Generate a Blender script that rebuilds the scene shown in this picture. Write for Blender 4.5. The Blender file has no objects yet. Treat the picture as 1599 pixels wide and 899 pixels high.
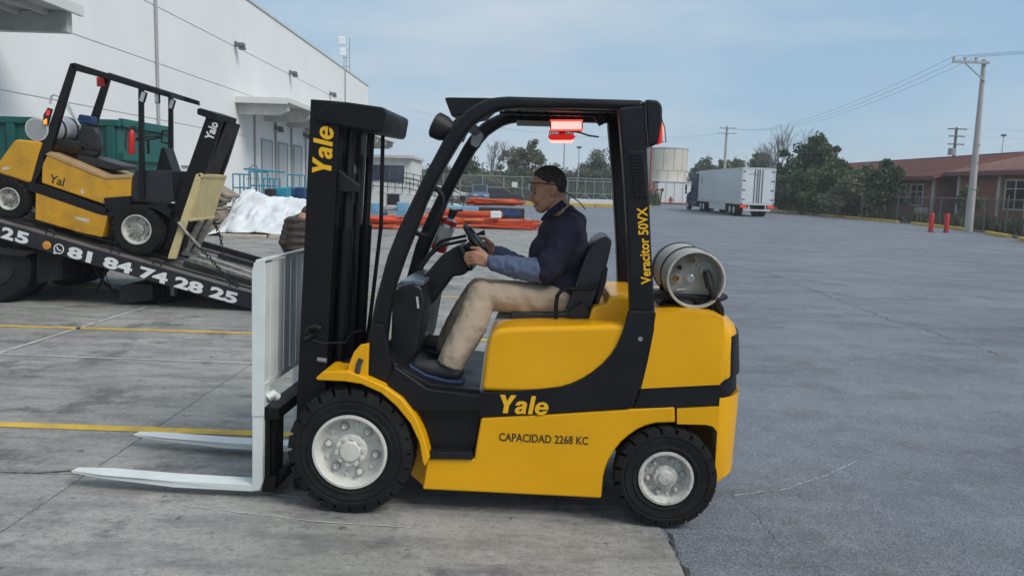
import bpy, bmesh, math, random
from mathutils import Vector, Matrix, noise

# ------------------------------------------------------------------ camera
S = bpy.context.scene
COL = S.collection
random.seed(11)
FPX, CAMH, SLOPE = 1250.0, 1.70, 0.03          # focal length in photo pixels, eye height, roll
PITCH, AZ, ROLL = math.radians(7.258), math.radians(0.558), math.atan(SLOPE)
_F = Vector((math.sin(AZ) * math.cos(PITCH), math.cos(AZ) * math.cos(PITCH), -math.sin(PITCH)))
_R0 = Vector((math.cos(AZ), -math.sin(AZ), 0)); _U0 = _R0.cross(_F)
_R = _R0 * math.cos(ROLL) + _U0 * math.sin(ROLL)
_U = _U0 * math.cos(ROLL) - _R0 * math.sin(ROLL)
cam_data = bpy.data.cameras.new('camera')
cam = bpy.data.objects.new('camera', cam_data); COL.objects.link(cam)
cam_data.sensor_width = 36.0; cam_data.lens = 36.0 * FPX / 1599.0
cam_data.clip_start = 0.05; cam_data.clip_end = 6000
mw = Matrix.Identity(4)
for i in range(3):
    mw[i][0] = _R[i]; mw[i][1] = _U[i]; mw[i][2] = -_F[i]
mw[0][3], mw[1][3], mw[2][3] = 0, 0, CAMH
cam.matrix_world = mw
S.camera = cam

# ------------------------------------------------------------------ light
SUN_EL, SUN_AZ = math.radians(47), math.radians(128)     # azimuth clockwise from +Y (camera looks +Y)
world = bpy.data.worlds.new('World'); S.world = world; world.use_nodes = True
wn, wl = world.node_tree.nodes, world.node_tree.links
wn.clear()
w_out = wn.new('ShaderNodeOutputWorld'); w_bg = wn.new('ShaderNodeBackground')
w_sky = wn.new('ShaderNodeTexSky'); w_sky.sky_type = 'NISHITA'; w_sky.sun_disc = False
w_sky.sun_elevation = SUN_EL; w_sky.sun_rotation = SUN_AZ; w_sky.air_density = 1.0; w_sky.dust_density = 0.8; w_sky.ozone_density = 2.5
w_tc = wn.new('ShaderNodeTexCoord'); w_map = wn.new('ShaderNodeMapping')
w_map.inputs['Scale'].default_value = (1.0, 1.0, 4.2); w_map.inputs['Location'].default_value = (0.35, 0.0, 0.2)
w_n1 = wn.new('ShaderNodeTexNoise'); w_n1.inputs['Scale'].default_value = 2.0; w_n1.inputs['Detail'].default_value = 6; w_n1.inputs['Roughness'].default_value = 0.52
w_rm = wn.new('ShaderNodeMapRange'); w_rm.inputs[1].default_value = 0.36; w_rm.inputs[2].default_value = 0.62; w_rm.inputs[3].default_value = 0.0; w_rm.inputs[4].default_value = 1.0
w_mix = wn.new('ShaderNodeMix'); w_mix.data_type = 'RGBA'; w_mix.inputs[7].default_value = (3.05, 3.6, 4.1, 1)
wl.new(w_tc.outputs['Generated'], w_map.inputs['Vector']); wl.new(w_map.outputs[0], w_n1.inputs['Vector'])
wl.new(w_n1.outputs['Fac'], w_rm.inputs[0]); wl.new(w_rm.outputs[0], w_mix.inputs[0])
w_b = wn.new('ShaderNodeMix'); w_b.data_type = 'RGBA'; w_b.inputs[0].default_value = 0.85; w_b.inputs[7].default_value = (1.75, 2.7, 3.65, 1)
wl.new(w_sky.outputs[0], w_b.inputs[6]); wl.new(w_b.outputs[2], w_mix.inputs[6]); wl.new(w_mix.outputs[2], w_bg.inputs['Color'])
w_bg.inputs['Strength'].default_value = 0.10
wl.new(w_bg.outputs[0], w_out.inputs[0])
sun_d = bpy.data.lights.new('sun', 'SUN'); sun_d.energy = 1.5; sun_d.angle = math.radians(28); sun_d.color = (1.0, 0.95, 0.88)
sun = bpy.data.objects.new('sun', sun_d); COL.objects.link(sun)
sdir = Vector((math.sin(SUN_AZ) * math.cos(SUN_EL), math.cos(SUN_AZ) * math.cos(SUN_EL), math.sin(SUN_EL)))
sun.rotation_euler = sdir.to_track_quat('Z', 'Y').to_euler(); sun.location = (0, 0, 30)
S.view_settings.view_transform = 'Standard'; S.view_settings.look = 'None'
S.view_settings.exposure = 0.85; S.view_settings.gamma = 1.0; S.view_settings.use_curve_mapping = False

# ------------------------------------------------------------------ photo pixel -> place
def ray(x, y): return (x - 799.5) * _R - (y - 449.5) * _U + FPX * _F
CAMO = Vector((0, 0, CAMH))
def atY(x, y, Y): r = ray(x, y); return CAMO + r * (Y / r.y)
def atX(x, y, X): r = ray(x, y); return CAMO + r * (X / r.x)
def gnd(x, y, z=0.0): r = ray(x, y); return CAMO + r * ((z - CAMH) / r.z)

# ------------------------------------------------------------------ materials
def new_mat(name):
    m = bpy.data.materials.new(name); m.use_nodes = True
    return m, m.node_tree.nodes, m.node_tree.links, m.node_tree.nodes['Principled BSDF']
def M(name, col, rough=0.6, metal=0.0, var=0.12, scale=6.0, bump=0.0, bscale=60.0, coat=0.0, dirt=0.0, dirtcol=(0.10, 0.085, 0.07), dscale=3.0, rvar=0.1, spec=0.5):
    m, n, l, b = new_mat(name)
    c = (col[0], col[1], col[2], 1)
    geo = n.new('ShaderNodeNewGeometry')
    nz = n.new('ShaderNodeTexNoise'); nz.inputs['Scale'].default_value = scale; nz.inputs['Detail'].default_value = 5
    l.new(geo.outputs['Position'], nz.inputs['Vector'])
    mr = n.new('ShaderNodeMapRange'); mr.inputs[1].default_value = 0.3; mr.inputs[2].default_value = 0.7
    mr.inputs[3].default_value = 1 - var; mr.inputs[4].default_value = 1 + var
    l.new(nz.outputs['Fac'], mr.inputs[0])
    mx = n.new('ShaderNodeMix'); mx.data_type = 'RGBA'; mx.blend_type = 'MULTIPLY'; mx.inputs[0].default_value = 1
    mx.inputs[6].default_value = c; l.new(mr.outputs[0], mx.inputs[7])
    out = mx.outputs[2]
    if dirt > 0:
        n2 = n.new('ShaderNodeTexNoise'); n2.inputs['Scale'].default_value = dscale; n2.inputs['Detail'].default_value = 9; n2.inputs['Roughness'].default_value = 0.68
        l.new(geo.outputs['Position'], n2.inputs['Vector'])
        r2 = n.new('ShaderNodeMapRange'); r2.inputs[1].default_value = 0.48; r2.inputs[2].default_value = 0.72; r2.inputs[3].default_value = 0; r2.inputs[4].default_value = dirt
        l.new(n2.outputs['Fac'], r2.inputs[0])
        m2 = n.new('ShaderNodeMix'); m2.data_type = 'RGBA'; m2.inputs[7].default_value = (*dirtcol, 1)
        l.new(r2.outputs[0], m2.inputs[0]); l.new(out, m2.inputs[6]); out = m2.outputs[2]
    l.new(out, b.inputs['Base Color'])
    rr = n.new('ShaderNodeMapRange'); rr.inputs[1].default_value = 0.3; rr.inputs[2].default_value = 0.7
    rr.inputs[3].default_value = max(0.03, rough - rvar); rr.inputs[4].default_value = min(1, rough + rvar)
    l.new(nz.outputs['Fac'], rr.inputs[0]); l.new(rr.outputs[0], b.inputs['Roughness'])
    b.inputs['Metallic'].default_value = metal; b.inputs['Specular IOR Level'].default_value = spec
    if coat: b.inputs['Coat Weight'].default_value = coat; b.inputs['Coat Roughness'].default_value = 0.12
    if bump:
        n3 = n.new('ShaderNodeTexNoise'); n3.inputs['Scale'].default_value = bscale; n3.inputs['Detail'].default_value = 4
        l.new(geo.outputs['Position'], n3.inputs['Vector'])
        bp = n.new('ShaderNodeBump'); bp.inputs['Strength'].default_value = bump; bp.inputs['Distance'].default_value = 0.01
        l.new(n3.outputs['Fac'], bp.inputs['Height']); l.new(bp.outputs[0], b.inputs['Normal'])
    return m
def glow(name, col, strength, base=(0.3, 0.02, 0.02)):
    m, n, l, b = new_mat(name)
    b.inputs['Base Color'].default_value = (*base, 1); b.inputs['Emission Color'].default_value = (*col, 1); b.inputs['Emission Strength'].default_value = strength
    return m
def glass(name, col, rough=0.06):
    m, n, l, b = new_mat(name)
    b.inputs['Base Color'].default_value = (*col, 1); b.inputs['Roughness'].default_value = rough; b.inputs['Specular IOR Level'].default_value = 0.8
    return m
def leafmat(name, c1, c2, trans=0.25):
    m, n, l, b = new_mat(name)
    geo = n.new('ShaderNodeNewGeometry')
    nz = n.new('ShaderNodeTexNoise'); nz.inputs['Scale'].default_value = 0.7; nz.inputs['Detail'].default_value = 2
    l.new(geo.outputs['Position'], nz.inputs['Vector'])
    ad = n.new('ShaderNodeMath'); ad.operation = 'ADD'; l.new(geo.outputs['Random Per Island'], ad.inputs[0]); l.new(nz.outputs['Fac'], ad.inputs[1])
    mr = n.new('ShaderNodeMapRange'); mr.inputs[1].default_value = 0.5; mr.inputs[2].default_value = 1.4; l.new(ad.outputs[0], mr.inputs[0])
    mx = n.new('ShaderNodeMix'); mx.data_type = 'RGBA'; mx.inputs[6].default_value = (*c1, 1); mx.inputs[7].default_value = (*c2, 1)
    l.new(mr.outputs[0], mx.inputs[0]); l.new(mx.outputs[2], b.inputs['Base Color']); b.inputs['Roughness'].default_value = 0.6
    tr = n.new('ShaderNodeBsdfTranslucent'); l.new(mx.outputs[2], tr.inputs['Color'])
    ms = n.new('ShaderNodeMixShader'); ms.inputs[0].default_value = trans
    out = n['Material Output']; l.new(b.outputs[0], ms.inputs[1]); l.new(tr.outputs[0], ms.inputs[2]); l.new(ms.outputs[0], out.inputs[0])
    return m
def meshmat(name, col, cover, cell):
    """see-through woven wire: diagonal strands"""
    m, n, l, b = new_mat(name)
    b.inputs['Base Color'].default_value = (*col, 1); b.inputs['Roughness'].default_value = 0.5; b.inputs['Metallic'].default_value = 0.4
    tc = n.new('ShaderNodeTexCoord'); sp = n.new('ShaderNodeSeparateXYZ'); l.new(tc.outputs['Object'], sp.inputs[0])
    xy = n.new('ShaderNodeMath'); xy.operation = 'ADD'; l.new(sp.outputs[0], xy.inputs[0]); l.new(sp.outputs[1], xy.inputs[1])
    fr = []
    for sgn in ('ADD', 'SUBTRACT'):
        a = n.new('ShaderNodeMath'); a.operation = sgn; l.new(xy.outputs[0], a.inputs[0]); l.new(sp.outputs[2], a.inputs[1])
        d = n.new('ShaderNodeMath'); d.operation = 'DIVIDE'; d.inputs[1].default_value = cell; l.new(a.outputs[0], d.inputs[0])
        f = n.new('ShaderNodeMath'); f.operation = 'FRACT'; l.new(d.outputs[0], f.inputs[0])
        c = n.new('ShaderNodeMath'); c.operation = 'LESS_THAN'; c.inputs[1].default_value = cover; l.new(f.outputs[0], c.inputs[0]); fr.append(c)
    mxm = n.new('ShaderNodeMath'); mxm.operation = 'MAXIMUM'; l.new(fr[0].outputs[0], mxm.inputs[0]); l.new(fr[1].outputs[0], mxm.inputs[1])
    tr = n.new('ShaderNodeBsdfTransparent'); ms = n.new('ShaderNodeMixShader')
    l.new(mxm.outputs[0], ms.inputs[0]); l.new(tr.outputs[0], ms.inputs[1]); l.new(b.outputs[0], ms.inputs[2]); l.new(ms.outputs[0], n['Material Output'].inputs[0])
    return m

def concrete_mat():
    m, n, l, b = new_mat('concrete')
    geo = n.new('ShaderNodeNewGeometry'); oi = n.new('ShaderNodeObjectInfo')
    def nz(sc, det=6, ro=0.6, vec=None):
        t = n.new('ShaderNodeTexNoise'); t.inputs['Scale'].default_value = sc; t.inputs['Detail'].default_value = det; t.inputs['Roughness'].default_value = ro
        l.new(vec or geo.outputs['Position'], t.inputs['Vector']); return t.outputs['Fac']
    def mr(i, a, b_, c, d):
        t = n.new('ShaderNodeMapRange'); t.inputs[1].default_value = a; t.inputs[2].default_value = b_; t.inputs[3].default_value = c; t.inputs[4].default_value = d
        l.new(i, t.inputs[0]); return t.outputs[0]
    def mix(f, a, b_, mode='MIX'):
        t = n.new('ShaderNodeMix'); t.data_type = 'RGBA'; t.blend_type = mode
        for k, v in ((0, f), (6, a), (7, b_)):
            if hasattr(v, 'is_linked') or hasattr(v, 'links'): l.new(v, t.inputs[k])
            else: t.inputs[k].default_value = v if not isinstance(v, tuple) else (*v, 1)
        return t.outputs[2]
    mp = n.new('ShaderNodeMapping'); mp.inputs['Scale'].default_value = (0.45, 1.6, 1); l.new(geo.outputs['Position'], mp.inputs['Vector'])
    col = mix(mr(nz(0.9), 0.35, 0.65, 0, 1), (0.285, 0.277, 0.255), (0.44, 0.428, 0.395))
    col = mix(mr(nz(3.2, 8, 0.72, mp.outputs[0]), 0.44, 0.66, 0, 0.8), col, (0.14, 0.138, 0.14))      # tyre scuff, long marks
    col = mix(mr(nz(1.4, 9, 0.7), 0.54, 0.61, 0, 0.72), col, (0.10, 0.098, 0.10))                        # oil stains
    col = mix(mr(nz(11, 4, 0.5), 0.66, 0.72, 0, 0.8), col, (0.06, 0.058, 0.06))                           # drips
    col = mix(mr(nz(7, 8, 0.8), 0.50, 0.72, 0, 0.75), col, (0.47, 0.46, 0.43))
    col = mix(mr(nz(26, 6, 0.75), 0.50, 0.66, 0, 0.55), col, (0.12, 0.118, 0.115))                            # worn pale
    col = mix(mr(nz(120, 3, 0.6), 0.3, 0.7, 0.0, 1.0), mix(0.45, col, (0.03, 0.03, 0.03)), col)           # grit
    tint = mr(oi.outputs['Random'], 0, 1, 0.92, 1.06)
    col = mix(1.0, col, tint, 'MULTIPLY')
    l.new(col, b.inputs['Base Color'])
    l.new(mr(nz(2.2), 0.3, 0.7, 0.55, 0.85), b.inputs['Roughness'])
    bp = n.new('ShaderNodeBump'); bp.inputs['Strength'].default_value = 0.35; bp.inputs['Distance'].default_value = 0.006
    l.new(nz(45, 8, 0.7), bp.inputs['Height']); l.new(bp.outputs[0], b.inputs['Normal'])
    return m
def asphalt_mat():
    m, n, l, b = new_mat('asphalt')
    geo = n.new('ShaderNodeNewGeometry')
    def nz(sc, det=6, ro=0.6, vec=None):
        t = n.new('ShaderNodeTexNoise'); t.inputs['Scale'].default_value = sc; t.inputs['Detail'].default_value = det; t.inputs['Roughness'].default_value = ro
        l.new(vec or geo.outputs['Position'], t.inputs['Vector']); return t.outputs['Fac']
    def mr(i, a, b_, c, d):
        t = n.new('ShaderNodeMapRange'); t.inputs[1].default_value = a; t.inputs[2].default_value = b_; t.inputs[3].default_value = c; t.inputs[4].default_value = d
        l.new(i, t.inputs[0]); return t.outputs[0]
    def mix(f, a, b_):
        t = n.new('ShaderNodeMix'); t.data_type = 'RGBA'
        for k, v in ((0, f), (6, a), (7, b_)):
            if hasattr(v, 'links'): l.new(v, t.inputs[k])
            else: t.inputs[k].default_value = v if not isinstance(v, tuple) else (*v, 1)
        return t.outputs[2]
    col = mix(mr(nz(0.35), 0.35, 0.65, 0, 1), (0.140, 0.158, 0.188), (0.195, 0.215, 0.247))
    mp = n.new('ShaderNodeMapping'); mp.inputs['Rotation'].default_value = (0, 0, -0.5); mp.inputs['Scale'].default_value = (0.5, 1.9, 1); l.new(geo.outputs['Position'], mp.inputs['Vector'])
    col = mix(mr(nz(0.8, 9, 0.68, mp.outputs[0]), 0.47, 0.68, 0, 0.8), col, (0.085, 0.09, 0.105))
    col = mix(mr(nz(0.9, 7, 0.7), 0.52, 0.66, 0, 0.72), col, (0.078, 0.070, 0.074))
    col = mix(mr(nz(2.6, 10, 0.72), 0.50, 0.68, 0, 0.38), col, (0.085, 0.09, 0.10))
    col = mix(mr(nz(0.16, 4, 0.6), 0.38, 0.62, 0, 0.22), col, (0.26, 0.275, 0.30))
    col = mix(mr(nz(5.5, 8, 0.75), 0.52, 0.70, 0, 0.55), col, (0.27, 0.28, 0.30))
    gr = nz(110, 4, 0.7)
    col = mix(mr(gr, 0.35, 0.52, 0.85, 0.0), col, (0.035, 0.038, 0.045))
    col = mix(mr(gr, 0.56, 0.70, 0.0, 0.8), col, (0.36, 0.37, 0.39))
    l.new(col, b.inputs['Base Color']); l.new(mr(nz(1.3), 0.3, 0.7, 0.55, 0.8), b.inputs['Roughness'])
    bp = n.new('ShaderNodeBump'); bp.inputs['Strength'].default_value = 0.5; bp.inputs['Distance'].default_value = 0.006
    l.new(gr, bp.inputs['Height']); l.new(bp.outputs[0], b.inputs['Normal'])
    return m
def stripe_cloth():
    m, n, l, b = new_mat('striped_shirt')
    geo = n.new('ShaderNodeTexCoord'); w = n.new('ShaderNodeTexWave'); w.bands_direction = 'Z'; w.inputs['Scale'].default_value = 52; w.inputs['Distortion'].default_value = 2.0; w.inputs['Detail'].default_value = 1
    l.new(geo.outputs['Object'], w.inputs['Vector'])
    mx = n.new('ShaderNodeMix'); mx.data_type = 'RGBA'; mx.inputs[6].default_value = (0.06, 0.08, 0.15, 1); mx.inputs[7].default_value = (0.12, 0.15, 0.245, 1)
    l.new(w.outputs['Fac'], mx.inputs[0]); l.new(mx.outputs[2], b.inputs['Base Color']); b.inputs['Roughness'].default_value = 0.85
    return m

MT = dict(
    concrete=concrete_mat(), asphalt=asphalt_mat(),
    yellow=M('yellow_paint', (0.74, 0.36, 0.0), 0.30, 0, 0.05, 2.5, 0, 60, 0.15, 0.14, (0.26, 0.14, 0.02), 5, spec=0.35),
    black=M('black_paint', (0.0045, 0.005, 0.0068), 0.45, 0, 0.2, 5, 0.0, 300, 0, 0.06, (0.04, 0.038, 0.036), 5, spec=0.32),
    mblack=M('mast_black', (0.0035, 0.0038, 0.005), 0.5, 0, 0.2, 5, 0.0, 60, 0, 0.10, (0.03, 0.028, 0.027), 6, spec=0.28),
    plastic=M('black_plastic', (0.008, 0.008, 0.0095), 0.5, 0, 0.15, 8, 0.12, 400, spec=0.38),
    rubber=M('rubber', (0.0085, 0.0085, 0.009), 0.8, 0, 0.25, 9, 0.15, 120, 0, 0.28, (0.055, 0.053, 0.05), 7, spec=0.25),
    white=M('white_paint', (0.64, 0.67, 0.66), 0.5, 0, 0.05, 5, 0.03, 80, 0, 0.12, (0.30, 0.30, 0.29), 9),
    rim=M('rim_white', (0.58, 0.57, 0.52), 0.55, 0, 0.06, 12, 0.1, 60, 0, 0.35, (0.25, 0.24, 0.21), 55),
    rimold=M('rim_worn', (0.50, 0.49, 0.45), 0.6, 0, 0.2, 12, 0.1, 60, 0, 0.8, (0.14, 0.13, 0.115), 50),
    letter=M('yellow_lettering', (0.78, 0.42, 0.005), 0.5, 0, 0.03),
    letterdark=M('dark_lettering', (0.035, 0.022, 0.012), 0.6, 0, 0.03),
    letterwhite=M('white_lettering', (0.68, 0.70, 0.70), 0.55, 0, 0.06, 20, 0, 60, 0, 0.25, (0.3, 0.3, 0.3), 10),
    seat=M('seat_vinyl', (0.016, 0.016, 0.019), 0.42, 0, 0.15, 10, 0.15, 200),
    grey=M('grey_metal', (0.28, 0.28, 0.28), 0.45, 0.4, 0.12, 10),
    tank=M('tank_paint', (0.44, 0.43, 0.39), 0.5, 0.15, 0.1, 8, 0.05, 90, 0, 0.4, (0.22, 0.19, 0.15), 12),
    tankend=M('tank_end_paint', (0.30, 0.31, 0.28), 0.6, 0.1, 0.12, 10, 0.05, 90, 0, 0.3, (0.16, 0.14, 0.11), 14),
    brass=M('brass', (0.24, 0.14, 0.05), 0.55, 0.5, 0.2),
    chrome=M('chrome', (0.5, 0.5, 0.5), 0.32, 0.9, 0.05),
    red=M('red_paint', (0.45, 0.015, 0.015), 0.4, 0, 0.12),
    redlight=glow('red_lamp', (1.0, 0.04, 0.03), 1.6), redlens=glow('red_lens', (1.0, 0.03, 0.02), 0.28),
    whitehot=glow('red_lamp_core', (1.0, 0.30, 0.26), 1.25, (0.6, 0.3, 0.3)), amber=glow('amber_lens', (1.0, 0.25, 0.02), 0.9, (0.5, 0.12, 0.01)),
    mirror=M('mirror_glass', (0.42, 0.46, 0.47), 0.12, 0.3, 0.03),
    plate=M('floor_plate', (0.14, 0.165, 0.21), 0.3, 0.5, 0.2, 25, 0.3, 90),
    skin=M('skin', (0.40, 0.195, 0.12), 0.5, 0, 0.10, 25, 0.08, 120),
    hair=M('hair', (0.045, 0.036, 0.031), 0.8, 0, 0.45, 90, 0.8, 220, 0, 0.55, (0.11, 0.085, 0.07), 30, spec=0.25),
    shirt=M('navy_cloth', (0.0095, 0.0105, 0.028), 0.88, 0, 0.2, 7, 1.0, 14),
    stripe=stripe_cloth(),
    khaki=M('khaki_cloth', (0.34, 0.265, 0.195), 0.9, 0, 0.08, 8, 1.0, 13),
    shoe=M('shoe_leather', (0.02, 0.02, 0.022), 0.55, 0, 0.2), shoesole=M('blue_sole', (0.014, 0.028, 0.085), 0.6),
    lens=M('clear_plastic', (0.5, 0.5, 0.5), 0.15, 0, 0.02),
    yellow2=M('old_yellow_paint', (0.56, 0.285, 0.012), 0.45, 0, 0.10, 3, 0.03, 60, 0.1, 0.55, (0.20, 0.10, 0.022), 4.5),
    cream=M('cream_paint', (0.56, 0.46, 0.235), 0.5, 0, 0.08, 5, 0.03, 60, 0, 0.25, (0.3, 0.22, 0.1), 7),
    beige=M('beige_deck', (0.42, 0.27, 0.13), 0.55, 0, 0.15, 6, 0.03, 60, 0, 0.3, (0.15, 0.10, 0.06), 6),
    silver=M('worn_steel', (0.36, 0.34, 0.31), 0.45, 0.6, 0.3, 12, 0.2, 60, 0, 0.7, (0.10, 0.08, 0.065), 10),
    deck=M('bed_deck_steel', (0.125, 0.115, 0.11), 0.6, 0.2, 0.25, 4, 0.2, 50, 0, 0.7, (0.055, 0.045, 0.04), 3.5),
    navy=M('truck_black', (0.008, 0.009, 0.015), 0.5, 0, 0.2, 5, 0, 60, 0, 0.2, (0.05, 0.05, 0.05), 4),
    darkframe=M('dark_frame', (0.010, 0.010, 0.010), 0.75, 0, 0.3, 6, 0.1, 60, 0, 0.3, (0.06, 0.055, 0.05), 5),
    green=M('green_container', (0.006, 0.095, 0.082), 0.5, 0, 0.12, 2, 0.03, 40, 0, 0.4, (0.02, 0.05, 0.045), 3),
    wall=M('white_wall', (0.755, 0.76, 0.75), 0.8, 0, 0.03, 0.4, 0.04, 30, 0, 0.10, (0.45, 0.45, 0.44), 0.6),
    door=M('grey_door', (0.50, 0.51, 0.52), 0.6, 0, 0.06, 3, 0, 60, 0, 0.2, (0.3, 0.3, 0.3), 2),
    conc2=M('canopy_concrete', (0.50, 0.50, 0.47), 0.85, 0, 0.1, 2, 0.1, 30, 0, 0.4, (0.24, 0.23, 0.21), 1.8),
    pipe=M('conduit', (0.34, 0.345, 0.35), 0.6, 0.2, 0.1),
    lamp=M('wall_lamp', (0.16, 0.16, 0.16), 0.5, 0.3, 0.1),
    cyan=M('cyan_paint', (0.02, 0.24, 0.35), 0.5, 0, 0.15, 5, 0, 60, 0, 0.2, (0.1, 0.12, 0.12), 5),
    bluebox=M('blue_plastic', (0.012, 0.05, 0.14), 0.5, 0, 0.2), lightblue=M('pale_blue', (0.16, 0.36, 0.52), 0.5, 0, 0.15),
    tarp=M('white_tarp', (0.66, 0.69, 0.71), 0.5, 0, 0.10, 1.5, 0.6, 9, 0, 0.3, (0.42, 0.43, 0.42), 1.6),
    card=M('cardboard', (0.26, 0.215, 0.165), 0.9, 0, 0.3, 3, 0.1, 30, 0, 0.4, (0.14, 0.12, 0.10), 3),
    wood=M('pale_wood', (0.48, 0.43, 0.34), 0.8, 0, 0.15, 5),
    jacket=M('brown_jacket', (0.06, 0.048, 0.04), 0.7, 0, 0.15, 8), jeans=M('dark_trousers', (0.02, 0.022, 0.03), 0.9),
    orange=M('orange_beam', (0.56, 0.058, 0.012), 0.5, 0, 0.15, 1.2, 0, 60, 0, 0.3, (0.30, 0.09, 0.05), 2.2),
    orange2=M('faded_orange_beam', (0.60, 0.145, 0.05), 0.55, 0, 0.15, 1.2, 0, 60, 0, 0.3, (0.30, 0.12, 0.07), 2.2),
    winblue=glass('blue_glass', (0.012, 0.035, 0.075), 0.08), winblack=glass('dark_glass', (0.012, 0.014, 0.017), 0.08),
    offwhite=M('off_white_wall', (0.62, 0.62, 0.60), 0.8, 0, 0.05, 1, 0, 60, 0, 0.2, (0.4, 0.4, 0.38), 1),
    rail=M('black_rail', (0.02, 0.02, 0.02), 0.6), galv=M('galvanised', (0.36, 0.38, 0.37), 0.5, 0.4, 0.1), galvdark=M('old_galvanised', (0.13, 0.13, 0.12), 0.7, 0.2, 0.2),
    greenrail=M('green_fence_metal', (0.20, 0.255, 0.24), 0.5, 0.2, 0.1),
    tanksilo=M('silo_beige', (0.52, 0.485, 0.42), 0.7, 0, 0.06, 0.6, 0, 60, 0, 0.25, (0.36, 0.32, 0.27), 0.8),
    shed=M('shed_white', (0.70, 0.71, 0.71), 0.6, 0, 0.04), redpipe=M('red_pipe', (0.28, 0.035, 0.03), 0.5),
    trailer=M('trailer_white', (0.60, 0.645, 0.67), 0.4, 0, 0.04, 0.8, 0, 60, 0.1, 0.10, (0.4, 0.4, 0.4), 1),
    blue=M('cab_blue', (0.006, 0.012, 0.10), 0.3, 0, 0.1, 2, 0, 60, 0.5), alu=M('aluminium', (0.58, 0.59, 0.60), 0.4, 0.25, 0.08),
    curb=M('yellow_kerb', (0.50, 0.33, 0.06), 0.85, 0, 0.2, 3, 0.1, 30, 0, 0.5, (0.30, 0.24, 0.13), 2),
    linepaint=M('yellow_line', (0.56, 0.36, 0.045), 0.75, 0, 0.18, 6, 0, 60, 0, 0.55, (0.30, 0.25, 0.16), 7),
    whiteline=M('white_line', (0.42, 0.41, 0.39), 0.8, 0, 0.2, 8, 0, 60, 0, 0.7, (0.24, 0.235, 0.23), 5),
    scratch=M('pale_scratch', (0.50, 0.50, 0.48), 0.8, 0, 0.2, 9, 0, 60, 0, 0.8, (0.26, 0.26, 0.26), 20),
    crack=M('crack_filler', (0.045, 0.045, 0.048), 0.95, 0, 0.3, 20),
    pole=M('concrete_pole', (0.40, 0.385, 0.36), 0.85, 0, 0.1, 2, 0.1, 20, 0, 0.3, (0.24, 0.22, 0.2), 2),
    wood2=M('pole_wood', (0.15, 0.13, 0.11), 0.9), wire=M('wire', (0.13, 0.14, 0.155), 0.6),
    brick=M('brick_wall', (0.27, 0.115, 0.08), 0.9, 0, 0.22, 2.5, 0.1, 14, 0, 0.3, (0.13, 0.06, 0.045), 3),
    rooft=M('roof_tiles', (0.44, 0.21, 0.17), 0.8, 0, 0.12, 1.5, 0, 60, 0, 0.4, (0.15, 0.075, 0.065), 1.2),
    rooft2=M('pale_roof_tiles', (0.50, 0.31, 0.255), 0.8, 0, 0.12, 1.5, 0, 60, 0, 0.3, (0.22, 0.11, 0.09), 1.2),
    fascia=M('roof_fascia', (0.17, 0.065, 0.055), 0.7), trim=M('pale_trim', (0.50, 0.48, 0.44), 0.7),
    bark=M('bark', (0.085, 0.07, 0.058), 0.95, 0, 0.25, 6, 0.3, 20), bark2=M('dry_branch', (0.14, 0.125, 0.115), 0.95),
    leaf=leafmat('leaf_mid', (0.045, 0.075, 0.026), (0.115, 0.15, 0.05)), leafdark=leafmat('leaf_dark', (0.030, 0.056, 0.024), (0.085, 0.125, 0.045)),
    leafgrey=leafmat('leaf_grey_green', (0.075, 0.09, 0.058), (0.155, 0.17, 0.105)), leafdry=leafmat('leaf_olive', (0.07, 0.082, 0.032), (0.155, 0.16, 0.065)),
    soil=M('soil', (0.075, 0.07, 0.05), 1.0, 0, 0.3, 1.2, 0.2, 10), grass=leafmat('grass', (0.035, 0.05, 0.018), (0.09, 0.10, 0.04)),
    chain=meshmat('chain_link', (0.30, 0.32, 0.31), 0.10, 0.16), chain2=meshmat('chain_link_dark', (0.05, 0.055, 0.05), 0.16, 0.13), gatemesh=meshmat('gate_mesh', (0.16, 0.20, 0.18), 0.22, 0.12),
    carblue=M('car_blue_grey', (0.12, 0.18, 0.28), 0.3, 0.2, 0.05), carwhite=M('car_white', (0.6, 0.61, 0.62), 0.3), cardark=M('car_dark', (0.03, 0.03, 0.035), 0.3),
)

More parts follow.
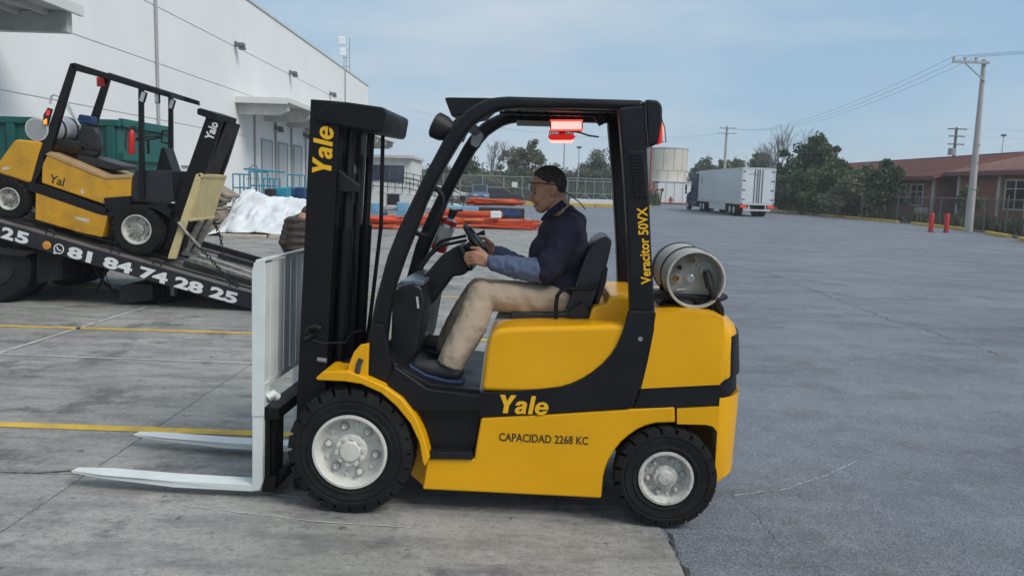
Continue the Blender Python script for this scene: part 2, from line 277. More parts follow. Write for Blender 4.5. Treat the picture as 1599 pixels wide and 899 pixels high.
# ------------------------------------------------------------------ mesh building
WINV = {}
class MB:
    def __init__(s): s.v = []; s.f = []
    def add(s, vs, fs):
        o = len(s.v); s.v += [tuple(v) for v in vs]; s.f += [tuple(i + o for i in f) for f in fs]; return s
    def box(s, x0, x1, y0, y1, z0, z1):
        return s.add([(x0, y0, z0), (x1, y0, z0), (x1, y1, z0), (x0, y1, z0), (x0, y0, z1), (x1, y0, z1), (x1, y1, z1), (x0, y1, z1)],
                     [(3, 2, 1, 0), (4, 5, 6, 7), (0, 1, 5, 4), (1, 2, 6, 5), (2, 3, 7, 6), (3, 0, 4, 7)])
    def prism(s, prof, y0, y1):
        """prof: (x,z) outline, extruded in y"""
        n = len(prof)
        a = sum(prof[i][0] * prof[(i + 1) % n][1] - prof[(i + 1) % n][0] * prof[i][1] for i in range(n))
        if a < 0: prof = prof[::-1]
        vs = [(x, y0, z) for x, z in prof] + [(x, y1, z) for x, z in prof]
        fs = [tuple(range(n)), tuple(range(2 * n - 1, n - 1, -1))] + [(i, n + i, n + (i + 1) % n, (i + 1) % n) for i in range(n)]
        return s.add(vs, fs)
    def loft(s, secs):
        """list of equal-length rings of 3D points; capped"""
        n = len(secs[0]); vs = [p for r in secs for p in r]; fs = []
        for k in range(len(secs) - 1):
            for i in range(n):
                fs.append((k * n + i, k * n + (i + 1) % n, (k + 1) * n + (i + 1) % n, (k + 1) * n + i))
        fs.append(tuple(range(n - 1, -1, -1))); fs.append(tuple((len(secs) - 1) * n + i for i in range(n)))
        return s.add(vs, fs)
    def bar(s, a, b, w, h, up=(0, 0, 1)):
        a, b = Vector(a), Vector(b); d = (b - a).normalized(); u = Vector(up)
        sd = d.cross(u)
        if sd.length < 1e-4: sd = d.cross(Vector((1, 0, 0)))
        sd.normalize(); u = sd.cross(d)
        vs = []
        for p in (a, b):
            for i, j in ((-1, -1), (1, -1), (1, 1), (-1, 1)): vs.append(p + sd * (i * w / 2) + u * (j * h / 2))
        return s.add(vs, [(3, 2, 1, 0), (4, 5, 6, 7), (0, 1, 5, 4), (1, 2, 6, 5), (2, 3, 7, 6), (3, 0, 4, 7)])
    def tube(s, pts, r, n=8):
        pts = [Vector(p) for p in pts]; k = len(pts)
        rs = r if isinstance(r, (list, tuple)) else [r] * k
        ref = None; rings = []
        for i, p in enumerate(pts):
            d = (pts[min(i + 1, k - 1)] - pts[max(i - 1, 0)]).normalized()
            if ref is None:
                ref = d.orthogonal().normalized()
            else:
                ref = (ref - d * ref.dot(d))
                ref = ref.normalized() if ref.length > 1e-5 else d.orthogonal().normalized()
            o = d.cross(ref)
            rings.append([p + (ref * math.cos(t) + o * math.sin(t)) * rs[i] for t in (2 * math.pi * j / n for j in range(n))])
        return s.loft(rings)
    def lathe(s, prof, n=32, axis='Y', c=(0, 0, 0), cap=True):
        """prof: (radius, along)"""
        rings = []
        for r, a in prof:
            ring = []
            for j in range(n):
                t = 2 * math.pi * j / n; x, z = r * math.cos(t), r * math.sin(t)
                p = (x, a, z) if axis == 'Y' else ((a, x, z) if axis == 'X' else (x, z, a))
                ring.append((p[0] + c[0], p[1] + c[1], p[2] + c[2]))
            rings.append(ring)
        m = len(prof); vs = [p for r in rings for p in r]; fs = []
        for k in range(m - 1):
            for i in range(n): fs.append((k * n + i, (k + 1) * n + i, (k + 1) * n + (i + 1) % n, k * n + (i + 1) % n))
        if cap:
            fs.append(tuple(range(n))); fs.append(tuple((m - 1) * n + i for i in range(n - 1, -1, -1)))
        return s.add(vs, fs)
    def ball(s, c, r, n=12, m=8, rot=None):
        c = Vector(c); r = (r, r, r) if not isinstance(r, (tuple, list)) else r
        vs = []; fs = []
        for i in range(m + 1):
            ph = math.pi * i / m
            for j in range(n):
                t = 2 * math.pi * j / n
                p = Vector((r[0] * math.sin(ph) * math.cos(t), r[1] * math.sin(ph) * math.sin(t), r[2] * math.cos(ph)))
                if rot: p = rot @ p
                vs.append(c + p)
        for i in range(m):
            for j in range(n): fs.append((i * n + j, (i + 1) * n + j, (i + 1) * n + (j + 1) % n, i * n + (j + 1) % n))
        return s.add(vs, fs)
    def capsule(s, a, b, ra, rb, n=12):
        a, b = Vector(a), Vector(b); d = (b - a); L = d.length; d.normalize(); pts = []; rs = []
        for i in range(5):
            t = i / 4 * math.pi / 2; pts.append(a - d * ra * math.cos(t)); rs.append(max(ra * math.sin(t), 1e-3))
        for i in range(5):
            t = i / 4 * math.pi / 2; pts.append(b + d * rb * math.sin(t)); rs.append(max(rb * math.cos(t), 1e-3))
        return s.tube(pts, rs, n)
    def mesh(s, name, mat, smooth=35):
        me = bpy.data.meshes.new(name); me.from_pydata([tuple(v) for v in s.v], [], s.f)
        if mat is not None: me.materials.append(MT[mat] if isinstance(mat, str) else mat)
        bm = bmesh.new(); bm.from_mesh(me); bmesh.ops.recalc_face_normals(bm, faces=bm.faces); bm.to_mesh(me); bm.free()
        if smooth:
            me.polygons.foreach_set('use_smooth', [True] * len(me.polygons))
            me.set_sharp_from_angle(angle=math.radians(smooth))
        me.update(); return me
    def build(s, name, mat, parent=None, bevel=0, seg=2, smooth=35, loc=None):
        me = s.mesh(name, mat, smooth)
        return link(name, me, parent, bevel, seg, loc)
def link(name, me, parent=None, bevel=0, seg=2, loc=None, rot=None):
    o = bpy.data.objects.new(name, me); COL.objects.link(o)
    if loc is not None: o.location = loc
    if rot is not None: o.rotation_euler = rot
    if parent is not None:
        o.parent = parent
        if parent.name in WINV: o.matrix_parent_inverse = WINV[parent.name]
    if bevel:
        b = o.modifiers.new('bevel', 'BEVEL'); b.width = bevel; b.segments = seg; b.limit_method = 'ANGLE'; b.angle_limit = math.radians(40); b.harden_normals = True
    return o
def tag(o, label, cat, group=None):
    o['label'] = label; o['category'] = cat
    if group: o['group'] = group
    return o
def struct(o): o['kind'] = 'structure'; return o
def stuff(o): o['kind'] = 'stuff'; return o
def thing(name, label, cat, loc=(0, 0, 0), rotz=0.0, group=None, world=True):
    o = bpy.data.objects.new(name, None); COL.objects.link(o); o.location = loc; o.rotation_euler = (0, 0, rotz); o.empty_display_size = 0.2
    if world: WINV[o.name] = (Matrix.Translation(Vector(loc)) @ Matrix.Rotation(rotz, 4, 'Z')).inverted()
    return tag(o, label, cat, group)
LOGO = [[(0.0, 1.0), (0.30, 1.0), (0.40, 0.66), (0.62, 1.0), (0.93, 1.0), (0.53, 0.42), (0.47, 0.0), (0.18, 0.0), (0.25, 0.42)],
        [(1.28, 0), (1.28, 0.06), (1.20, 0.0), (1.08, -0.02), (0.95, 0.0), (0.87, 0.09), (0.86, 0.18), (0.91, 0.29), (1.02, 0.37), (1.22, 0.41), (1.29, 0.44), (1.28, 0.50), (1.20, 0.53), (1.13, 0.50), (1.10, 0.45), (0.88, 0.45), (0.94, 0.58), (1.06, 0.67), (1.25, 0.70), (1.42, 0.68), (1.52, 0.60), (1.54, 0.50), (1.47, 0.12), (1.48, 0)],
        [(1.28, 0.28), (1.15, 0.25), (1.09, 0.19), (1.12, 0.13), (1.19, 0.13), (1.25, 0.19)],
        [(1.60, 0), (1.78, 1.0), (2.03, 1.0), (1.85, 0)],
        [(2.74, 0.28), (2.22, 0.28), (2.22, 0.19), (2.31, 0.14), (2.42, 0.16), (2.47, 0.21), (2.71, 0.21), (2.60, 0.06), (2.40, -0.03), (2.18, -0.01), (2.03, 0.10), (1.98, 0.28), (2.04, 0.50), (2.20, 0.65), (2.42, 0.70), (2.60, 0.66), (2.72, 0.54), (2.75, 0.38)],
        [(2.24, 0.42), (2.51, 0.42), (2.50, 0.50), (2.43, 0.55), (2.34, 0.55), (2.27, 0.50)]]
def text(body, mat, parent, org, xd, yd, w, h, shear=0.0, bold=0.0, extr=0.001, name='lettering', fitw=True):
    """lettering laid on a surface: its lower left corner org, width w along xd, height h along yd"""
    if isinstance(body, list):
        cu = bpy.data.curves.new('t', 'CURVE'); cu.dimensions = '2D'; cu.fill_mode = 'BOTH'
        for pl in body:
            sp = cu.splines.new('POLY'); sp.points.add(len(pl) - 1); sp.use_cyclic_u = True
            for pt, (x, y) in zip(sp.points, pl): pt.co = (x, y, 0, 1)
    else:
        cu = bpy.data.curves.new('t', 'FONT'); cu.body = body; cu.size = 1; cu.offset = bold; cu.extrude = 0.0; cu.shear = shear; cu.resolution_u = 3
    o = bpy.data.objects.new('t', cu); COL.objects.link(o)
    bpy.context.view_layer.update()
    me = bpy.data.meshes.new_from_object(o.evaluated_get(bpy.context.evaluated_depsgraph_get()))
    bpy.data.objects.remove(o); bpy.data.curves.remove(cu)
    xs = [v.co.x for v in me.vertices]; ys = [v.co.y for v in me.vertices]
    x0, x1, y0, y1 = min(xs), max(xs), min(ys), max(ys)
    org, xd, yd = Vector(org), Vector(xd).normalized(), Vector(yd).normalized(); nd = xd.cross(yd)
    for v in me.vertices:
        v.co = org + xd * ((v.co.x - x0) / (x1 - x0) * w) + yd * ((v.co.y - y0) / (y1 - y0) * h)
    bm = bmesh.new(); bm.from_mesh(me)
    bmesh.ops.dissolve_limit(bm, angle_limit=0.02, verts=bm.verts, edges=bm.edges)
    ext = bmesh.ops.extrude_face_region(bm, geom=bm.faces[:])
    for e in ext['geom']:
        if isinstance(e, bmesh.types.BMVert): e.co += nd * extr
    bmesh.ops.recalc_face_normals(bm, faces=bm.faces); bm.to_mesh(me); bm.free()
    me.materials.clear(); me.materials.append(MT[mat])
    me.polygons.foreach_set('use_smooth', [False] * len(me.polygons)); me.update()
    return link(name, me, parent)
def remesh(o, vox, it=6, fac=0.6):
    r = o.modifiers.new('remesh', 'REMESH'); r.mode = 'VOXEL'; r.voxel_size = vox; r.use_smooth_shade = True
    s_ = o.modifiers.new('smooth', 'SMOOTH'); s_.iterations = it; s_.factor = fac
    return o
def wrinkle(o, strength, size):
    t = bpy.data.textures.new(o.name + '_folds', 'CLOUDS'); t.noise_scale = size; t.noise_depth = 2
    d = o.modifiers.new('folds', 'DISPLACE'); d.texture = t; d.strength = strength; d.mid_level = 0.5; d.texture_coords = 'LOCAL'
    return o
def jit(a): return random.uniform(-a, a)

# ================================================================== GROUND
struct(MB().add([(-1500, -200, -0.006), (1500, -200, -0.006), (1500, 3000, -0.006), (-1500, 3000, -0.006)], [(0, 1, 2, 3)]).build('asphalt_yard', 'asphalt', smooth=0))
yard = struct(MB().add([(-30, -6, -0.05), (0.5, -6, -0.05), (0.9, 52, -0.05), (-30, 52, -0.05)], [(0, 1, 2, 3)]).build('concrete_yard', 'concrete', smooth=0))
colx = [0.85, -2.36, -4.72, -7.1, -9.5, -11.9, -14.3, -18]
rowy = [-3.0, 0.4, 4.4, 7.42, 10.4, 13.4, 16.4, 19.4, 22.4, 25.4, 28.4, 31.4, 34.4, 37.4, 40.4, 44.0]
for i in range(len(colx) - 1):
    for j in range(len(rowy) - 1):
        xa, xb, ya, yb = colx[i + 1], colx[i], rowy[j], rowy[j + 1]; g = 0.006
        def sx(x, y): return x + 0.0125 * (y - 3.6)
        pts = [(sx(xa, ya) + g, ya + g), (sx(xb, ya) - g, ya + g)]
        if i == 0:          # broken outer edge against the asphalt
            k = 9
            for q in range(1, k): yy = ya + (yb - ya) * q / k; pts.append((sx(xb, yy) - 0.01 + jit(0.018), yy))
        pts += [(sx(xb, yb) - g, yb - g), (sx(xa, yb) + g, yb - g)]
        n = len(pts)
        m = MB().add([(x, y, -0.04) for x, y in pts] + [(x, y, 0.0) for x, y in pts], [tuple(range(n - 1, -1, -1)), tuple(range(n, 2 * n))] + [(q, (q + 1) % n, n + (q + 1) % n, n + q) for q in range(n)])
        m.build('concrete_slab', 'concrete', yard, bevel=0.004 if rowy[j] < 12 else 0, seg=1, smooth=0)
def strip(name, pts, wid, mat, z=0.004, jitw=0.0):
    vs = []; fs = []; pts = [Vector((p[0], p[1], 0)) for p in pts]
    for i, p in enumerate(pts):
        d = (pts[min(i + 1, len(pts) - 1)] - pts[max(i - 1, 0)]).normalized(); nn = Vector((-d.y, d.x, 0)); w = wid * (1 + jit(jitw)) / 2
        vs += [(p + nn * w + Vector((0, 0, z))), (p - nn * w + Vector((0, 0, z)))]
    for i in range(len(pts) - 1): fs.append((2 * i, 2 * i + 1, 2 * i + 3, 2 * i + 2))
    return struct(MB().add(vs, fs).build(name, mat, smooth=0))
def lin(a, b, n, amp=0.0): return [(a[0] + (b[0] - a[0]) * i / n + jit(amp), a[1] + (b[1] - a[1]) * i / n + jit(amp)) for i in range(n + 1)]
strip('yellow_line', lin((-9.5, 5.42), (0.8, 5.16), 24), 0.105, 'linepaint', jitw=0.05)
strip('yellow_line', lin((-13, 8.80), (0.9, 8.70), 24), 0.10, 'linepaint', jitw=0.05)
strip('yellow_line', lin((-13, 12.0), (1.0, 12.0), 12), 0.10, 'linepaint')
strip('white_line', lin((-12, 7.60), (-2.0, 7.27), 24), 0.045, 'whiteline', jitw=0.25)
strip('white_line', lin((-4.73, 7.35), (-4.64, 10.3), 10), 0.045, 'whiteline', jitw=0.3)
def pxline(name, px, wid, mat, z, amp=0.01, sub=5, jw=0.3):
    g = [gnd(*p) for p in px]; pts = []
    for a, b in zip(g[:-1], g[1:]): pts += lin(a, b, sub, amp)[:-1]
    pts.append((g[-1].x, g[-1].y)); return strip(name, pts, wid, mat, z, jw)
pxline('chalk_mark', [(411, 771), (480, 778), (610, 788), (720, 794), (960, 791)], 0.006, 'scratch', 0.0045, 0.003, 12, 0.7)
pxline('chalk_mark', [(285, 789), (345, 797), (500, 815), (640, 824)], 0.006, 'scratch', 0.0045, 0.003, 12, 0.7)
pxline('chalk_mark', [(1140, 774), (1230, 762), (1290, 741), (1340, 718)], 0.004, 'scratch', 0.0, 0.008, 16, 1.0)
pxline('asphalt_crack', [(1111, 408), (1197, 426), (1282, 457), (1337, 478), (1392, 500), (1441, 512), (1490, 530), (1599, 566)], 0.009, 'crack', 0.0, 0.035, 16, 1.0)
pxline('asphalt_crack', [(1325, 500), (1370, 505), (1410, 512)], 0.009, 'crack', 0.0, 0.03, 6, 0.7)
pxline('asphalt_crack', [(1200, 424), (1260, 420), (1300, 414)], 0.009, 'crack', 0.0, 0.03, 6, 0.7)
pxline('asphalt_crack', [(1140, 770), (1180, 800), (1210, 840), (1240, 862)], 0.002, 'crack', -0.002, 0.012, 14, 1.0)
pxline('joint_crack', [(0, 738), (60, 739), (110, 735), (250, 742)], 0.010, 'crack', 0.0042, 0.006, 6, 0.6)
ex = []
for q in range(60):
    yy = 2.6 + q * 0.04; ex.append((0.85 + 0.0125 * (yy - 3.6) + 0.008 + jit(0.010), yy))
strip('joint_crack', ex, 0.016, 'crack', 0.0022, 0.9)

# ================================================================== WAREHOUSE
wh = thing('warehouse', 'large white warehouse wall with loading doors receding behind the tow truck', 'warehouse', (-13, 35, 0))
MB().box(-60, -13.03, -12, 75.2, 0, 10.3).build('wall', 'wall', wh, smooth=0)
zs = [0.0, 3.73, 5.77, 7.80, 10.33]
for a, b in zip(zs[:-1], zs[1:]):
    MB().box(-13.03, -13.0, -12, 75.24, a + 0.02, b - 0.02).build('wall_panel', 'wall', wh, bevel=0.01, seg=1)
MB().box(-13.2, -12.95, -12, 75.3, 10.33, 10.42).build('coping', 'conc2', wh)
for (Y, r, z0, z1) in ((30.2, 0.06, 0, 10.3), (41.6, 0.05, 0, 5.3), (45.3, 0.07, 0, 5.2), (48.6, 0.06, 0, 5.2), (52.0, 0.05, 0, 5.2), (64.5, 0.05, 5.5, 10.3)):
    MB().tube([(-12.94, Y, z0), (-12.94, Y, z1)], r, 8).build('downpipe', 'pipe', wh)
for Y in (42.85, 45.95, 49.2, 55.2, 58.4, 62.0, 67.0):
    MB().box(-13.0, -12.965, Y, Y + 1.75, 0.05, 3.66).build('door', 'door', wh)
    f = MB(); f.box(-13.0, -12.93, Y - 0.1, Y, 0, 3.75); f.box(-13.0, -12.93, Y + 1.75, Y + 1.85, 0, 3.75); f.box(-13.0, -12.93, Y, Y + 1.75, 3.66, 3.78); f.build('door_frame', 'pipe', wh)
for Y in (38.9, 48.4, 59.2, 70.0, 45.3, 51.6):
    z = 7.9 if Y not in (45.3, 51.6) else 4.5
    l = MB().prism([(Y - 0.22, z - 0.12), (Y + 0.2, z - 0.2), (Y + 0.22, z + 0.16), (Y - 0.05, z + 0.2)], 0, 0.001)
    l = MB().box(-13.0, -12.9, Y - 0.1, Y + 0.1, z - 0.1, z + 0.15); l.box(-12.9, -12.55, Y - 0.2, Y + 0.16, z - 0.10, z + 0.08); l.box(-12.8, -12.5, Y - 0.12, Y + 0.1, z - 0.24, z - 0.1)
    l.build('wall_lamp', 'lamp', wh, bevel=0.03, seg=1)
# near canopy
cn = MB(); cn.box(-13, -10.55, 4, 20.3, 5.56, 5.68); cn.build('canopy', 'conc2', wh)
ce = MB(); ce.box(-10.6, -10.5, 4, 20.4, 5.50, 5.74); ce.build('canopy_edge', 'offwhite', wh)
for Y in (8.2, 12.2, 16.2, 20.2):
    MB().box(-13, -10.75, Y - 0.14, Y + 0.12, 5.06, 5.56).build('canopy_beam', 'conc2', wh, bevel=0.02, seg=1)
for X in (-12.6, -11.9, -11.2):
    MB().box(X - 0.05, X + 0.05, 4, 20.0, 5.44, 5.56).build('canopy_purlin', 'conc2', wh)
# far canopy over the loading doors
MB().box(-13, -10.5, 38.8, 75, 5.36, 5.46).build('canopy', 'conc2', wh)
MB().box(-10.55, -10.42, 38.75, 75.05, 5.28, 5.50).build('canopy_edge', 'offwhite', wh)
MB().box(-13, -10.5, 38.72, 38.85, 5.22, 5.50).build('canopy_edge', 'offwhite', wh)
for Y in (39.3, 43.6, 48.0, 52.5, 57.0, 61.5, 66, 70.5, 74.6):
    MB().prism([(-13, 4.72), (-11.0, 4.72), (-10.6, 4.92), (-10.6, 5.36), (-13, 5.36)], Y - 0.18, Y + 0.18).build('canopy_beam', 'conc2', wh, bevel=0.02, seg=1)
MB().box(-13.0, -12.9, 32.3, 36.5, 2.1, 2.13).build('wall_rail', 'pipe', wh)
# antenna on the roof
pa = atX(541, 118, -15.0)
an = thing('roof_antenna', 'slim steel antenna mast with white panels on the warehouse roof', 'antenna', (pa.x, pa.y, 10.3))
t = MB()
for dx, dy in ((0.3, 0), (-0.3, 0.25), (0.05, -0.3)): t.tube([(pa.x + dx, pa.y + dy, 10.3), (pa.x + dx * 0.9, pa.y + dy, 14.6 if dx > 0.1 else 13.6)], 0.045, 6)
for z in (11.2, 12.0, 12.8, 13.5): t.box(pa.x - 0.32, pa.x + 0.32, pa.y - 0.03, pa.y + 0.03, z, z + 0.05)
t.build('mast', 'galv', an)
for z, dx in ((12.9, -0.25), (13.9, -0.35)): MB().box(pa.x + dx - 0.32, pa.x + dx + 0.3, pa.y - 0.5, pa.y - 0.2, z, z + 0.75).build('antenna_panel', 'shed', an, bevel=0.08)

# ================================================================== GREEN CONTAINER
gc = thing('waste_container', 'dark green steel roll-off container behind the tilted yellow forklift', 'container', (-10.5, 15.6, 0))
xl, xr, yf, yb = -14.2, atY(226, 230, 15.2).x, 14.2, 16.4
zt = atY(190, 193, 15.2).z
MB().prism([(xl, 0.35), (xr - 0.02, 0.35), (xr - 0.02, zt - 0.1), (xl, zt - 0.1)], yf, yb).build('body', 'green', gc, bevel=0.02, seg=1)
rm = MB(); rm.box(xl, xr + 0.03, yf - 0.06, yf + 0.06, zt - 0.12, zt); rm.box(xl, xr + 0.03, yb - 0.06, yb + 0.06, zt - 0.12, zt); rm.box(xr - 0.05, xr + 0.06, yf + 0.06, yb - 0.06, zt - 0.12, zt); rm.build('top_rim', 'green', gc, bevel=0.015, seg=1)
x = xr - 0.12
while x > xl:
    MB().box(x - 0.07, x + 0.07, yf - 0.07, yf, 0.35, zt - 0.12).build('rib', 'green', gc, bevel=0.01, seg=1); x -= 0.86
for z in (0.6, 1.3, 2.0, 2.6): MB().box(xr - 0.02, xr + 0.05, yf + 0.05, yb - 0.05, z - 0.06, z + 0.06).build('rib', 'green', gc)
MB().box(xl, xr, yf + 0.5, yf + 0.75, 0.05, 0.35).box(xl, xr, yb - 0.75, yb - 0.5, 0.05, 0.35).build('skid', 'green', gc)
for q in range(4):
    X = xr - 0.5 - q * 1.7
    for Y in (yf + 0.62, yb - 0.62): MB().lathe([(0.16, Y - 0.1), (0.16, Y + 0.1)], 12, 'Y', (X, 0, 0.16)).build('roller', 'darkframe', gc)

# ================================================================== TROLLEYS AND CRATES BY THE WALL
def trolley(px0, px1, ptop, Y, label, mat='cyan', shelves=(0.35,), panel=False):
    a, b = atY(px0, 300, Y), atY(px1, 300, Y); zt = atY((px0 + px1) / 2, ptop, Y).z
    t = thing('trolley', label, 'trolley', ((a.x + b.x) / 2, Y + 0.4, 0), group='cyan tube trolleys by the warehouse')
    d = 0.8
    for X in (a.x, b.x):
        for Yk in (Y, Y + d):
            MB().tube([(X, Yk, 0.12), (X, Yk, zt)], 0.03, 6).build('post', mat, t)
            MB().lathe([(0.09, Yk - 0.03), (0.09, Yk + 0.03)], 10, 'Y', (X, 0, 0.09)).build('wheel', 'rubber', t)
    for z in (zt, zt * 0.72, 0.3):
        for pa_, pb_ in (((a.x, Y, z), (b.x, Y, z)), ((a.x, Y + d, z), (b.x, Y + d, z)), ((a.x, Y, z), (a.x, Y + d, z)), ((b.x, Y, z), (b.x, Y + d, z))): MB().tube([pa_, pb_], 0.028, 6).build('rail', mat, t)
    for z in shelves: MB().box(a.x, b.x, Y, Y + d, z, z + 0.04).build('shelf', mat, t)
    return t
trolley(364, 381, 272, 31.0, 'leftmost tall cyan tube trolley against the warehouse wall')
trolley(391, 409, 268, 32.0, 'cyan tube trolley carrying a long flat cyan board, by the wall', shelves=(0.35, 1.0))
trolley(412, 428, 279, 30.5, 'low cyan trolley right of the board-carrying trolley', shelves=(0.35, 0.9, 1.4))
trolley(449, 468, 273, 34.0, 'cyan trolley farthest along the wall, beside the forklift mast')
p, q = atY(383, 264, 32.3), atY(443, 269, 32.3)
tag(MB().bar(p, q, 0.5, 0.07).build('flat_board', 'cyan', bevel=0.01), 'long flat cyan board lying across the top of a trolley', 'board')
lad = thing('step_frame', 'bent grey tube step frame standing behind the cyan trolleys', 'step frame', (atY(392, 300, 33.2).x, 33.2, 0))
for s_ in (0, 0.6):
    pp = [atY(385, 300, 33.2 + s_), atY(389, 263, 33.2 + s_), atY(394, 258, 33.2 + s_), atY(401, 259, 33.2 + s_), atY(410, 300, 33.2 + s_)]
    pp[0].z = 0; pp[-1].z = 0
    MB().tube(pp, 0.028, 6).build('side_tube', 'grey', lad)
for k in range(5):
    z = 0.4 + 0.42 * k; MB().box(lad.location.x - 0.25 + 0.02 * k, lad.location.x + 0.2, 33.2, 33.8, z, z + 0.03).build('step', 'grey', lad)
def crate(px0, py0, px1, py1, Y, mat, label, cat='crate'):
    a, b = atY(px0, py1, Y), atY(px1, py0, Y); zb = 0.0
    t = MB(); t.box(a.x, b.x, Y, Y + 0.6, zb, b.z); o = t.build('plastic_crate', mat, bevel=0.03)
    i_ = MB().box(a.x + 0.05, b.x - 0.05, Y - 0.012, Y, max(zb, b.z - 0.35), b.z - 0.08).build('rim_band', mat, o)
    return tag(o, label, cat)
crate(428, 293, 448, 312, 28.5, 'cyan', 'bright cyan bin beside the white tarpaulin heap', 'bin')
crate(452, 294, 459, 312, 29.5, 'bluebox', 'dark blue crate just right of the cyan bin')
crate(462, 293, 476, 312, 29.8, 'bluebox', 'dark blue crate half hidden by the forklift mast')
crate(413, 295, 424, 312, 27.9, 'darkframe', 'dark crate left of the cyan bin')
rf = thing('tube_trestle', 'small red tube trestle behind the cyan and blue crates', 'trestle', (atY(450, 300, 30.4).x, 30.4, 0))
a, b = atY(437, 294, 30.4), atY(461, 294, 30.4)
MB().tube([(a.x, 30.4, 0), (a.x, 30.4, a.z), (b.x, 30.4, b.z), (b.x, 30.4, 0)], 0.03, 6).build('tube', 'red', rf)
MB().tube([(a.x, 30.4, a.z * 0.7), (b.x, 30.4, a.z * 0.7)], 0.03, 6).build('crossbar', 'red', rf)

# ================================================================== TARPAULIN HEAP, CARDBOARD
def heap():
    x0, x1, y0, y1 = -8.7, -4.6, 23.4, 26.6; nx, ny = 90, 60; vs = []; fs = []
    for j in range(ny + 1):
        for i in range(nx + 1):
            u, v = i / nx, j / ny; x = x0 + (x1 - x0) * u; y = y0 + (y1 - y0) * v
            e = min(1, u / 0.10) * min(1, (1 - u) / 0.25) * min(1, v / 0.42 + 0.05) * min(1, (1 - v) / 0.3)
            e = max(0, e) ** 0.75
            h = 1.13 - 0.16 * u + 0.06 * math.sin(5 * u)
            f = 0.08 + noise.noise(Vector((x * 0.9, y * 0.9, 3))) * 0.14 + abs(noise.noise(Vector((x * 1.5 + y * 1.5, y * 0.8 - x * 0.4, 9)))) * 0.24 + abs(noise.noise(Vector((x * 3.5 - y * 2, y * 2.2 + x, 1)))) * 0.12 + abs(noise.noise(Vector((x * 8 + y * 5, y * 6 - x * 3, 4)))) * 0.05
            z = max(0.012, h * e + (f - 0.15) * min(1, e * 2.2))
            vs.append((x + 0.12 * noise.noise(Vector((x * 3, y * 3, 7))), y + 0.16 * noise.noise(Vector((x * 2.2, z * 3, 17))) - (0.25 if v < 0.05 else 0) * (0.5 + noise.noise(Vector((x * 2, 0, 0)))), z))
    for j in range(ny):
        for i in range(nx): k = j * (nx + 1) + i; fs.append((k, k + 1, k + nx + 2, k + nx + 1))
    o = MB().add(vs, fs).build('tarpaulin', 'tarp', smooth=80); s_ = o.modifiers.new('sub', 'SUBSURF'); s_.levels = 1; s_.render_levels = 1
    so = o.modifiers.new('thick', 'SOLIDIFY'); so.thickness = 0.01
    return tag(o, 'crumpled white tarpaulin thrown over a heap beside the forklift mast', 'tarpaulin')
heap()
for k, (xa, xb) in enumerate(((-8.2, -6.9), (-6.8, -5.7))):
    tag(MB().box(xa, xb, 22.95, 23.2, 0, 0.09).build('timber', 'wood', bevel=0.01, seg=1), ('left' if k == 0 else 'right') + ' pale timber lying at the foot of the white tarpaulin', 'timber')
for k in range(10):
    z = 0.03 + k * 0.083; x = -9.15 + jit(0.07)
    m = MB(); pts = []
    n = 8
    lo = [(x - 0.85 + 1.6 * i / n, 0.03 * math.sin(i * 1.1 + k) + jit(0.012)) for i in range(n + 1)]
    m.prism([(a, z + c) for a, c in lo] + [(a, z + c + 0.06) for a, c in lo[::-1]], 23.6 + jit(0.05), 24.8)
    tag(m.build('cardboard_sheet', 'card', smooth=60), 'flattened grey-brown cardboard in the stack left of the tarpaulin', 'cardboard', 'stack of flattened cardboard')
for k in range(4):
    m = MB().box(-0.42, 0.42, -0.4, 0.4, -0.05, 0.05); o = m.build('carton', 'card', bevel=0.02)
    o.location = (-9.0 + 0.13 * k, 24.3 + jit(0.1), 0.98 + k * 0.115); o.rotation_euler = (0.1 + jit(0.15), 0.35 + jit(0.12), jit(0.4))
    tag(o, 'crushed grey carton slumped on top of the flattened cardboard stack', 'carton', 'crushed cartons on the cardboard stack')

# ================================================================== ORANGE BEAMS
def beams(n, cx, cy, lx, ly, levels, L, mat, label, group, yaw=0.0, spread=0.12, z0=0.0):
    me = {}
    for k in range(n):
        lv = int(k * levels / n); ln = L * random.uniform(0.8, 1.08)
        key = round(ln, 1)
        if key not in me:
            b = MB().box(-key / 2, key / 2, -0.035, 0.035, -0.05, 0.05); b.box(-key / 2 - 0.012, -key / 2, -0.07, 0.07, -0.10, 0.09); b.box(key / 2, key / 2 + 0.012, -0.07, 0.07, -0.10, 0.09)
            me[key] = [b.mesh('rack_beam', mm, 0) for mm in (mat, 'orange2' if mat == 'orange' else 'orange')]
        shrink = 1 - 0.45 * lv / max(1, levels)
        o = link('rack_beam', me[key][0 if random.random() < 0.72 else 1], None, 0, 2, (cx + jit(lx * shrink), cy + jit(ly * shrink), z0 + 0.11 + lv * 0.10 + jit(0.015)), (random.choice((0, 1.57)) + jit(0.3), jit(0.05), yaw + jit(spread)))
        tag(o, label, 'beam', group)
beams(26, -4.9, 29.6, 0.5, 0.8, 4, 2.0, 'orange', 'orange steel rack beam in the low pile beside the forklift mast', 'left pile of orange rack beams', 0.1, 0.3)
beams(16, -2.9, 31.4, 0.4, 0.6, 4, 2.2, 'orange', 'orange steel rack beam in the pile seen between the guard legs', 'middle pile of orange rack beams', 0.2, 0.25)
beams(26, -1.6, 32.2, 0.5, 1.0, 6, 2.6, 'orange2', 'faded orange rack beam in the pile seen ahead of the steering wheel', 'right pile of orange rack beams', -0.1, 0.2)
beams(26, 0.0, 32.0, 0.55, 0.7, 3, 2.2, 'orange', 'orange rack beam in the pile in front of the driver', 'pile of orange beams before the driver', 0.0, 0.3)
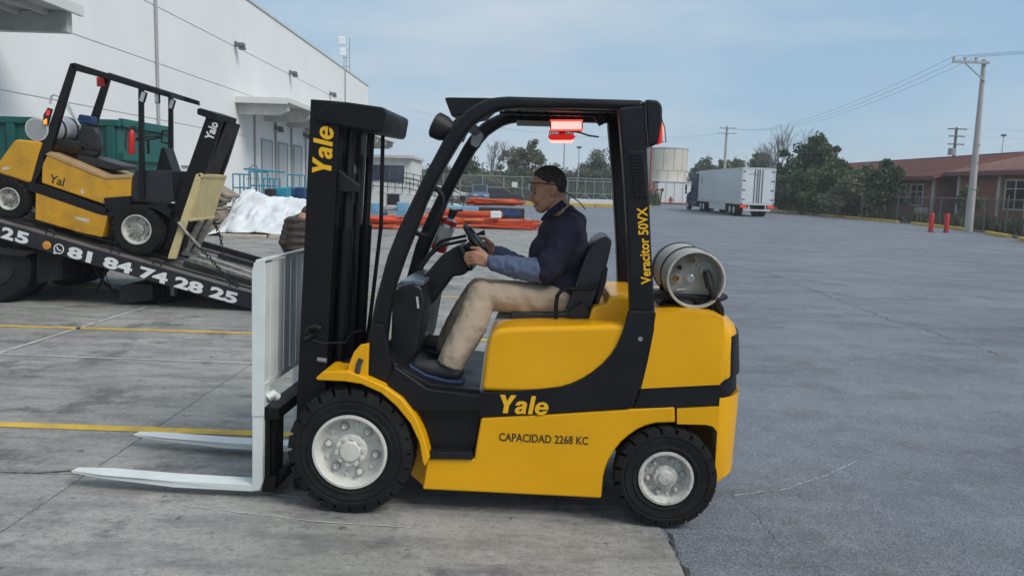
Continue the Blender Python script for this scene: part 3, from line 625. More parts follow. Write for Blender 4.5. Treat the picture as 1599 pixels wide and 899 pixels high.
beams(14, -0.6, 36.0, 0.4, 0.3, 3, 2.2, 'orange', 'orange beam stacked on the dark pallet crate behind the beam piles', 'orange beams on the pallet crate', 0.05, 0.15, 0.74)
pc = tag(MB().box(-1.4, 0.8, 35.4, 36.6, 0.0, 0.72).build('pallet_crate', 'cardark', bevel=0.03), 'dark steel pallet crate under orange beams, in front of the driver', 'crate')
MB().box(-0.2, 0.6, 35.38, 35.4, 0.4, 0.65).build('side_panel', 'bluebox', pc)
tag(MB().box(-2.6, -1.2, 34.2, 34.8, 0.0, 0.76).build('sheet_stack', 'lightblue', bevel=0.03), 'stack of pale blue sheets behind the faded orange beams', 'sheet stack')
wb = MB().box(-0.62, -0.2, 31.2, 31.5, 0.44, 0.7).build('white_box', 'shed', bevel=0.03); tag(wb, 'small white box on the orange beams before the driver', 'box')
# bits left of the near guard leg
crate(579, 317, 592, 345, 30.5, 'lightblue', 'pale blue crate behind the left orange beams')
crate(619, 316, 636, 340, 31.2, 'lightblue', 'pale blue crate between the guard legs and the plastic chair')
crate(592, 332, 602, 345, 30.9, 'bluebox', 'small dark blue crate next to the grey plastic chair')
ch = thing('grey_chair', 'grey chair with dark seat back standing behind orange beams', 'chair', (atY(612, 330, 31.6).x, 31.6, 0))
cx = ch.location.x
MB().box(cx - 0.28, cx + 0.28, 31.4, 31.9, 0.62, 0.70).build('seat', 'pipe', ch, bevel=0.03)
MB().box(cx - 0.26, cx + 0.26, 31.9, 31.97, 0.8, 1.25).build('backrest', 'darkframe', ch, bevel=0.04)
for X in (cx - 0.25, cx + 0.25):
    for Y in (31.45, 31.88): MB().tube([(X, Y, 0), (X, Y, 0.62 if Y < 31.6 else 1.2)], 0.022, 6).build('leg', 'grey', ch)

# ================================================================== FAR YARD: white office, ramp, fence, gate, cars
ob = thing('site_office', 'small white flat-roofed office with wide blue glass window beyond the ramp', 'building', (-11, 66, 0))
a, b = atY(575, 250, 64), atY(632, 250, 64); zt = atY(620, 247, 64).z; bx = atY(642, 270, 66.5)
MB().box(a.x - 3, b.x, 64, 72, 0, zt).build('wall', 'offwhite', ob)
MB().box(a.x - 3.2, b.x + 0.7, 63.6, 72.4, zt, zt + 0.22).build('roof', 'trim', ob)
MB().box(b.x, b.x + 0.5, 64.3, 72, 0, zt).build('end_wall', 'offwhite', ob)
w0, w1 = atY(578, 257, 63.98), atY(631, 284, 63.98)
wf = MB().box(w0.x, w1.x, 63.9, 64.0, w1.z, w0.z).build('window', 'rail', ob)
for k in range(4):
    x0 = w0.x + (w1.x - w0.x) * k / 4 + 0.04; x1 = w0.x + (w1.x - w0.x) * (k + 1) / 4 - 0.04
    MB().box(x0, x1, 63.86, 63.9, w1.z + 0.05, w0.z - 0.05).build('pane', 'winblue', wf)
rp = thing('access_ramp', 'white walled access ramp with black railings in front of the site office', 'ramp', (-7, 55, 0))
p = [atY(560, 296, 56), atY(640, 302, 56), atY(712, 318, 56)]
prof = [(p[0].x, 0), (p[2].x + 0.3, 0), (p[2].x + 0.3, 0.2), (p[1].x, p[1].z), (p[0].x, p[0].z)]
MB().prism(prof, 56, 58).build('ramp_wall', 'offwhite', rp)
def railing(par, a, b, n, Yr, h=1.0, mat='rail'):
    m = MB()
    for k in range(n + 1):
        t = k / n; x = a.x + (b.x - a.x) * t; z = a.z + (b.z - a.z) * t
        MB().tube([(x, Yr, z), (x, Yr, z + h)], 0.03, 5).build('baluster', mat, par)
    for q in (1.0, 0.66, 0.33):
        MB().tube([(a.x, Yr, a.z + h * q), (b.x, Yr, b.z + h * q)], 0.028, 5).build('handrail', mat, par)
railing(rp, p[0], p[1], 7, 55.9); railing(rp, p[1], Vector((p[2].x + 0.3, 0, 0.1)), 6, 55.9)
p2 = [atY(590, 282, 60), atY(690, 303, 60)]
MB().prism([(p2[0].x - 2, 0), (p2[1].x, 0), (p2[1].x, p2[1].z), (p2[0].x, p2[0].z), (p2[0].x - 2, p2[0].z)], 60, 61.5).build('ramp_wall', 'offwhite', rp)
railing(rp, p2[0], p2[1], 9, 59.9)
hr = thing('low_railing', 'low black tube railing at the ramp foot behind the fire extinguisher', 'railing', (atY(740, 315, 54).x, 54, 0))
a, b = atY(690, 322, 54), atY(757, 316, 54)
MB().tube([(a.x, 54, 0.0), (a.x, 54, 0.85), (b.x, 54, 0.95), (b.x, 54, 0)], 0.035, 6).build('top_rail', 'rail', hr)
MB().tube([(a.x, 54, 0.45), (b.x, 54, 0.5)], 0.03, 6).build('mid_rail', 'rail', hr)
for k in range(1, 4): MB().tube([(a.x + (b.x - a.x) * k / 4, 54, 0), (a.x + (b.x - a.x) * k / 4, 54, 0.9)], 0.03, 6).build('post', 'rail', hr)

FY = 86.0
fn = thing('chain_link_fence', 'tall grey chain-link fence in front of the far trees', 'fence', (0, FY, 0))
xs = [atY(px, 300, FY).x for px in (640, 663, 692, 718, 753, 786, 815, 850, 885)]
for X in xs: MB().tube([(X, FY, 0), (X, FY, 2.75)], 0.055, 6).build('post', 'galv', fn)
for z in (2.68, 1.5, 0.15): MB().tube([(xs[0] - 6, FY, z), (xs[-1], FY, z)], 0.03, 5).build('rail', 'galv', fn)
MB().add([(xs[0] - 6, FY + 0.05, 0.1), (xs[-1], FY + 0.05, 0.1), (xs[-1], FY + 0.05, 2.68), (xs[0] - 6, FY + 0.05, 2.68)], [(0, 1, 2, 3)]).build('wire_mesh', 'chain', fn, smooth=0)
tag(MB().box(atY(799, 293, FY - .2).x, atY(808, 293, FY - .2).x, FY - 0.14, FY - 0.1, 1.55, 2.1).build('fence_sign', 'shed', bevel=0.01), 'small white notice on the chain-link fence near the driver\'s face', 'sign')
GY = 84.5
gt = thing('sliding_gate', 'grey-green sliding gate with diagonal braces behind the driver', 'gate', (9, GY, 0))
g0, g1 = atY(886, 300, GY).x, atY(955, 300, GY).x
zt = atY(920, 279, GY).z
gx = [g0 + (g1 - g0) * k / 5 for k in range(6)]
for X in gx: MB().tube([(X, GY, 0.1), (X, GY, zt)], 0.06, 6).build('upright', 'greenrail', gt)
for z in (zt, zt - 0.32, 1.1, 0.12): MB().tube([(g0, GY, z), (g1, GY, z)], 0.055, 6).build('rail', 'greenrail', gt)
for k in range(0, 5, 2):
    MB().tube([(gx[k], GY, 1.1), (gx[k + 1], GY, 0.15)], 0.05, 6).build('brace', 'greenrail', gt); MB().tube([(gx[k + 1], GY, 0.15), (gx[min(k + 2, 5)], GY, 1.1)], 0.05, 6).build('brace', 'greenrail', gt)
MB().add([(g0, GY + 0.06, 0.12), (g1, GY + 0.06, 0.12), (g1, GY + 0.06, zt), (g0, GY + 0.06, zt)], [(0, 1, 2, 3)]).build('wire_mesh', 'gatemesh', gt, smooth=0)

def kerb(name, pts, mat='curb', h=0.15, w=0.3, step=2.0, gap=0.03, skip=()):
    base = None; segs = []
    P = [Vector((p[0], p[1], 0)) for p in pts]; path = []
    for a, b in zip(P[:-1], P[1:]):
        n = max(1, int((b - a).length / step))
        for k in range(n): path.append((a.lerp(b, k / n), a.lerp(b, (k + 1) / n)))
    first = None
    for k, (a, b) in enumerate(path):
        if k in skip: continue
        d = (b - a).normalized() * gap
        m = MB().bar(a + d + Vector((0, 0, h / 2 - 0.02)), b - d + Vector((0, 0, h / 2 - 0.02)), w, h + 0.04)
        if first is None: first = struct(m.build(name, mat, bevel=0.03))
        else: m.build('kerb_stone', mat, first, bevel=0.03)
    return first
kerb('yellow_kerb', [(0.0, 74.0), (13.5, 74.5)], step=2.4, h=0.3, w=0.35)
kerb('yellow_kerb', [(14.6, 100), (24, 102)], step=2.4)
gr = [(-60, 75.5), (14, 75.5), (14, 102.5), (70, 102.5), (70, 400), (-60, 400)]
struct(MB().add([(x, y, 0.004) for x, y in gr], [tuple(range(len(gr)))]).build('verge', 'soil', smooth=0))
wbm = tag(MB().box(atY(890, 310, 79).x, atY(958, 310, 79).x, 79, 79.3, 0.1, 0.62).build('barrier_rail', 'shed', bevel=0.04), 'low white barrier rail in front of the sliding gate', 'barrier')

def car(x, y, rot, mat, label, L=4.4, W=1.75, H=1.5):
    t = thing('parked_car', label, 'car', (x, y, 0), rot, 'cars parked beyond the ramp', world=False)
    h = L / 2
    body = [(-h, 0.35), (-h, 0.78), (-h * 0.62, 0.92), (h * 0.45, 0.95), (h * 0.95, 0.82), (h, 0.5), (h, 0.32), (-h, 0.3)]
    MB().prism(body, -W / 2, W / 2).build('body', mat, t, bevel=0.08)
    MB().prism([(-h * 0.78, 0.9), (-h * 0.55, H - 0.05), (h * 0.1, H), (h * 0.5, 0.92)], -W / 2 + 0.12, W / 2 - 0.12).build('cabin', mat, t, bevel=0.08)
    for sy in (-1, 1):
        MB().prism([(-h * 0.66, 0.95), (-h * 0.5, H - 0.14), (-0.25, H - 0.1), (-0.25, 0.95)], sy * (W / 2 - 0.115), sy * (W / 2 - 0.1)).build('window', 'winblack', t)
        MB().prism([(-0.18, 0.95), (-0.18, H - 0.1), (h * 0.08, H - 0.1), (h * 0.4, 0.95)], sy * (W / 2 - 0.115), sy * (W / 2 - 0.1)).build('window', 'winblack', t)
        for wx in (-h * 0.6, h * 0.6): MB().lathe([(0.31, sy * (W / 2 - 0.2)), (0.31, sy * (W / 2 + 0.01))], 16, 'Y', (wx, 0, 0.31)).build('wheel', 'rubber', t)
        MB().box(h * 0.93, h * 1.01, sy * 0.5 - 0.18, sy * 0.5 + 0.18, 0.6, 0.76).build('headlight', 'alu', t)
    MB().add([(h * 0.47, -W / 2 + 0.2, 0.98), (h * 0.47, W / 2 - 0.2, 0.98), (h * 0.14, W / 2 - 0.25, H - 0.04), (h * 0.14, -W / 2 + 0.25, H - 0.04)], [(0, 1, 2, 3)]).build('windscreen', 'winblack', t)
    return t
c1 = atY(749, 305, 80).x; car(c1, 80, -1.5, 'carblue', 'blue-grey car parked in front of the fence, nearest the dry tree', H=1.75)
car(atY(700, 305, 81).x, 81, 0.05, 'carwhite', 'white car parked behind the ramp railing', L=4.8)
car(atY(783, 305, 82.5).x, 82.5, 0.05, 'cardark', 'dark car parked behind the fence posts left of the driver')

# light poles
def lightpole(px, base_y, top_y, Y, label, r=0.07, head='lamp'):
    b = atY(px, base_y, Y); tp = atY(px, top_y, Y)
    t = thing('light_pole', label, 'light pole', (b.x, Y, 0), group='yard light poles')
    MB().tube([(b.x, Y, 0), (b.x, Y, tp.z)], [r, r * 0.6], 8).build('pole', 'galv', t)
    if head: MB().lathe([(0.05, tp.z - 0.1), (0.3, tp.z), (0.34, tp.z + 0.12), (0.1, tp.z + 0.22)], 14, 'Z', (b.x, Y, 0)).build('lamp_head', 'lamp', t)
    return t
lightpole(878, 320, 205, 92, 'plain grey pole rising behind the driver to the red lights', 0.09, 'flood')
lightpole(901, 320, 231, 96, 'dark lamp post with round head behind the driver')
lightpole(1558, 300, 212, 95, 'thin lamp post far behind the brick building')

# ================================================================== SILO, SHED, RED PIPES
sc = atY(1036, 318, 104.0); R = 3.0; cx, cy = sc.x + 0.2, 106.0; H = atY(1040, 232, 104).z
sl = thing('storage_silo', 'round beige panelled storage tank behind the white shed', 'silo', (cx, cy, 0))
MB().lathe([(R - 0.05, 0), (R - 0.05, H - 0.02)], 48, 'Z', (cx, cy, 0)).build('shell', 'pipe', sl)
NP = 14; hz = H * 0.60
for k in range(NP):
    for z0, z1, off in ((0.0, hz - 0.04, 0.5), (hz + 0.02, H, 0.0)):
        a0 = 2 * math.pi * (k + off) / NP + 0.012; a1 = 2 * math.pi * (k + 1 + off) / NP - 0.012; vs = []
        for q in range(7):
            t = a0 + (a1 - a0) * q / 6
            for rr in (R - 0.05, R):
                for z in (z0, z1): vs.append((cx + rr * math.cos(t), cy + rr * math.sin(t), z))
        fs = []
        for q in range(6):
            i = q * 4; fs += [(i + 2, i + 6, i + 7, i + 3), (i, i + 1, i + 5, i + 4), (i + 1, i + 3, i + 7, i + 5), (i, i + 4, i + 6, i + 2)]
        fs += [(0, 2, 3, 1), (24, 25, 27, 26)]
        MB().add(vs, fs).build('panel', 'tanksilo', sl, smooth=30)
MB().lathe([(R + 0.06, H), (R + 0.06, H + 0.06), (0.2, H + 0.35)], 48, 'Z', (cx, cy, 0)).build('roof', 'pipe', sl)
a, b = atY(1026, 318, 100), atY(1078, 318, 100); zt = atY(1050, 284, 100).z
sh = thing('white_shed', 'white metal shed in front of the round tank', 'shed', ((a.x + b.x) / 2, 102, 0))
MB().prism([(a.x, 0), (b.x, 0), (b.x, zt), (a.x + 0.5, zt), (a.x, zt - 0.2)], 100, 104).build('wall', 'shed', sh, bevel=0.05)
for k in range(1, 4):
    X = a.x + (b.x - a.x) * k / 4; MB().box(X - 0.025, X + 0.025, 99.97, 100, 0.1, zt - 0.1).build('seam', 'pipe', sh)
MB().box(a.x - 0.1, b.x + 0.1, 99.9, 104.1, zt + 0.0, zt + 0.08).build('roof', 'shed', sh)
rpz = thing('red_pipework', 'red fire water pipes rising beside the tank and shed', 'pipes', (a.x - 0.5, 99.5, 0))
xa = atY(1021, 300, 99.5).x; xb = atY(1014, 300, 101).x
MB().tube([(xa, 99.5, 0), (xa, 99.5, 2.6)], 0.12, 8).build('riser', 'redpipe', rpz)
MB().tube([(xa - 1.5, 99.5, 1.75), (xa + 1.0, 99.5, 1.75)], 0.10, 8).build('header', 'redpipe', rpz)
MB().tube([(xb, 101, 0), (xb, 101, H + 0.1)], 0.13, 8).build('riser', 'redpipe', rpz)
MB().tube([(xa - 2, 99.3, 0.15), (xa + 5.2, 99.3, 0.15)], 0.10, 8).build('header', 'redpipe', rpz)
MB().lathe([(0.22, -0.12), (0.22, 0.12)], 10, 'X', (xa + 1.05, 99.5, 1.75)).build('valve', 'rail', rpz)
hy = tag(MB().lathe([(0.2, 0), (0.2, 0.2), (0.14, 0.25), (0.14, 0.7), (0.2, 0.75), (0.12, 0.95)], 12, 'Z', (atY(1047, 318, 98.6).x, 98.6, 0)).build('fire_hydrant', 'redpipe'), 'red hydrant in front of the white shed', 'hydrant')
MB().lathe([(0.09, -0.3), (0.09, 0.3)], 8, 'X', (atY(1047, 318, 98.6).x, 98.6, 0.55)).build('outlet', 'redpipe', hy)

# ================================================================== SEMI TRAILER
ty = 58.0
xl, xr = atY(1158, 300, ty).x, atY(1209, 300, ty).x; zt = atY(1180, 262.5, ty).z; zf = atY(1170, 317, ty).z
tk = thing('semi_truck', 'white semi-trailer with dark blue tractor parked across the asphalt', 'truck', ((xl + xr) / 2, ty + 7, 0))
fy = ty + 13.2
MB().box(xl, xr, ty, fy, zf, zt).build('trailer_body', 'trailer', tk, bevel=0.03)
for q in range(26):
    Y = ty + 0.25 + q * 0.5; MB().box(xl - 0.012, xl, Y, Y + 0.03, zf + 0.1, zt - 0.06).build('rivet_seam', 'alu', tk)
e = MB(); e.box(xl - 0.02, xl + 0.0, ty, fy, zf - 0.12, zf + 0.1); e.box(xl - 0.02, xl, ty, fy, zt - 0.08, zt + 0.02); e.build('side_rail', 'alu', tk)
e = MB(); e.box(xl - 0.03, xl + 0.08, ty - 0.03, ty, zf, zt); e.box(xr - 0.08, xr + 0.03, ty - 0.03, ty, zf, zt); e.box(xl + .08, xr - .08, ty - 0.03, ty, zt - 0.1, zt + 0.03); e.box(xl + .08, xr - .08, ty - 0.05, ty, zf - 0.14, zf + 0.04); e.build('rear_frame', 'alu', tk)
xm = (xl + xr) / 2
for sgn in (-1, 1):
    x0, x1 = (xl + 0.09, xm - 0.015) if sgn < 0 else (xm + 0.015, xr - 0.09)
    d = MB().box(x0, x1, ty - 0.02, ty, zf + 0.05, zt - 0.11).build('rear_door', 'trailer', tk)
    for o_ in (0.08, 0.28): MB().tube([(xm + sgn * o_, ty - 0.05, zf), (xm + sgn * o_, ty - 0.05, zt - 0.1)], 0.022, 6).build('lock_rod', 'darkframe', d)
    for k in range(4): z = zf + 0.25 + k * (zt - zf - 0.5) / 3; xx = x0 + 0.05 if sgn < 0 else x1 - 0.05; MB().box(xx - 0.12, xx + 0.12, ty - 0.045, ty - 0.02, z - 0.03, z + 0.03).build('hinge', 'darkframe', d)
    MB().box(xm + sgn * 1.0 - 0.22, xm + sgn * 1.0 + 0.22, ty - 0.05, ty + 0.05, zf - 0.34, zf - 0.16).build('tail_light', 'redlens', tk)
    MB().box(xm + sgn * 0.82 - 0.3, xm + sgn * 0.82 + 0.3, ty + 3.1, ty + 3.14, 0.2, zf - 0.1).build('mud_flap', 'pipe', tk)
bmp = MB(); bmp.box(xl + 0.2, xr - 0.2, ty - 0.04, ty + 0.06, 0.42, 0.54)
for X in (xl + 0.55, xr - 0.6): bmp.box(X, X + 0.08, ty - 0.03, ty + 0.05, 0.54, zf)
bmp.build('rear_bumper', 'alu', tk)
MB().box(xm - 0.9, xm + 0.9, ty + 0.4, fy, zf - 0.3, zf - 0.02).build('chassis', 'darkframe', tk)
MB().box(xl + 0.02, xl + 0.08, ty + 4.3, ty + 9.2, 0.35, zf - 0.05).build('side_skirt', 'trailer', tk)
def twheel(Y, X0, X1, R=0.46):
    w = MB().lathe([(R * 0.55, X0), (R * 0.95, X0), (R, X0 + 0.04), (R, X1 - 0.04), (R * 0.95, X1), (R * 0.55, X1)], 22, 'X', (0, Y, R)).build('wheel', 'rubber', tk)
    MB().lathe([(R * 0.56, X0 - 0.004), (R * 0.5, X0 + 0.05), (R * 0.25, X0 + 0.06), (R * 0.2, X0 - 0.04), (R * 0.01, X0 - 0.05)], 18, 'X', (0, Y, R)).build('rim', 'alu', w)
for Y in (ty + 1.9, ty + 2.95, fy - 1.0, fy - 2.05):
    twheel(Y, xl + 0.03, xl + 0.6); twheel(Y, xr - 0.6, xr - 0.03)
for X in (xl + 0.4, xr - 0.5): MB().box(X, X + 0.12, ty + 9.4, ty + 9.55, 0.15, zf).build('landing_leg', 'grey', tk)
# tractor
MB().prism([(fy - 3.0, 0.55), (fy + 3.6, 0.55), (fy + 3.6, 0.8), (fy - 3.0, 0.85)], xm - 0.5, xm + 0.5).build('tractor_frame', 'darkframe', tk)
def yprism(prof, x0, x1):
    m = MB(); n = len(prof); vs = [(x0, y, z) for y, z in prof] + [(x1, y, z) for y, z in prof]
    return m.add(vs, [tuple(range(n - 1, -1, -1)), tuple(range(n, 2 * n))] + [(i, (i + 1) % n, n + (i + 1) % n, n + i) for i in range(n)])
cabz = zt - 0.05
yprism([(fy + 0.5, 0.5), (fy + 0.5, cabz - 0.1), (fy + 1.2, cabz), (fy + 2.1, cabz - 0.35), (fy + 2.9, 2.1), (fy + 3.1, 1.75), (fy + 4.3, 1.5), (fy + 4.55, 1.2), (fy + 4.6, 0.45)], xl - 0.02, xr + 0.02).build('cab', 'blue', tk, bevel=0.12)
yprism([(fy + 1.75, 1.5), (fy + 1.75, 2.15), (fy + 2.45, 2.1), (fy + 2.75, 1.55)], xl - 0.035, xl - 0.02).build('window', 'winblack', tk)
yprism([(fy + 0.3, 0.35), (fy + 2.6, 0.35), (fy + 2.6, 0.75), (fy + 0.3, 0.75)], xl - 0.06, xl + 0.3).build('side_fairing', 'blue', tk, bevel=0.04)
twheel(fy + 3.7, xl - 0.04, xl + 0.3, 0.45); twheel(fy + 3.7, xr - 0.3, xr + 0.04, 0.45)
for z, h in ((1.75, 0.55), (1.45, 0.25)): MB().box(xl - 0.55, xl - 0.38, fy + 2.75, fy + 2.85, z, z + h).build('mirror', 'rail', tk, bevel=0.03)
MB().tube([(xl, fy + 2.8, 2.2), (xl - 0.45, fy + 2.8, 2.25), (xl - 0.45, fy + 2.8, 1.5), (xl, fy + 2.8, 1.5)], 0.025, 5).build('mirror_arm', 'rail', tk)
text('utility', 'pipe', tk, (xl + 0.42, ty - 0.022, zt - 0.55), (1, 0, 0), (0, 0, 1), 0.75, 0.2, 0.3, 0.02)
em = MB()
for pr in ([(fy - 1.0, zt - 1.0), (fy - 1.55, zt - 1.0), (fy - 1.3, zt - 0.45), (fy - 1.15, zt - 0.45)], [(fy - 1.55, zt - 1.1), (fy - 1.0, zt - 1.1), (fy - 1.0, zt - 1.04), (fy - 1.55, zt - 1.04)], [(fy - 0.75, zt - 0.95), (fy - 0.95, zt - 0.95), (fy - 0.95, zt - 0.5), (fy - 0.85, zt - 0.5)]):
    n = len(pr); em.add([(xl - 0.02, y, z) for y, z in pr] + [(xl - 0.003, y, z) for y, z in pr], [tuple(range(n)), tuple(range(2 * n - 1, n - 1, -1))] + [(i, (i + 1) % n, n + (i + 1) % n, n + i) for i in range(n)])
em.build('emblem', 'pipe', tk)

# ================================================================== UTILITY POLES AND WIRES
pb = gnd(1512, 362); ptop = atY(1534, 93, pb.y)
up = thing('utility_pole', 'tall concrete utility pole with one-sided crossarm beside the red bollards', 'utility pole', (pb.x, pb.y, 0))
px_ = pb.x
MB().tube([(px_, pb.y, 0), (px_ - 0.03, pb.y, ptop.z * 0.43), (px_ - 0.08, pb.y, ptop.z)], [0.21, 0.16, 0.10], 10).build('pole', 'pole', up)
al = atY(1485, 98, pb.y); za = ptop.z - 0.18
MB().bar((al.x, pb.y - 0.14, za), (px_ + 0.12, pb.y - 0.14, za), 0.10, 0.12).build('crossarm', 'galv', up)
MB().bar((al.x + 0.65, pb.y - 0.14, za - 0.05), (px_ - 0.02, pb.y - 0.14, za - 0.95), 0.05, 0.05).build('brace', 'galv', up)
ins = []
for k in range(3):
    X = al.x + 0.05 + k * 0.58
    MB().lathe([(0.05, za + 0.06), (0.05, za + 0.12), (0.09, za + 0.16), (0.05, za + 0.2), (0.09, za + 0.24), (0.03, za + 0.28)], 10, 'Z', (X, pb.y - 0.14, 0)).build('insulator', 'trim', up); ins.append(Vector((X, pb.y - 0.14, za + 0.27)))
for z in (3.6, 4.5, 2.2): MB().lathe([(0.235 - z * 0.017, z), (0.235 - z * 0.017, z + 0.06)], 12, 'Z', (px_, pb.y, 0)).build('band', 'grey', up)
d2 = 112.0
p2b = atY(1129, 300, d2); p2t = atY(1131, 197, d2)
u2 = thing('utility_pole', 'distant utility pole with two crossarms above the semi-trailer', 'utility pole', (p2b.x, d2, 0))
MB().tube([(p2b.x, d2, 0), (p2b.x, d2, p2t.z)], [0.24, 0.15], 8).build('pole', 'pole', u2)
for z, w in ((p2t.z - 0.3, 1.1), (p2t.z - 1.0, 1.3)): MB().bar((p2b.x - w, d2 - 0.2, z), (p2b.x + w, d2 - 0.2, z), 0.12, 0.12).build('crossarm', 'galv', u2)
d3 = 98.0
p3b = atY(1482, 320, d3); p3t = atY(1486, 199, d3)
u3 = thing('utility_pole', 'distant pole with three crossarms and transformer behind the red roof', 'utility pole', (p3b.x, d3, 0))
MB().tube([(p3b.x, d3, 0), (p3b.x, d3, p3t.z)], [0.25, 0.15], 8).build('pole', 'wood2', u3)
for z, w in ((p3t.z - 0.2, 1.15), (p3t.z - 1.05, 0.95), (p3t.z - 2.0, 1.0)): MB().bar((p3b.x - w, d3 - 0.2, z), (p3b.x + w, d3 - 0.2, z), 0.14, 0.14).build('crossarm', 'wood2', u3)
MB().lathe([(0.4, p3t.z - 3.3), (0.4, p3t.z - 2.5)], 12, 'Z', (p3b.x - 0.5, d3 - 0.3, 0)).build('transformer', 'grey', u3)
def wire(a, b, sag, label, r=0.008):
    pts = []
    for i in range(25):
        t = i / 24; p = a.lerp(b, t); p.z -= sag * 4 * t * (1 - t); pts.append(p)
    tag(MB().tube(pts, r, 5).build('power_line', 'wire'), label, 'power line', 'overhead power lines')
for k, i_ in enumerate(ins):
    nm = ('outermost', 'middle', 'innermost')[k]
    wire(i_, Vector((p2b.x - 1.0 + k * 0.9, d2 - 0.2, p2t.z - 0.2)), 1.6, nm + ' wire running from the tall concrete pole to the distant pole')
    wire(i_, Vector((i_.x + 22, 14 + k * 0.5, i_.z + 1.2)), 0.6, nm + ' wire running from the concrete pole out past the right edge')
wire(Vector((p3b.x + 1.1, d3 - .2, p3t.z - 0.1)), Vector((p3b.x + 40, 86, p3t.z - 0.3)), 0.4, 'upper wire leaving the distant transformer pole to the right')
wire(Vector((p3b.x + 0.9, d3 - .2, p3t.z - 1.0)), Vector((p3b.x + 40, 86, p3t.z - 1.2)), 0.4, 'lower wire leaving the distant transformer pole to the right')
wire(Vector((p2b.x, d2 - .2, p2t.z - 0.9)), Vector((-12, 95, 10.2)), 1.8, 'long wire crossing the sky behind the forklift guard', 0.012)

# ================================================================== RIGHT SIDE: kerb, fence, bollards, brick buildings
kerb('yellow_kerb', [(26.4, 80), (26.4, 52), (25.6, 45.5), (24.4, 40.5), (22.6, 35), (20.5, 29.5), (18.5, 25.5)], step=1.9, skip=(13, 18, 21))
vg = [(27, 84), (26.7, 52), (25.9, 45.4), (24.7, 40.4), (22.9, 34.9), (20.8, 29.4), (18.6, 25), (60, 20), (80, 84)]
struct(MB().add([(x, y, 0.05) for x, y in vg] + [(x, y, -0.1) for x, y in vg], [tuple(range(9))] + [(i, 9 + i, 9 + (i + 1) % 9, (i + 1) % 9) for i in range(9)]).build('verge', 'soil', smooth=0))
fpts = [(27.2, 84), (27.2, 53), (26.4, 46), (25.3, 40.5), (23.6, 35), (21.6, 30)]
rfn = thing('chain_link_fence', 'dark low chain-link fence along the yellow kerb before the brick building', 'fence', (26.5, 50, 0))
FH = 1.75
for a, b in zip(fpts[:-1], fpts[1:]):
    A, B = Vector((*a, 0)), Vector((*b, 0)); n = max(2, int((B - A).length / 2.6))
    for k in range(n):
        P = A.lerp(B, k / n); lean = Vector((jit(0.07), jit(0.07), 0))
        MB().tube([P, P + lean + Vector((0, 0, FH + 0.15 + jit(0.1)))], 0.038, 6).build('post', 'galvdark', rfn)
    MB().tube([A + Vector((0, 0, FH)), B + Vector((0, 0, FH))], 0.025, 5).build('rail', 'galvdark', rfn)
    MB().add([A + Vector((0, 0, 0.05)), B + Vector((0, 0, 0.05)), B + Vector((0, 0, FH)), A + Vector((0, 0, FH))], [(0, 1, 2, 3)]).build('wire_mesh', 'chain2', rfn, smooth=0)
for px0, nm in ((1453, 'left'), (1477, 'right')):
    g = gnd(px0, 362 if nm == 'left' else 363); o = tag(MB().lathe([(0.115, 0), (0.115, 0.9), (0.09, 0.95), (0.02, 0.97)], 16, 'Z', (g.x, g.y, 0)).build('bollard', 'red'), nm + ' one of two red bollards beside the concrete pole', 'bollard', 'red bollards')
    MB().lathe([(0.15, -0.004), (0.15, 0.03)], 12, 'Z', (g.x, g.y, 0)).build('base_ring', 'crack', o)
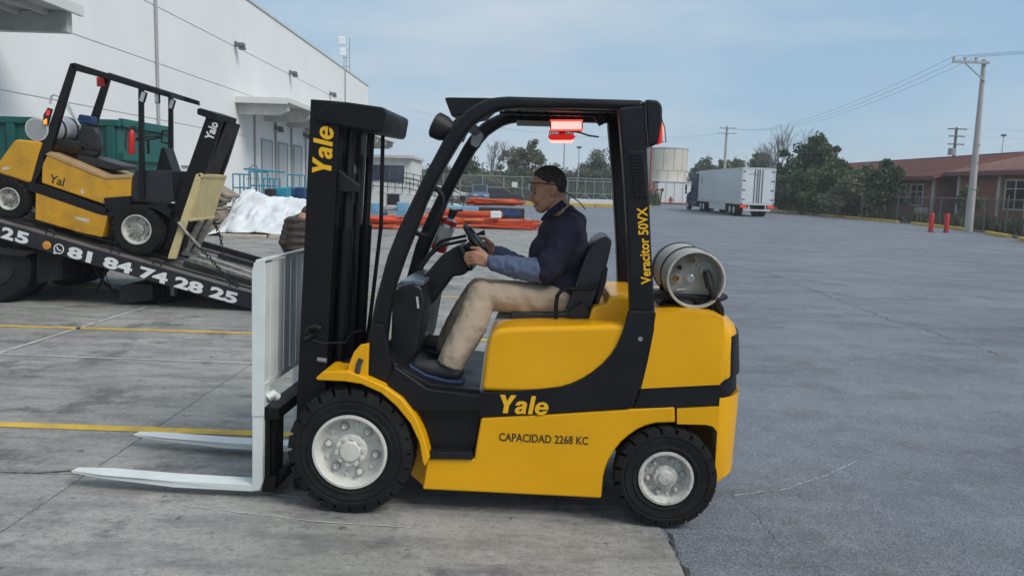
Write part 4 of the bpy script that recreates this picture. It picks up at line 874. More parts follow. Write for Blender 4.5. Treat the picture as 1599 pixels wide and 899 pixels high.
def brick_house(name, label, X0, Y0, Y1, ze, zr, Xr, roofm, wins, cols, gable=True):
    t = thing(name, label, 'building', ((X0 + Xr) / 2, (Y0 + Y1) / 2, 0))
    X1 = 2 * Xr - X0
    w = MB(); prof = [(X0, 0), (X1, 0), (X1, ze), (Xr, zr - 0.12), (X0, ze)]
    w.prism(prof, Y0, Y1); w.build('wall', 'brick', t)
    sl_ = (zr - ze) / (Xr - X0); ov = 0.7
    r = MB(); r.prism([(X0 - ov, ze - sl_ * ov), (Xr, zr), (X1 + ov, ze - sl_ * ov), (X1 + ov, ze - sl_ * ov - 0.12), (Xr, zr - 0.14), (X0 - ov, ze - sl_ * ov - 0.12)], Y0 - 0.5, Y1 + 0.5); ro = r.build('roof', roofm, t)
    # tile courses
    n = 16
    for k in range(n):
        x = X0 - ov + (Xr - X0 + ov) * (k + 0.1) / n; z = ze - sl_ * ov + sl_ * (x - (X0 - ov))
        MB().bar((x, Y0 - 0.5, z + 0.03), (x, Y1 + 0.5, z + 0.03), 0.16, 0.06).build('tile_course', roofm, ro)
    MB().bar((X0 - ov - 0.03, Y0 - 0.5, ze - sl_ * ov - 0.12), (X0 - ov - 0.03, Y1 + 0.5, ze - sl_ * ov - 0.12), 0.08, 0.3).build('fascia', 'fascia', t)
    for s_ in (Y0 - 0.54,): MB().bar((X0 - ov, s_, ze - sl_ * ov - 0.05), (Xr, s_, zr - 0.05), 0.1, 0.3).build('verge_board', 'fascia', t)
    MB().bar((Xr, Y0 - 0.5, zr + 0.05), (Xr, Y1 + 0.5, zr + 0.05), 0.3, 0.12).build('ridge_cap', 'fascia', t)
    MB().box(X0 - 0.06, X0, Y0, Y1, 0, 0.5).build('plinth', 'pipe', t)
    for ya, yb, za, zb in wins:
        f = MB(); f.box(X0 - 0.08, X0 - 0.02, ya - 0.12, yb + 0.12, za - 0.12, za); f.box(X0 - 0.08, X0 - 0.02, ya - 0.12, yb + 0.12, zb, zb + 0.12); f.box(X0 - 0.08, X0 - 0.02, ya - 0.12, ya, za, zb); f.box(X0 - 0.08, X0 - 0.02, yb, yb + 0.12, za, zb)
        f.box(X0 - 0.07, X0 - 0.03, (ya + yb) / 2 - 0.04, (ya + yb) / 2 + 0.04, za, zb); f.box(X0 - 0.065, X0 - 0.03, ya, yb, zb - 0.55, zb - 0.49)
        fo = f.build('window', 'trim', t)
        for q in range(2):
            y0_ = ya + (yb - ya) * q / 2; MB().box(X0 - 0.035, X0 - 0.01, y0_, y0_ + (yb - ya) / 2, za, zb).build('pane', 'winblack', fo)
    for yc in cols: MB().box(X0 - 0.14, X0 - 0.0, yc - 0.14, yc + 0.14, 0, ze).build('pilaster', 'trim', t)
    return t
def fy_(px): return atX(px, 300, 32.6).y
brick_house('brick_building', 'brick building with dark red tiled roof behind the small round tree', 32.4, 60.6, 92, 3.55, 5.25, 38.4, 'rooft', [(62.6, 64.4, 1.2, 2.7), (65.2, 67.2, 1.2, 2.7), (70.5, 73, 1.2, 2.7), (76, 78.5, 1.2, 2.7), (82, 84.5, 1.2, 2.7)], (61.0, 68.6, 75, 81))
brick_house('brick_building', 'brick building with paler tiled roof at the right edge, white framed windows', 33.2, 40, 59.4, 3.8, 5.1, 38.6, 'rooft2', [(51.4, 53.4, 1.2, 3.0), (48.6, 50.8, 1.2, 3.0), (45.6, 47.8, 1.2, 3.0), (42, 44.5, 1.2, 3.0)], (59.0, 54.1, 51.1, 48.2))
ac = gnd(1448, 346); tag(MB().box(31.0, 31.7, 60.2, 61.0, 0.0, 1.0).build('cooler_unit', 'trim', bevel=0.05), 'pale boxy cooler unit standing by the brick wall', 'cooler unit')

# ================================================================== TREES
def leaves(m, clumps, n, size, squash=0.6):
    for k in range(n):
        c, r = random.choice(clumps)
        d = Vector((random.gauss(0, 1), random.gauss(0, 1), random.gauss(0, 0.8))); d = d.normalized() * r * (random.random() ** 0.45)
        p = c + d; s_ = size * random.uniform(0.6, 1.4)
        a = Vector((random.gauss(0, 1), random.gauss(0, 1), random.gauss(0, 1))).normalized(); b = a.orthogonal().normalized(); b.rotate(Matrix.Rotation(random.uniform(0, 6.28), 3, a)); q = a.cross(b)
        m.add([p - b * s_, p + q * s_ * squash, p + b * s_, p - q * s_ * squash], [(0, 1, 2, 3)])
def limb(m, a, b, ra, rb, wob=0.08, n=4):
    pts = []; L = (b - a).length
    for i in range(n + 1):
        t = i / n; p = a.lerp(b, t)
        if 0 < i < n: p += Vector((jit(wob), jit(wob), jit(wob * 0.4))) * L
        pts.append(p)
    m.tube(pts, [ra + (rb - ra) * i / n for i in range(n + 1)], 6); return pts
def tree(name, label, base, H, crown, nleaf, lsize, leaf, group, trunk_r=0.16, clump=(0.45, 1.1), ncl=110, split=0.35, dry=0):
    """crown: (dx, dy, z, rx, ry, rz) lobes relative to base"""
    base = Vector(base); t = thing(name, label, 'tree', base, group=group)
    tm = MB(); top = base + Vector((jit(0.2), jit(0.2), H * split)); limb(tm, base - Vector((0, 0, 0.1)), top, trunk_r, trunk_r * 0.75, 0.04)
    clumps = []
    for (dx, dy, z, rx, ry, rz) in crown:
        c = base + Vector((dx, dy, z))
        for k in range(max(4, ncl // len(crown))):
            d = Vector((random.gauss(0, 1), random.gauss(0, 1), random.gauss(0, 1))).normalized(); r = random.uniform(0.3, 1.0)
            clumps.append((c + Vector((d.x * rx, d.y * ry, d.z * rz)) * r, random.uniform(*clump)))
        mid = limb(tm, top, c - Vector((0, 0, rz * 0.3)), trunk_r * 0.6, trunk_r * 0.25, 0.06)[2]
        for k in range(6):
            cc = random.choice(clumps[-max(4, ncl // len(crown)):])[0]; limb(tm, mid.lerp(c, random.random()), cc, trunk_r * 0.25, 0.02, 0.08)
    for k in range(dry):
        cc = random.choice(clumps)[0]; e = cc + (cc - (base + Vector((0, 0, H * 0.45)))).normalized() * random.uniform(0.4, 1.0); limb(tm, base + Vector((0, 0, H * 0.55)), e, 0.04, 0.012, 0.06)
    tm.build('trunk', 'bark', t)
    cm = MB(); leaves(cm, clumps, nleaf, lsize); cm.build('crown', leaf, t, smooth=0)
    return t
def bare_tree(label, base, H, spread, group, r0=0.16):
    base = Vector(base); t = thing('bare_tree', label, 'tree', base, group=group); m = MB(); mt = MB()
    def grow(p, d, L, r, lv):
        e = p + d * L; pts = limb(m if lv < 4 else mt, p, e, r, r * 0.62, 0.07, 3)
        if lv >= 6: return
        for k in range(3 if lv < 4 else 2):
            nd = (d + Vector((jit(spread), jit(spread), jit(spread) * 0.6 + 0.12))).normalized(); grow(e if k else pts[-2], nd, L * random.uniform(0.6, 0.85), max(0.012, r * 0.6), lv + 1)
    grow(base - Vector((0, 0, 0.1)), Vector((0.04, 0, 1)).normalized(), H * 0.32, r0, 0)
    m.build('trunk', 'bark2', t); stuff(mt.build('twigs', 'bark2', t))
    return t
G1, G2, G3 = 'trees behind the far fence', 'trees along the right kerb', 'far treeline behind the trailer'
def tx(px, Y): return atY(px, 300, Y).x
def tz(px, py, Y): return atY(px, py, Y).z
def ftree(px0, px1, ptop, Y, leaf, label, group, n=9000, ls=0.13, pbot=300, **kw):
    xc = (tx(px0, Y) + tx(px1, Y)) / 2; rx = (tx(px1, Y) - tx(px0, Y)) / 2; H = tz((px0 + px1) / 2, ptop, Y); zb = max(0.6, tz((px0 + px1) / 2, pbot, Y)); h = H - zb
    cr = [(-rx * 0.42, 0, zb + h * 0.42, rx * 0.55, rx * 0.5, h * 0.36), (rx * 0.42, 0.3, zb + h * 0.45, rx * 0.55, rx * 0.5, h * 0.36), (jit(rx * 0.15), -0.3, zb + h * 0.70, rx * 0.55, rx * 0.5, h * 0.27), (0, 0, zb + h * 0.25, rx * 0.8, rx * 0.5, h * 0.25), (-rx * 0.6, -0.2, zb + h * 0.2, rx * 0.4, rx * 0.4, h * 0.2), (rx * 0.6, -0.2, zb + h * 0.22, rx * 0.4, rx * 0.4, h * 0.2), (jit(rx * 0.3), 0, zb + h * 0.55, rx * 0.5, rx * 0.5, h * 0.3)]
    return tree('leafy_tree', label, (xc, Y, 0), H, cr, n, ls, leaf, group, **kw)
ftree(556, 612, 258, 112, 'leafgrey', 'low grey-green tree behind the white office roof', G1, 6650, 0.2)
ftree(612, 672, 262, 100, 'leafdark', 'dark low tree seen between office and near guard leg', G1, 8550)
ftree(660, 712, 252, 96, 'leafgrey', 'grey-green tree seen between the two front guard legs', G1, 8550)
ftree(700, 762, 246, 94, 'leaf', 'mid green tree just right of the front guard legs', G1, 10640, dry=10)
ftree(772, 868, 217, 98, 'leafdry', 'broad olive-green tree above the driver\'s head, thin on its right', G1, 12540, 0.13, clump=(0.4, 0.85), ncl=110, dry=22)
ftree(760, 850, 268, 92, 'leafdark', 'dark low bushy tree under the broad olive tree', G1, 9120)
ftree(835, 905, 262, 104, 'leafdark', 'dark tree low behind the driver\'s neck', G1, 7980)
ftree(898, 962, 232, 100, 'leafgrey', 'grey-green tree against the rear guard pillar', G1, 9880)
ftree(940, 1012, 262, 108, 'leafdark', 'dark low tree hidden mostly by the rear pillar', G1, 6080)
bare_tree('leafless twisted tree behind the mirror, bare branches against sky', (tx(760, 90), 90, 0), tz(755, 214, 90), 0.62, G1)
ftree(1072, 1120, 246, 150, 'leafdark', 'far low tree behind the blue tractor', G3, 4940, 0.3)
ftree(1108, 1165, 239, 148, 'leaf', 'far green tree behind the trailer roof', G3, 5700, 0.3)
ftree(1150, 1215, 236, 128, 'leafdark', 'far dark tree above the trailer rear', G3, 6840, 0.27)
bare_tree('leafless tree reaching above the trailer rear doors', (tx(1196, 92), 92, 0), tz(1200, 204, 92), 0.6, G2, 0.14)
bare_tree('second leafless tree between trailer and tall dark tree', (tx(1226, 96), 96, 0), tz(1220, 206, 96), 0.55, G2, 0.13)
ftree(1206, 1318, 199, 74, 'leafdark', 'tallest dark green tree right of the semi-trailer', G2, 18050, 0.15, 322, ncl=150, clump=(0.4, 0.85), trunk_r=0.2)
ftree(1250, 1345, 240, 68, 'leaf', 'lighter green bush tree in front of the tallest dark tree', G2, 11400, 0.13, 330, ncl=110, clump=(0.35, 0.7))
ftree(1312, 1372, 255, 64, 'leafgrey', 'grey-green loose tree left of the small round tree', G2, 8550, 0.12, 328, clump=(0.3, 0.65))
ftree(1352, 1412, 247, 58, 'leafdark', 'small round dense tree before the brick building', G2, 13300, 0.11, 322, ncl=110, clump=(0.3, 0.55), trunk_r=0.13)
ftree(1200, 1262, 268, 80, 'leafdark', 'dark low tree beside the trailer rear', G2, 7600, 0.14, 325)
ftree(1496, 1532, 290, 52, 'leafdry', 'small shrub by the brick building wall behind the concrete pole', G2, 3040, 0.08, 325, clump=(0.2, 0.4), trunk_r=0.05)
ftree(1205, 1300, 262, 71, 'leafdark', 'dense dark bush filling the gap beside the trailer', G2, 9000, 0.12, 334, ncl=120, clump=(0.35, 0.7))
ftree(1285, 1360, 278, 63, 'leafgrey', 'low grey-green bush behind the dark fence', G2, 7000, 0.10, 336, ncl=100, clump=(0.3, 0.55))
ftree(700, 800, 270, 90, 'leafgrey', 'grey-green undergrowth tree behind the fence, ahead of the driver', G1, 8000, 0.13)
ftree(860, 960, 262, 98, 'leafgrey', 'grey-green low tree behind the sliding gate', G1, 8000, 0.13)
def weeds(name, pts, n, h, label):
    m = MB()
    for k in range(n):
        a = random.randrange(len(pts) - 1); t = random.random(); p = Vector((*pts[a], 0.04)).lerp(Vector((*pts[a + 1], 0.04)), t) + Vector((random.uniform(0.2, 3.0), jit(0.6), 0))
        hh = h * random.uniform(0.4, 1.3); w = Vector((jit(0.12), jit(0.12), 0)); l_ = Vector((jit(0.25), jit(0.25), 0))
        m.add([p - w, p + w, p + w * 0.4 + l_ + Vector((0, 0, hh)), p - w * 0.4 + l_ + Vector((0, 0, hh))], [(0, 1, 2, 3)])
    o = m.build(name, 'grass', smooth=0); stuff(o); return tag(o, label, 'weeds')
weeds('weeds', [(27.3, 82), (27.2, 53), (26.6, 46), (25.5, 40.5), (23.8, 35), (21.8, 30)], 6500, 0.55, 'weeds and low grass along the dark fence by the yellow kerb')
weeds('hedge_growth', [(-14, 88), (0, 88), (14, 88)], 2600, 1.5, 'undergrowth behind the tall chain-link fence')
struct(MB().box(-400, 400, 420, 430, 0, 9).build('distant_hills', 'leafgrey', smooth=0))

# ================================================================== MAIN FORKLIFT
TH = math.radians(-3.5); FO = Vector((-0.755, 3.943, 0))
FU, FW = Vector((math.cos(TH), math.sin(TH), 0)), Vector((-math.sin(TH), math.cos(TH), 0))
def q(px, py, w):
    """photo point -> truck coordinates (along, across, up) on the plane `across = w`"""
    r = ray(px, py); t = (w - (CAMO - FO).dot(FW)) / r.dot(FW); p = CAMO + r * t - FO
    return Vector((p.dot(FU), w, p.z))
def l(px, py, w): v = q(px, py, w); return (v.x, v.z)
def P(pts, w): return [l(x, y, w) for x, y in pts]
fk = thing('forklift', 'large yellow and black forklift with white forks and a seated driver, in front', 'forklift', FO, TH, world=False)
def rnd(prof, r, n=4, keep=()):
    """round the corners of an outline"""
    out = []; N = len(prof)
    for i, p in enumerate(prof):
        a, b, c = Vector(prof[i - 1]), Vector(p), Vector(prof[(i + 1) % N]); d1, d2 = (a - b), (c - b)
        rr = min(r, d1.length * 0.45, d2.length * 0.45)
        if i in keep or rr < 1e-4: out.append(tuple(b)); continue
        p1, p2 = b + d1.normalized() * rr, b + d2.normalized() * rr
        for k in range(n + 1): t = k / n; out.append(tuple((1 - t) ** 2 * p1 + 2 * t * (1 - t) * b + t * t * p2))
    return out
def wheel(par, u, z, w, R, wd, rr, side, matr, nuts, big, tyre='rubber', nl=24, hubm=None):
    """side=+1: outer face at w, tyre reaches to w+wd"""
    s_ = side; m = MB(); hubm = hubm or matr
    prof = [(rr - 0.005, 0.035), (rr + 0.012, 0.012), (rr + 0.022, 0.010), (rr + 0.026, 0.004), (rr + 0.034, 0.004), (rr + 0.038, 0.009), (R * 0.78, 0.004), (R * 0.80, 0.009), (R * 0.82, 0.004), (R * 0.87, 0.004), (R * 0.885, 0.012), (R - 0.030, 0.016), (R - 0.028, wd / 2), (R - 0.030, wd - 0.016), (R * 0.87, wd - 0.004), (rr + 0.02, wd), (rr - 0.005, wd - 0.03)]
    m.lathe([(r, a * s_) for r, a in prof], 56, cap=False)
    pitch = 2 * math.pi / nl
    for k in range(nl):
        for sd in (0, 1):
            t0 = pitch * (k + 0.5 * sd); t1 = t0 + pitch * 0.80; sk = 0.35 * pitch
            y0, y1 = (0.006, wd * 0.53) if sd == 0 else (wd - 0.006, wd * 0.53); vs = []
            for (t, y, r) in ((t0, y0, R * 0.875), (t1, y0, R * 0.875), (t1, y0 + (0.006 if sd == 0 else -0.006), R - 0.006), (t0, y0 + (0.006 if sd == 0 else -0.006), R - 0.006), (t0 + sk, y1, R - 0.04), (t1 + sk, y1, R - 0.04), (t1 + sk, y1, R), (t0 + sk, y1, R)):
                vs.append((r * math.cos(t), y * s_, r * math.sin(t)))
            m.add(vs, [(0, 1, 2, 3), (4, 7, 6, 5), (3, 2, 6, 7), (0, 3, 7, 4), (1, 5, 6, 2), (0, 4, 5, 1)])
    ty_ = m.build('tyre', tyre, par, smooth=28, loc=(u, w, z))
    ty_.rotation_euler = (0, random.uniform(0, 1), 0)
    rm = MB().lathe([(r, a * s_) for r, a in ((rr - 0.002, wd - 0.03), (rr - 0.002, 0.03), (rr + 0.008, 0.012), (rr + 0.006, 0.004), (rr - 0.006, 0.003), (rr - 0.016, 0.016), (rr - 0.022, 0.05 * big), (rr - 0.034, 0.062 * big), (0.45 * rr, 0.058 * big), (0.40 * rr, 0.052 * big))], 48, cap=False).build('rim', matr, ty_, smooth=40)
    hb = MB().lathe([(r, a * s_) for r, a in ((0.46 * rr, 0.06 * big), (0.455 * rr, 0.032 * big), (0.43 * rr, 0.026 * big), (0.30 * rr, 0.024 * big), (0.285 * rr, 0.016 * big), (0.26 * rr, 0.010 * big), (0.02, 0.008 * big))], 36, cap=True).build('hub', hubm, ty_, smooth=40)
    for k in range(nuts):
        t = 2 * math.pi * k / nuts + 0.3; c = (0.67 * rr * math.cos(t), 0, 0.67 * rr * math.sin(t)); r_ = 0.078 * rr
        MB().lathe([(r_ * 1.25, 0.06 * big * s_), (r_ * 1.25, 0.05 * big * s_), (r_, 0.049 * big * s_), (r_, (0.05 * big - 0.012) * s_), (r_ * 0.6, (0.05 * big - 0.013) * s_), (r_ * 0.55, (0.05 * big - 0.022) * s_), (0.001, (0.05 * big - 0.023) * s_)], 6, 'Y', c).build('wheel_nut', hubm, ty_, smooth=20)
        MB().lathe([(r_ * 1.6, 0.0595 * big * s_), (r_ * 1.6, 0.0545 * big * s_), (r_ * 0.5, 0.0540 * big * s_)], 14, 'Y', c, False).build('nut_washer', 'tankend', ty_, smooth=30)
        c2 = (0.72 * rr * math.cos(t + math.pi / nuts), 0, 0.72 * rr * math.sin(t + math.pi / nuts)); MB().lathe([(r_ * 0.8, 0.0595 * big * s_), (r_ * 0.8, 0.053 * big * s_), (0.001, 0.0525 * big * s_)], 10, 'Y', c2).build('rivet', hubm, ty_, smooth=30)
    if big > 1:
        for k in range(10):
            t = 2 * math.pi * k / 10; MB().lathe([(0.011, 0.03 * s_), (0.011, 0.018 * s_)], 6, 'Y', (0.365 * rr * math.cos(t), 0, 0.365 * rr * math.sin(t))).build('hub_bolt', matr, ty_)
    return ty_
RF, RR = 0.328, 0.262; WT = 1.16
wc = q(545, 708, 0.0); wheel(fk, wc.x, RF, 0.0, RF, 0.20, 0.187, 1, 'rim', 6, 1.15); wheel(fk, wc.x, RF, WT, RF, 0.20, 0.187, -1, 'rim', 6, 1.15)
wr = q(1040, 753, 0.02); wheel(fk, wr.x, RR, 0.02, RR, 0.17, 0.132, 1, 'rimold', 6, 1.0, nl=20); wheel(fk, wr.x, RR, WT - 0.02, RR, 0.17, 0.132, -1, 'rimold', 6, 1.0, nl=20)
ax = MB(); ax.tube([(wc.x, 0.15, RF), (wc.x, 1.0, RF)], 0.11, 16); ax.tube([(wr.x, 0.15, RR), (wr.x, 1.0, RR)], 0.07, 12); 
MB().tube([(wc.x, 0.15, RF), (wc.x, 1.0, RF)], 0.11, 16).build('drive_axle', 'darkframe', fk); MB().tube([(wr.x, 0.15, RR), (wr.x, 1.0, RR)], 0.07, 12).build('steer_axle', 'darkframe', fk)

WS = 0.065      # side of the bodywork
# lower frame with step niche and rear wheel arch
low = P([(659, 764), (667, 716), (740, 716), (751, 652), (850, 647), (1054, 634), (1055, 660), (1024, 661), (1008, 665), (995, 671), (982, 680), (970, 690), (959, 704), (950, 719), (945, 732), (942, 745), (939, 778), (800, 771)], WS)
MB().prism(low, WS, WS + 0.04).build('side_panel', 'yellow', fk, bevel=0.012, seg=3)
MB().prism(low, WT - WS - 0.04, WT - WS).build('side_panel', 'yellow', fk, bevel=0.012, seg=3)
MB().prism(P([(672, 740), (760, 660), (900, 650), (930, 700), (930, 760), (690, 755)], WS), WS + 0.05, WT - WS - 0.05).build('inner_frame', 'darkframe', fk)
# black skirt below the floor
MB().prism(P([(566, 600), (612, 568), (622, 576), (668, 602), (750, 612), (750, 650), (739, 712), (672, 712), (668, 690), (655, 655), (635, 628), (600, 606)], WS), WS + 0.045, WT - WS - 0.045).build('floor_frame', 'black', fk, bevel=0.006)
MB().prism(P([(616, 571), (661, 602), (668, 607), (750, 617), (750, 643), (640, 640), (620, 618), (604, 604)], WS), WS - 0.005, WS + 0.045).build('floor_edge', 'black', fk, bevel=0.008)
st = MB().prism(P([(671, 703), (738, 705), (739, 716), (670, 714)], WS), WS - 0.015, WS + 0.16).build('step', 'plastic', fk, bevel=0.004)
for i in range(9):
    for j in range(4):
        a = q(671 + i * 7.4 + 3, 704, WS); MB().box(a.x - 0.006, a.x + 0.006, WS + 0.0 + j * 0.034, WS + 0.012 + j * 0.034, a.z - 0.004, a.z + 0.006).build('grip_stud', 'plastic', st)
# front mudguard
upper = [(493, 590), (505, 579), (545, 579), (573, 590), (600, 602), (628, 622), (648, 648), (662, 680), (671, 714)]
lower = [(664, 728), (660, 720), (655, 690), (641, 660), (620, 634), (596, 613), (565, 599), (540, 595), (497, 593)]
MB().prism(P(upper + lower, 0.03), 0.02, 0.26).build('mudguard', 'yellow', fk, bevel=0.007)
MB().prism([(u, z) for u, z in P(upper + lower, 0.03)], WT - 0.26, WT - 0.02).build('mudguard', 'yellow', fk, bevel=0.007)
MB().prism(P([(620, 640), (664, 640), (672, 716), (664, 762), (640, 740), (652, 700)], 0.2), 0.21, 0.245).build('wheel_well', 'yellow', fk)
br = P([(541, 588), (546, 566), (553, 549), (563, 538), (576, 536), (574, 592)], 0.05)
MB().prism(br, 0.045, 0.07).build('cowl_bracket', 'yellow', fk, bevel=0.004)
MB().tube([q(558, 582, 0.043), q(560, 570, 0.043), q(564, 560, 0.043)], 0.014, 8).build('bracket_slot', 'crack', fk)
# floor plate
fa, fb = l(640, 590, 0.12), l(757, 600, 0.12)
MB().box(0.20, fb[0] + 0.08, 0.112, WT - 0.112, 0.625, 0.642).build('floor_plate', 'plate', fk)
MB().prism([(0.10, 0.83), (0.13, 0.80), (0.30, 0.643), (0.54, 0.643), (0.54, 0.652), (0.31, 0.655), (0.14, 0.815), (0.11, 0.84)], 0.115, WT - 0.115).build('floor_mat', 'plastic', fk)
# hood
hood = rnd(P([(751, 611), (758, 550), (767, 515), (800, 511), (1012, 506), (1004, 612), (870, 616)], 0.08), 0.05, 4, (0, 5, 6))
MB().prism(hood, 0.078, WT - 0.078).build('hood', 'yellow', fk, bevel=0.028, seg=4)
MB().prism(P([(749, 611), (756, 550), (764, 518), (768, 514), (769, 520), (763, 552), (757, 611)], 0.10), 0.11, WT - 0.11).build('hood_trim', 'chrome', fk)
MB().prism(P([(770, 512), (772, 500), (800, 500), (800, 511)], 0.3), 0.34, 0.8).build('seat_rail', 'chrome', fk)
# rear deck between the pillars
MB().prism(rnd(P([(915, 512), (925, 478), (948, 474), (952, 462), (1000, 462), (1004, 512)], 0.3), 0.03), 0.28, 0.98).build('deck_cover', 'yellow', fk, bevel=0.02, seg=3)
MB().tube([q(965, 461, 0.5), q(972, 460, 0.5)], 0.02, 8).build('filler_cap', 'yellow', fk)
# black side sweep
sweep = P([(748, 613), (800, 611), (851, 607), (875, 604), (892, 599), (909, 591), (925, 581), (941, 568), (954, 554), (963, 540), (970, 525), (977, 505), (981, 486), (1023, 486), (1022, 515), (1015, 550), (1007, 583), (989, 635), (979, 638), (860, 645), (748, 651)], 0.06)
MB().prism(sweep, 0.060, 0.10).build('side_sweep', 'black', fk, bevel=0.006)
MB().prism(sweep, WT - 0.10, WT - 0.06).build('side_sweep', 'black', fk, bevel=0.006)
MB().lathe([(0.012, 0.058), (0.012, 0.062)], 10, 'Y', (q(1000, 529, .06).x, 0, q(1000, 529, .06).z)).build('bolt', 'grey', fk)
# counterweight: rounded in plan
def cw(name, pts, mat, ins=0.0, bev=0.015, back=0.055):
    prof = P(pts, 0.07); umax = max(u for u, z in prof); ref = l(1124, 600, 0.07)[0]; secs = []
    ws = [0.062 + ins, 0.075 + ins, 0.12, 0.20, 0.32, 0.58]
    fac = [0.0, 0.22, 0.62, 1.0, 1.25, 1.45]
    seq = [(w, f) for w, f in zip(ws, fac)] + [(WT - w, f) for w, f in zip(ws[-2::-1], fac[-2::-1])]
    for w, f in seq:
        ring = []
        for u, z in prof:
            uu = u if u <= ref else ref + (u - ref) * (f * 1.0 + 0.02) + (0 if u <= ref else 0)
            ring.append((uu, w, z))
        secs.append(ring)
    return MB().loft(secs).build(name, mat, fk, bevel=bev, seg=3, smooth=50)
cw('counterweight', [(1024, 489), (1060, 486), (1090, 487), (1115, 490), (1128, 495), (1142, 505), (1156, 518), (1160, 535), (1160, 590), (1143, 597), (1130, 600), (1001, 606), (1012, 560)], 'yellow', 0.0, 0.022)
cw('counterweight_band', [(1003, 603), (1130, 598), (1142, 594), (1158, 588), (1158, 618), (1142, 630), (1130, 632), (1056, 636), (989, 637)], 'black', 0.006, 0.006)
cw('counterweight_base', [(1057, 637), (1130, 634), (1142, 631), (1161, 622), (1159, 655), (1150, 748), (1140, 753), (1121, 763), (1127, 745), (1131, 731), (1133, 702), (1130, 686), (1123, 673), (1113, 665), (1102, 662), (1057, 661)], 'yellow', 0.0, 0.012)
MB().prism(P([(1010, 500), (1115, 500), (1122, 600), (1100, 652), (1000, 655)], 0.1), 0.2, 0.96).build('rear_core', 'darkframe', fk)
ref_ = l(1124, 600, 0.07)[0]; rgp = P([(1140, 530), (1161, 527), (1161.6, 560), (1161.6, 592), (1140, 600)], 0.07)
gr_ = MB().loft([[(ref_ + (u - ref_) * f * 1.005 + 0.0025, w, z) for u, z in rgp] for w, f in ((0.105, 0.52), (0.12, 0.64), (0.20, 1.02), (0.32, 1.27), (0.58, 1.47), (0.84, 1.27), (0.96, 1.02), (1.04, 0.64), (1.055, 0.52))]).build('rear_grille', 'black', fk, bevel=0.004)
# overhead guard -------------------------------------------------
outer = [(563, 598), (567, 560), (573, 530), (585, 470), (604, 400), (619, 362), (640, 318), (658, 281), (676, 247), (693, 215), (704, 198), (716, 183), (728, 172), (740, 164), (752, 158), (764, 153), (778, 151), (793, 150), (900, 153), (1007, 156)]
inner = [(1007, 172), (900, 169), (810, 169), (793, 170), (780, 172), (768, 176), (754, 184), (740, 194), (727, 209), (715, 226), (698, 254), (681, 285), (664, 320), (648, 362), (631, 405), (617, 445), (608, 490), (603, 530), (604, 575), (612, 600)]
for w0, w1 in ((0.125, 0.215), (WT - 0.215, WT - 0.125)):
    MB().prism(P(outer + inner, 0.125), w0, w1).build('guard_side_rail', 'black', fk, bevel=0.024, seg=3)
for w0, w1 in ((0.085, 0.125), (WT - 0.125, WT - 0.085)):
    MB().prism(P([(562, 596), (574, 530), (586, 505), (600, 507), (608, 560), (620, 612), (600, 603), (580, 596)], 0.09), w0, w1).build('guard_foot', 'black', fk, bevel=0.008)
for w0, w1, near in ((0.105, 0.225, 1), (WT - 0.225, WT - 0.105, 0)):
    pil = MB().prism(P([(966, 168), (1008, 164), (1011, 240), (1017, 380), (1023, 490), (985, 505), (982, 400), (975, 280)], 0.105), w0, w1).build('rear_pillar', 'black', fk, bevel=0.014, seg=3)
    if near:
        fr = MB().prism(P([(983, 236), (1005, 236), (1012, 309), (991, 309)], 0.1), 0.099, 0.107).build('vent_frame', 'plastic', fk, bevel=0.004)
        for k in range(13):
            t = (k + 0.5) / 13; a, b = q(985.5 + 7.5 * t, 238.5 + 68.5 * t, 0.096), q(1003 + 6.5 * t, 238.5 + 68.5 * t, 0.096)
            MB().bar((a.x, 0.096, a.z), (b.x, 0.098, b.z), 0.012, 0.009).build('vent_slat', 'black', fr)
MB().prism(rnd(P([(1007, 155), (1028, 157), (1034, 166), (1034, 188), (1027, 226), (1011, 230)], 0.12), 0.02), 0.11, WT - 0.11).build('guard_rear_cap', 'black', fk, bevel=0.02, seg=3)
MB().tube([q(1007.5, 157, 0.104), q(1008.5, 190, 0.104), q(1012, 229, 0.104)], 0.003, 6).build('seam', 'crack', fk)
for w0 in (0.13, WT - 0.24):
    tl = MB().prism(P([(1030, 186), (1034, 186), (1035, 222), (1029, 226)], 0.13), w0, w0 + 0.11).build('tail_light', 'redlens', fk, bevel=0.006)
    MB().prism(P([(1031, 195), (1036, 195), (1036, 208), (1031, 208)], 0.13), w0 + 0.02, w0 + 0.09).build('amber_lens', 'amber', tl)
    cg = MB()
    for k in (0.0, 0.05, 0.11): cg.tube([q(1032, 182, w0 + k), q(1038, 200, w0 + k), q(1040, 222, w0 + k), q(1033, 222, w0 + k)], 0.003, 5)
    cg.tube([q(1040, 222, w0), q(1040, 222, w0 + 0.11)], 0.003, 5)
    stuff(cg.build('lamp_cage', 'brass', tl))
# roof bars, seen from below
ra, rb = q(800, 166, 0.2), q(1000, 166, 0.2)
for k in range(15):
    u = ra.x - 0.06 + (rb.x - ra.x + 0.05) * k / 14; MB().box(u - 0.017, u + 0.017, 0.2, WT - 0.2, ra.z + 0.018, ra.z + 0.032).build('roof_bar', 'black', fk, bevel=0.005)
for w in (0.44, 0.72): MB().box(ra.x - 0.1, rb.x + 0.02, w - 0.015, w + 0.015, ra.z + 0.004, ra.z + 0.02).build('roof_stringer', 'black', fk)
MB().box(ra.x - 0.08, rb.x + 0.02, 0.2, WT - 0.2, ra.z + 0.033, ra.z + 0.037).build('sky_gap_blocker', 'black', fk)  # added black sheet, blocks the bright sky between the roof bars
fxa = q(722, 190, 0.2)
MB().tube([(fxa.x, 0.2, fxa.z), (fxa.x, WT - 0.2, fxa.z)], 0.03, 10).build('front_crossbar', 'black', fk)
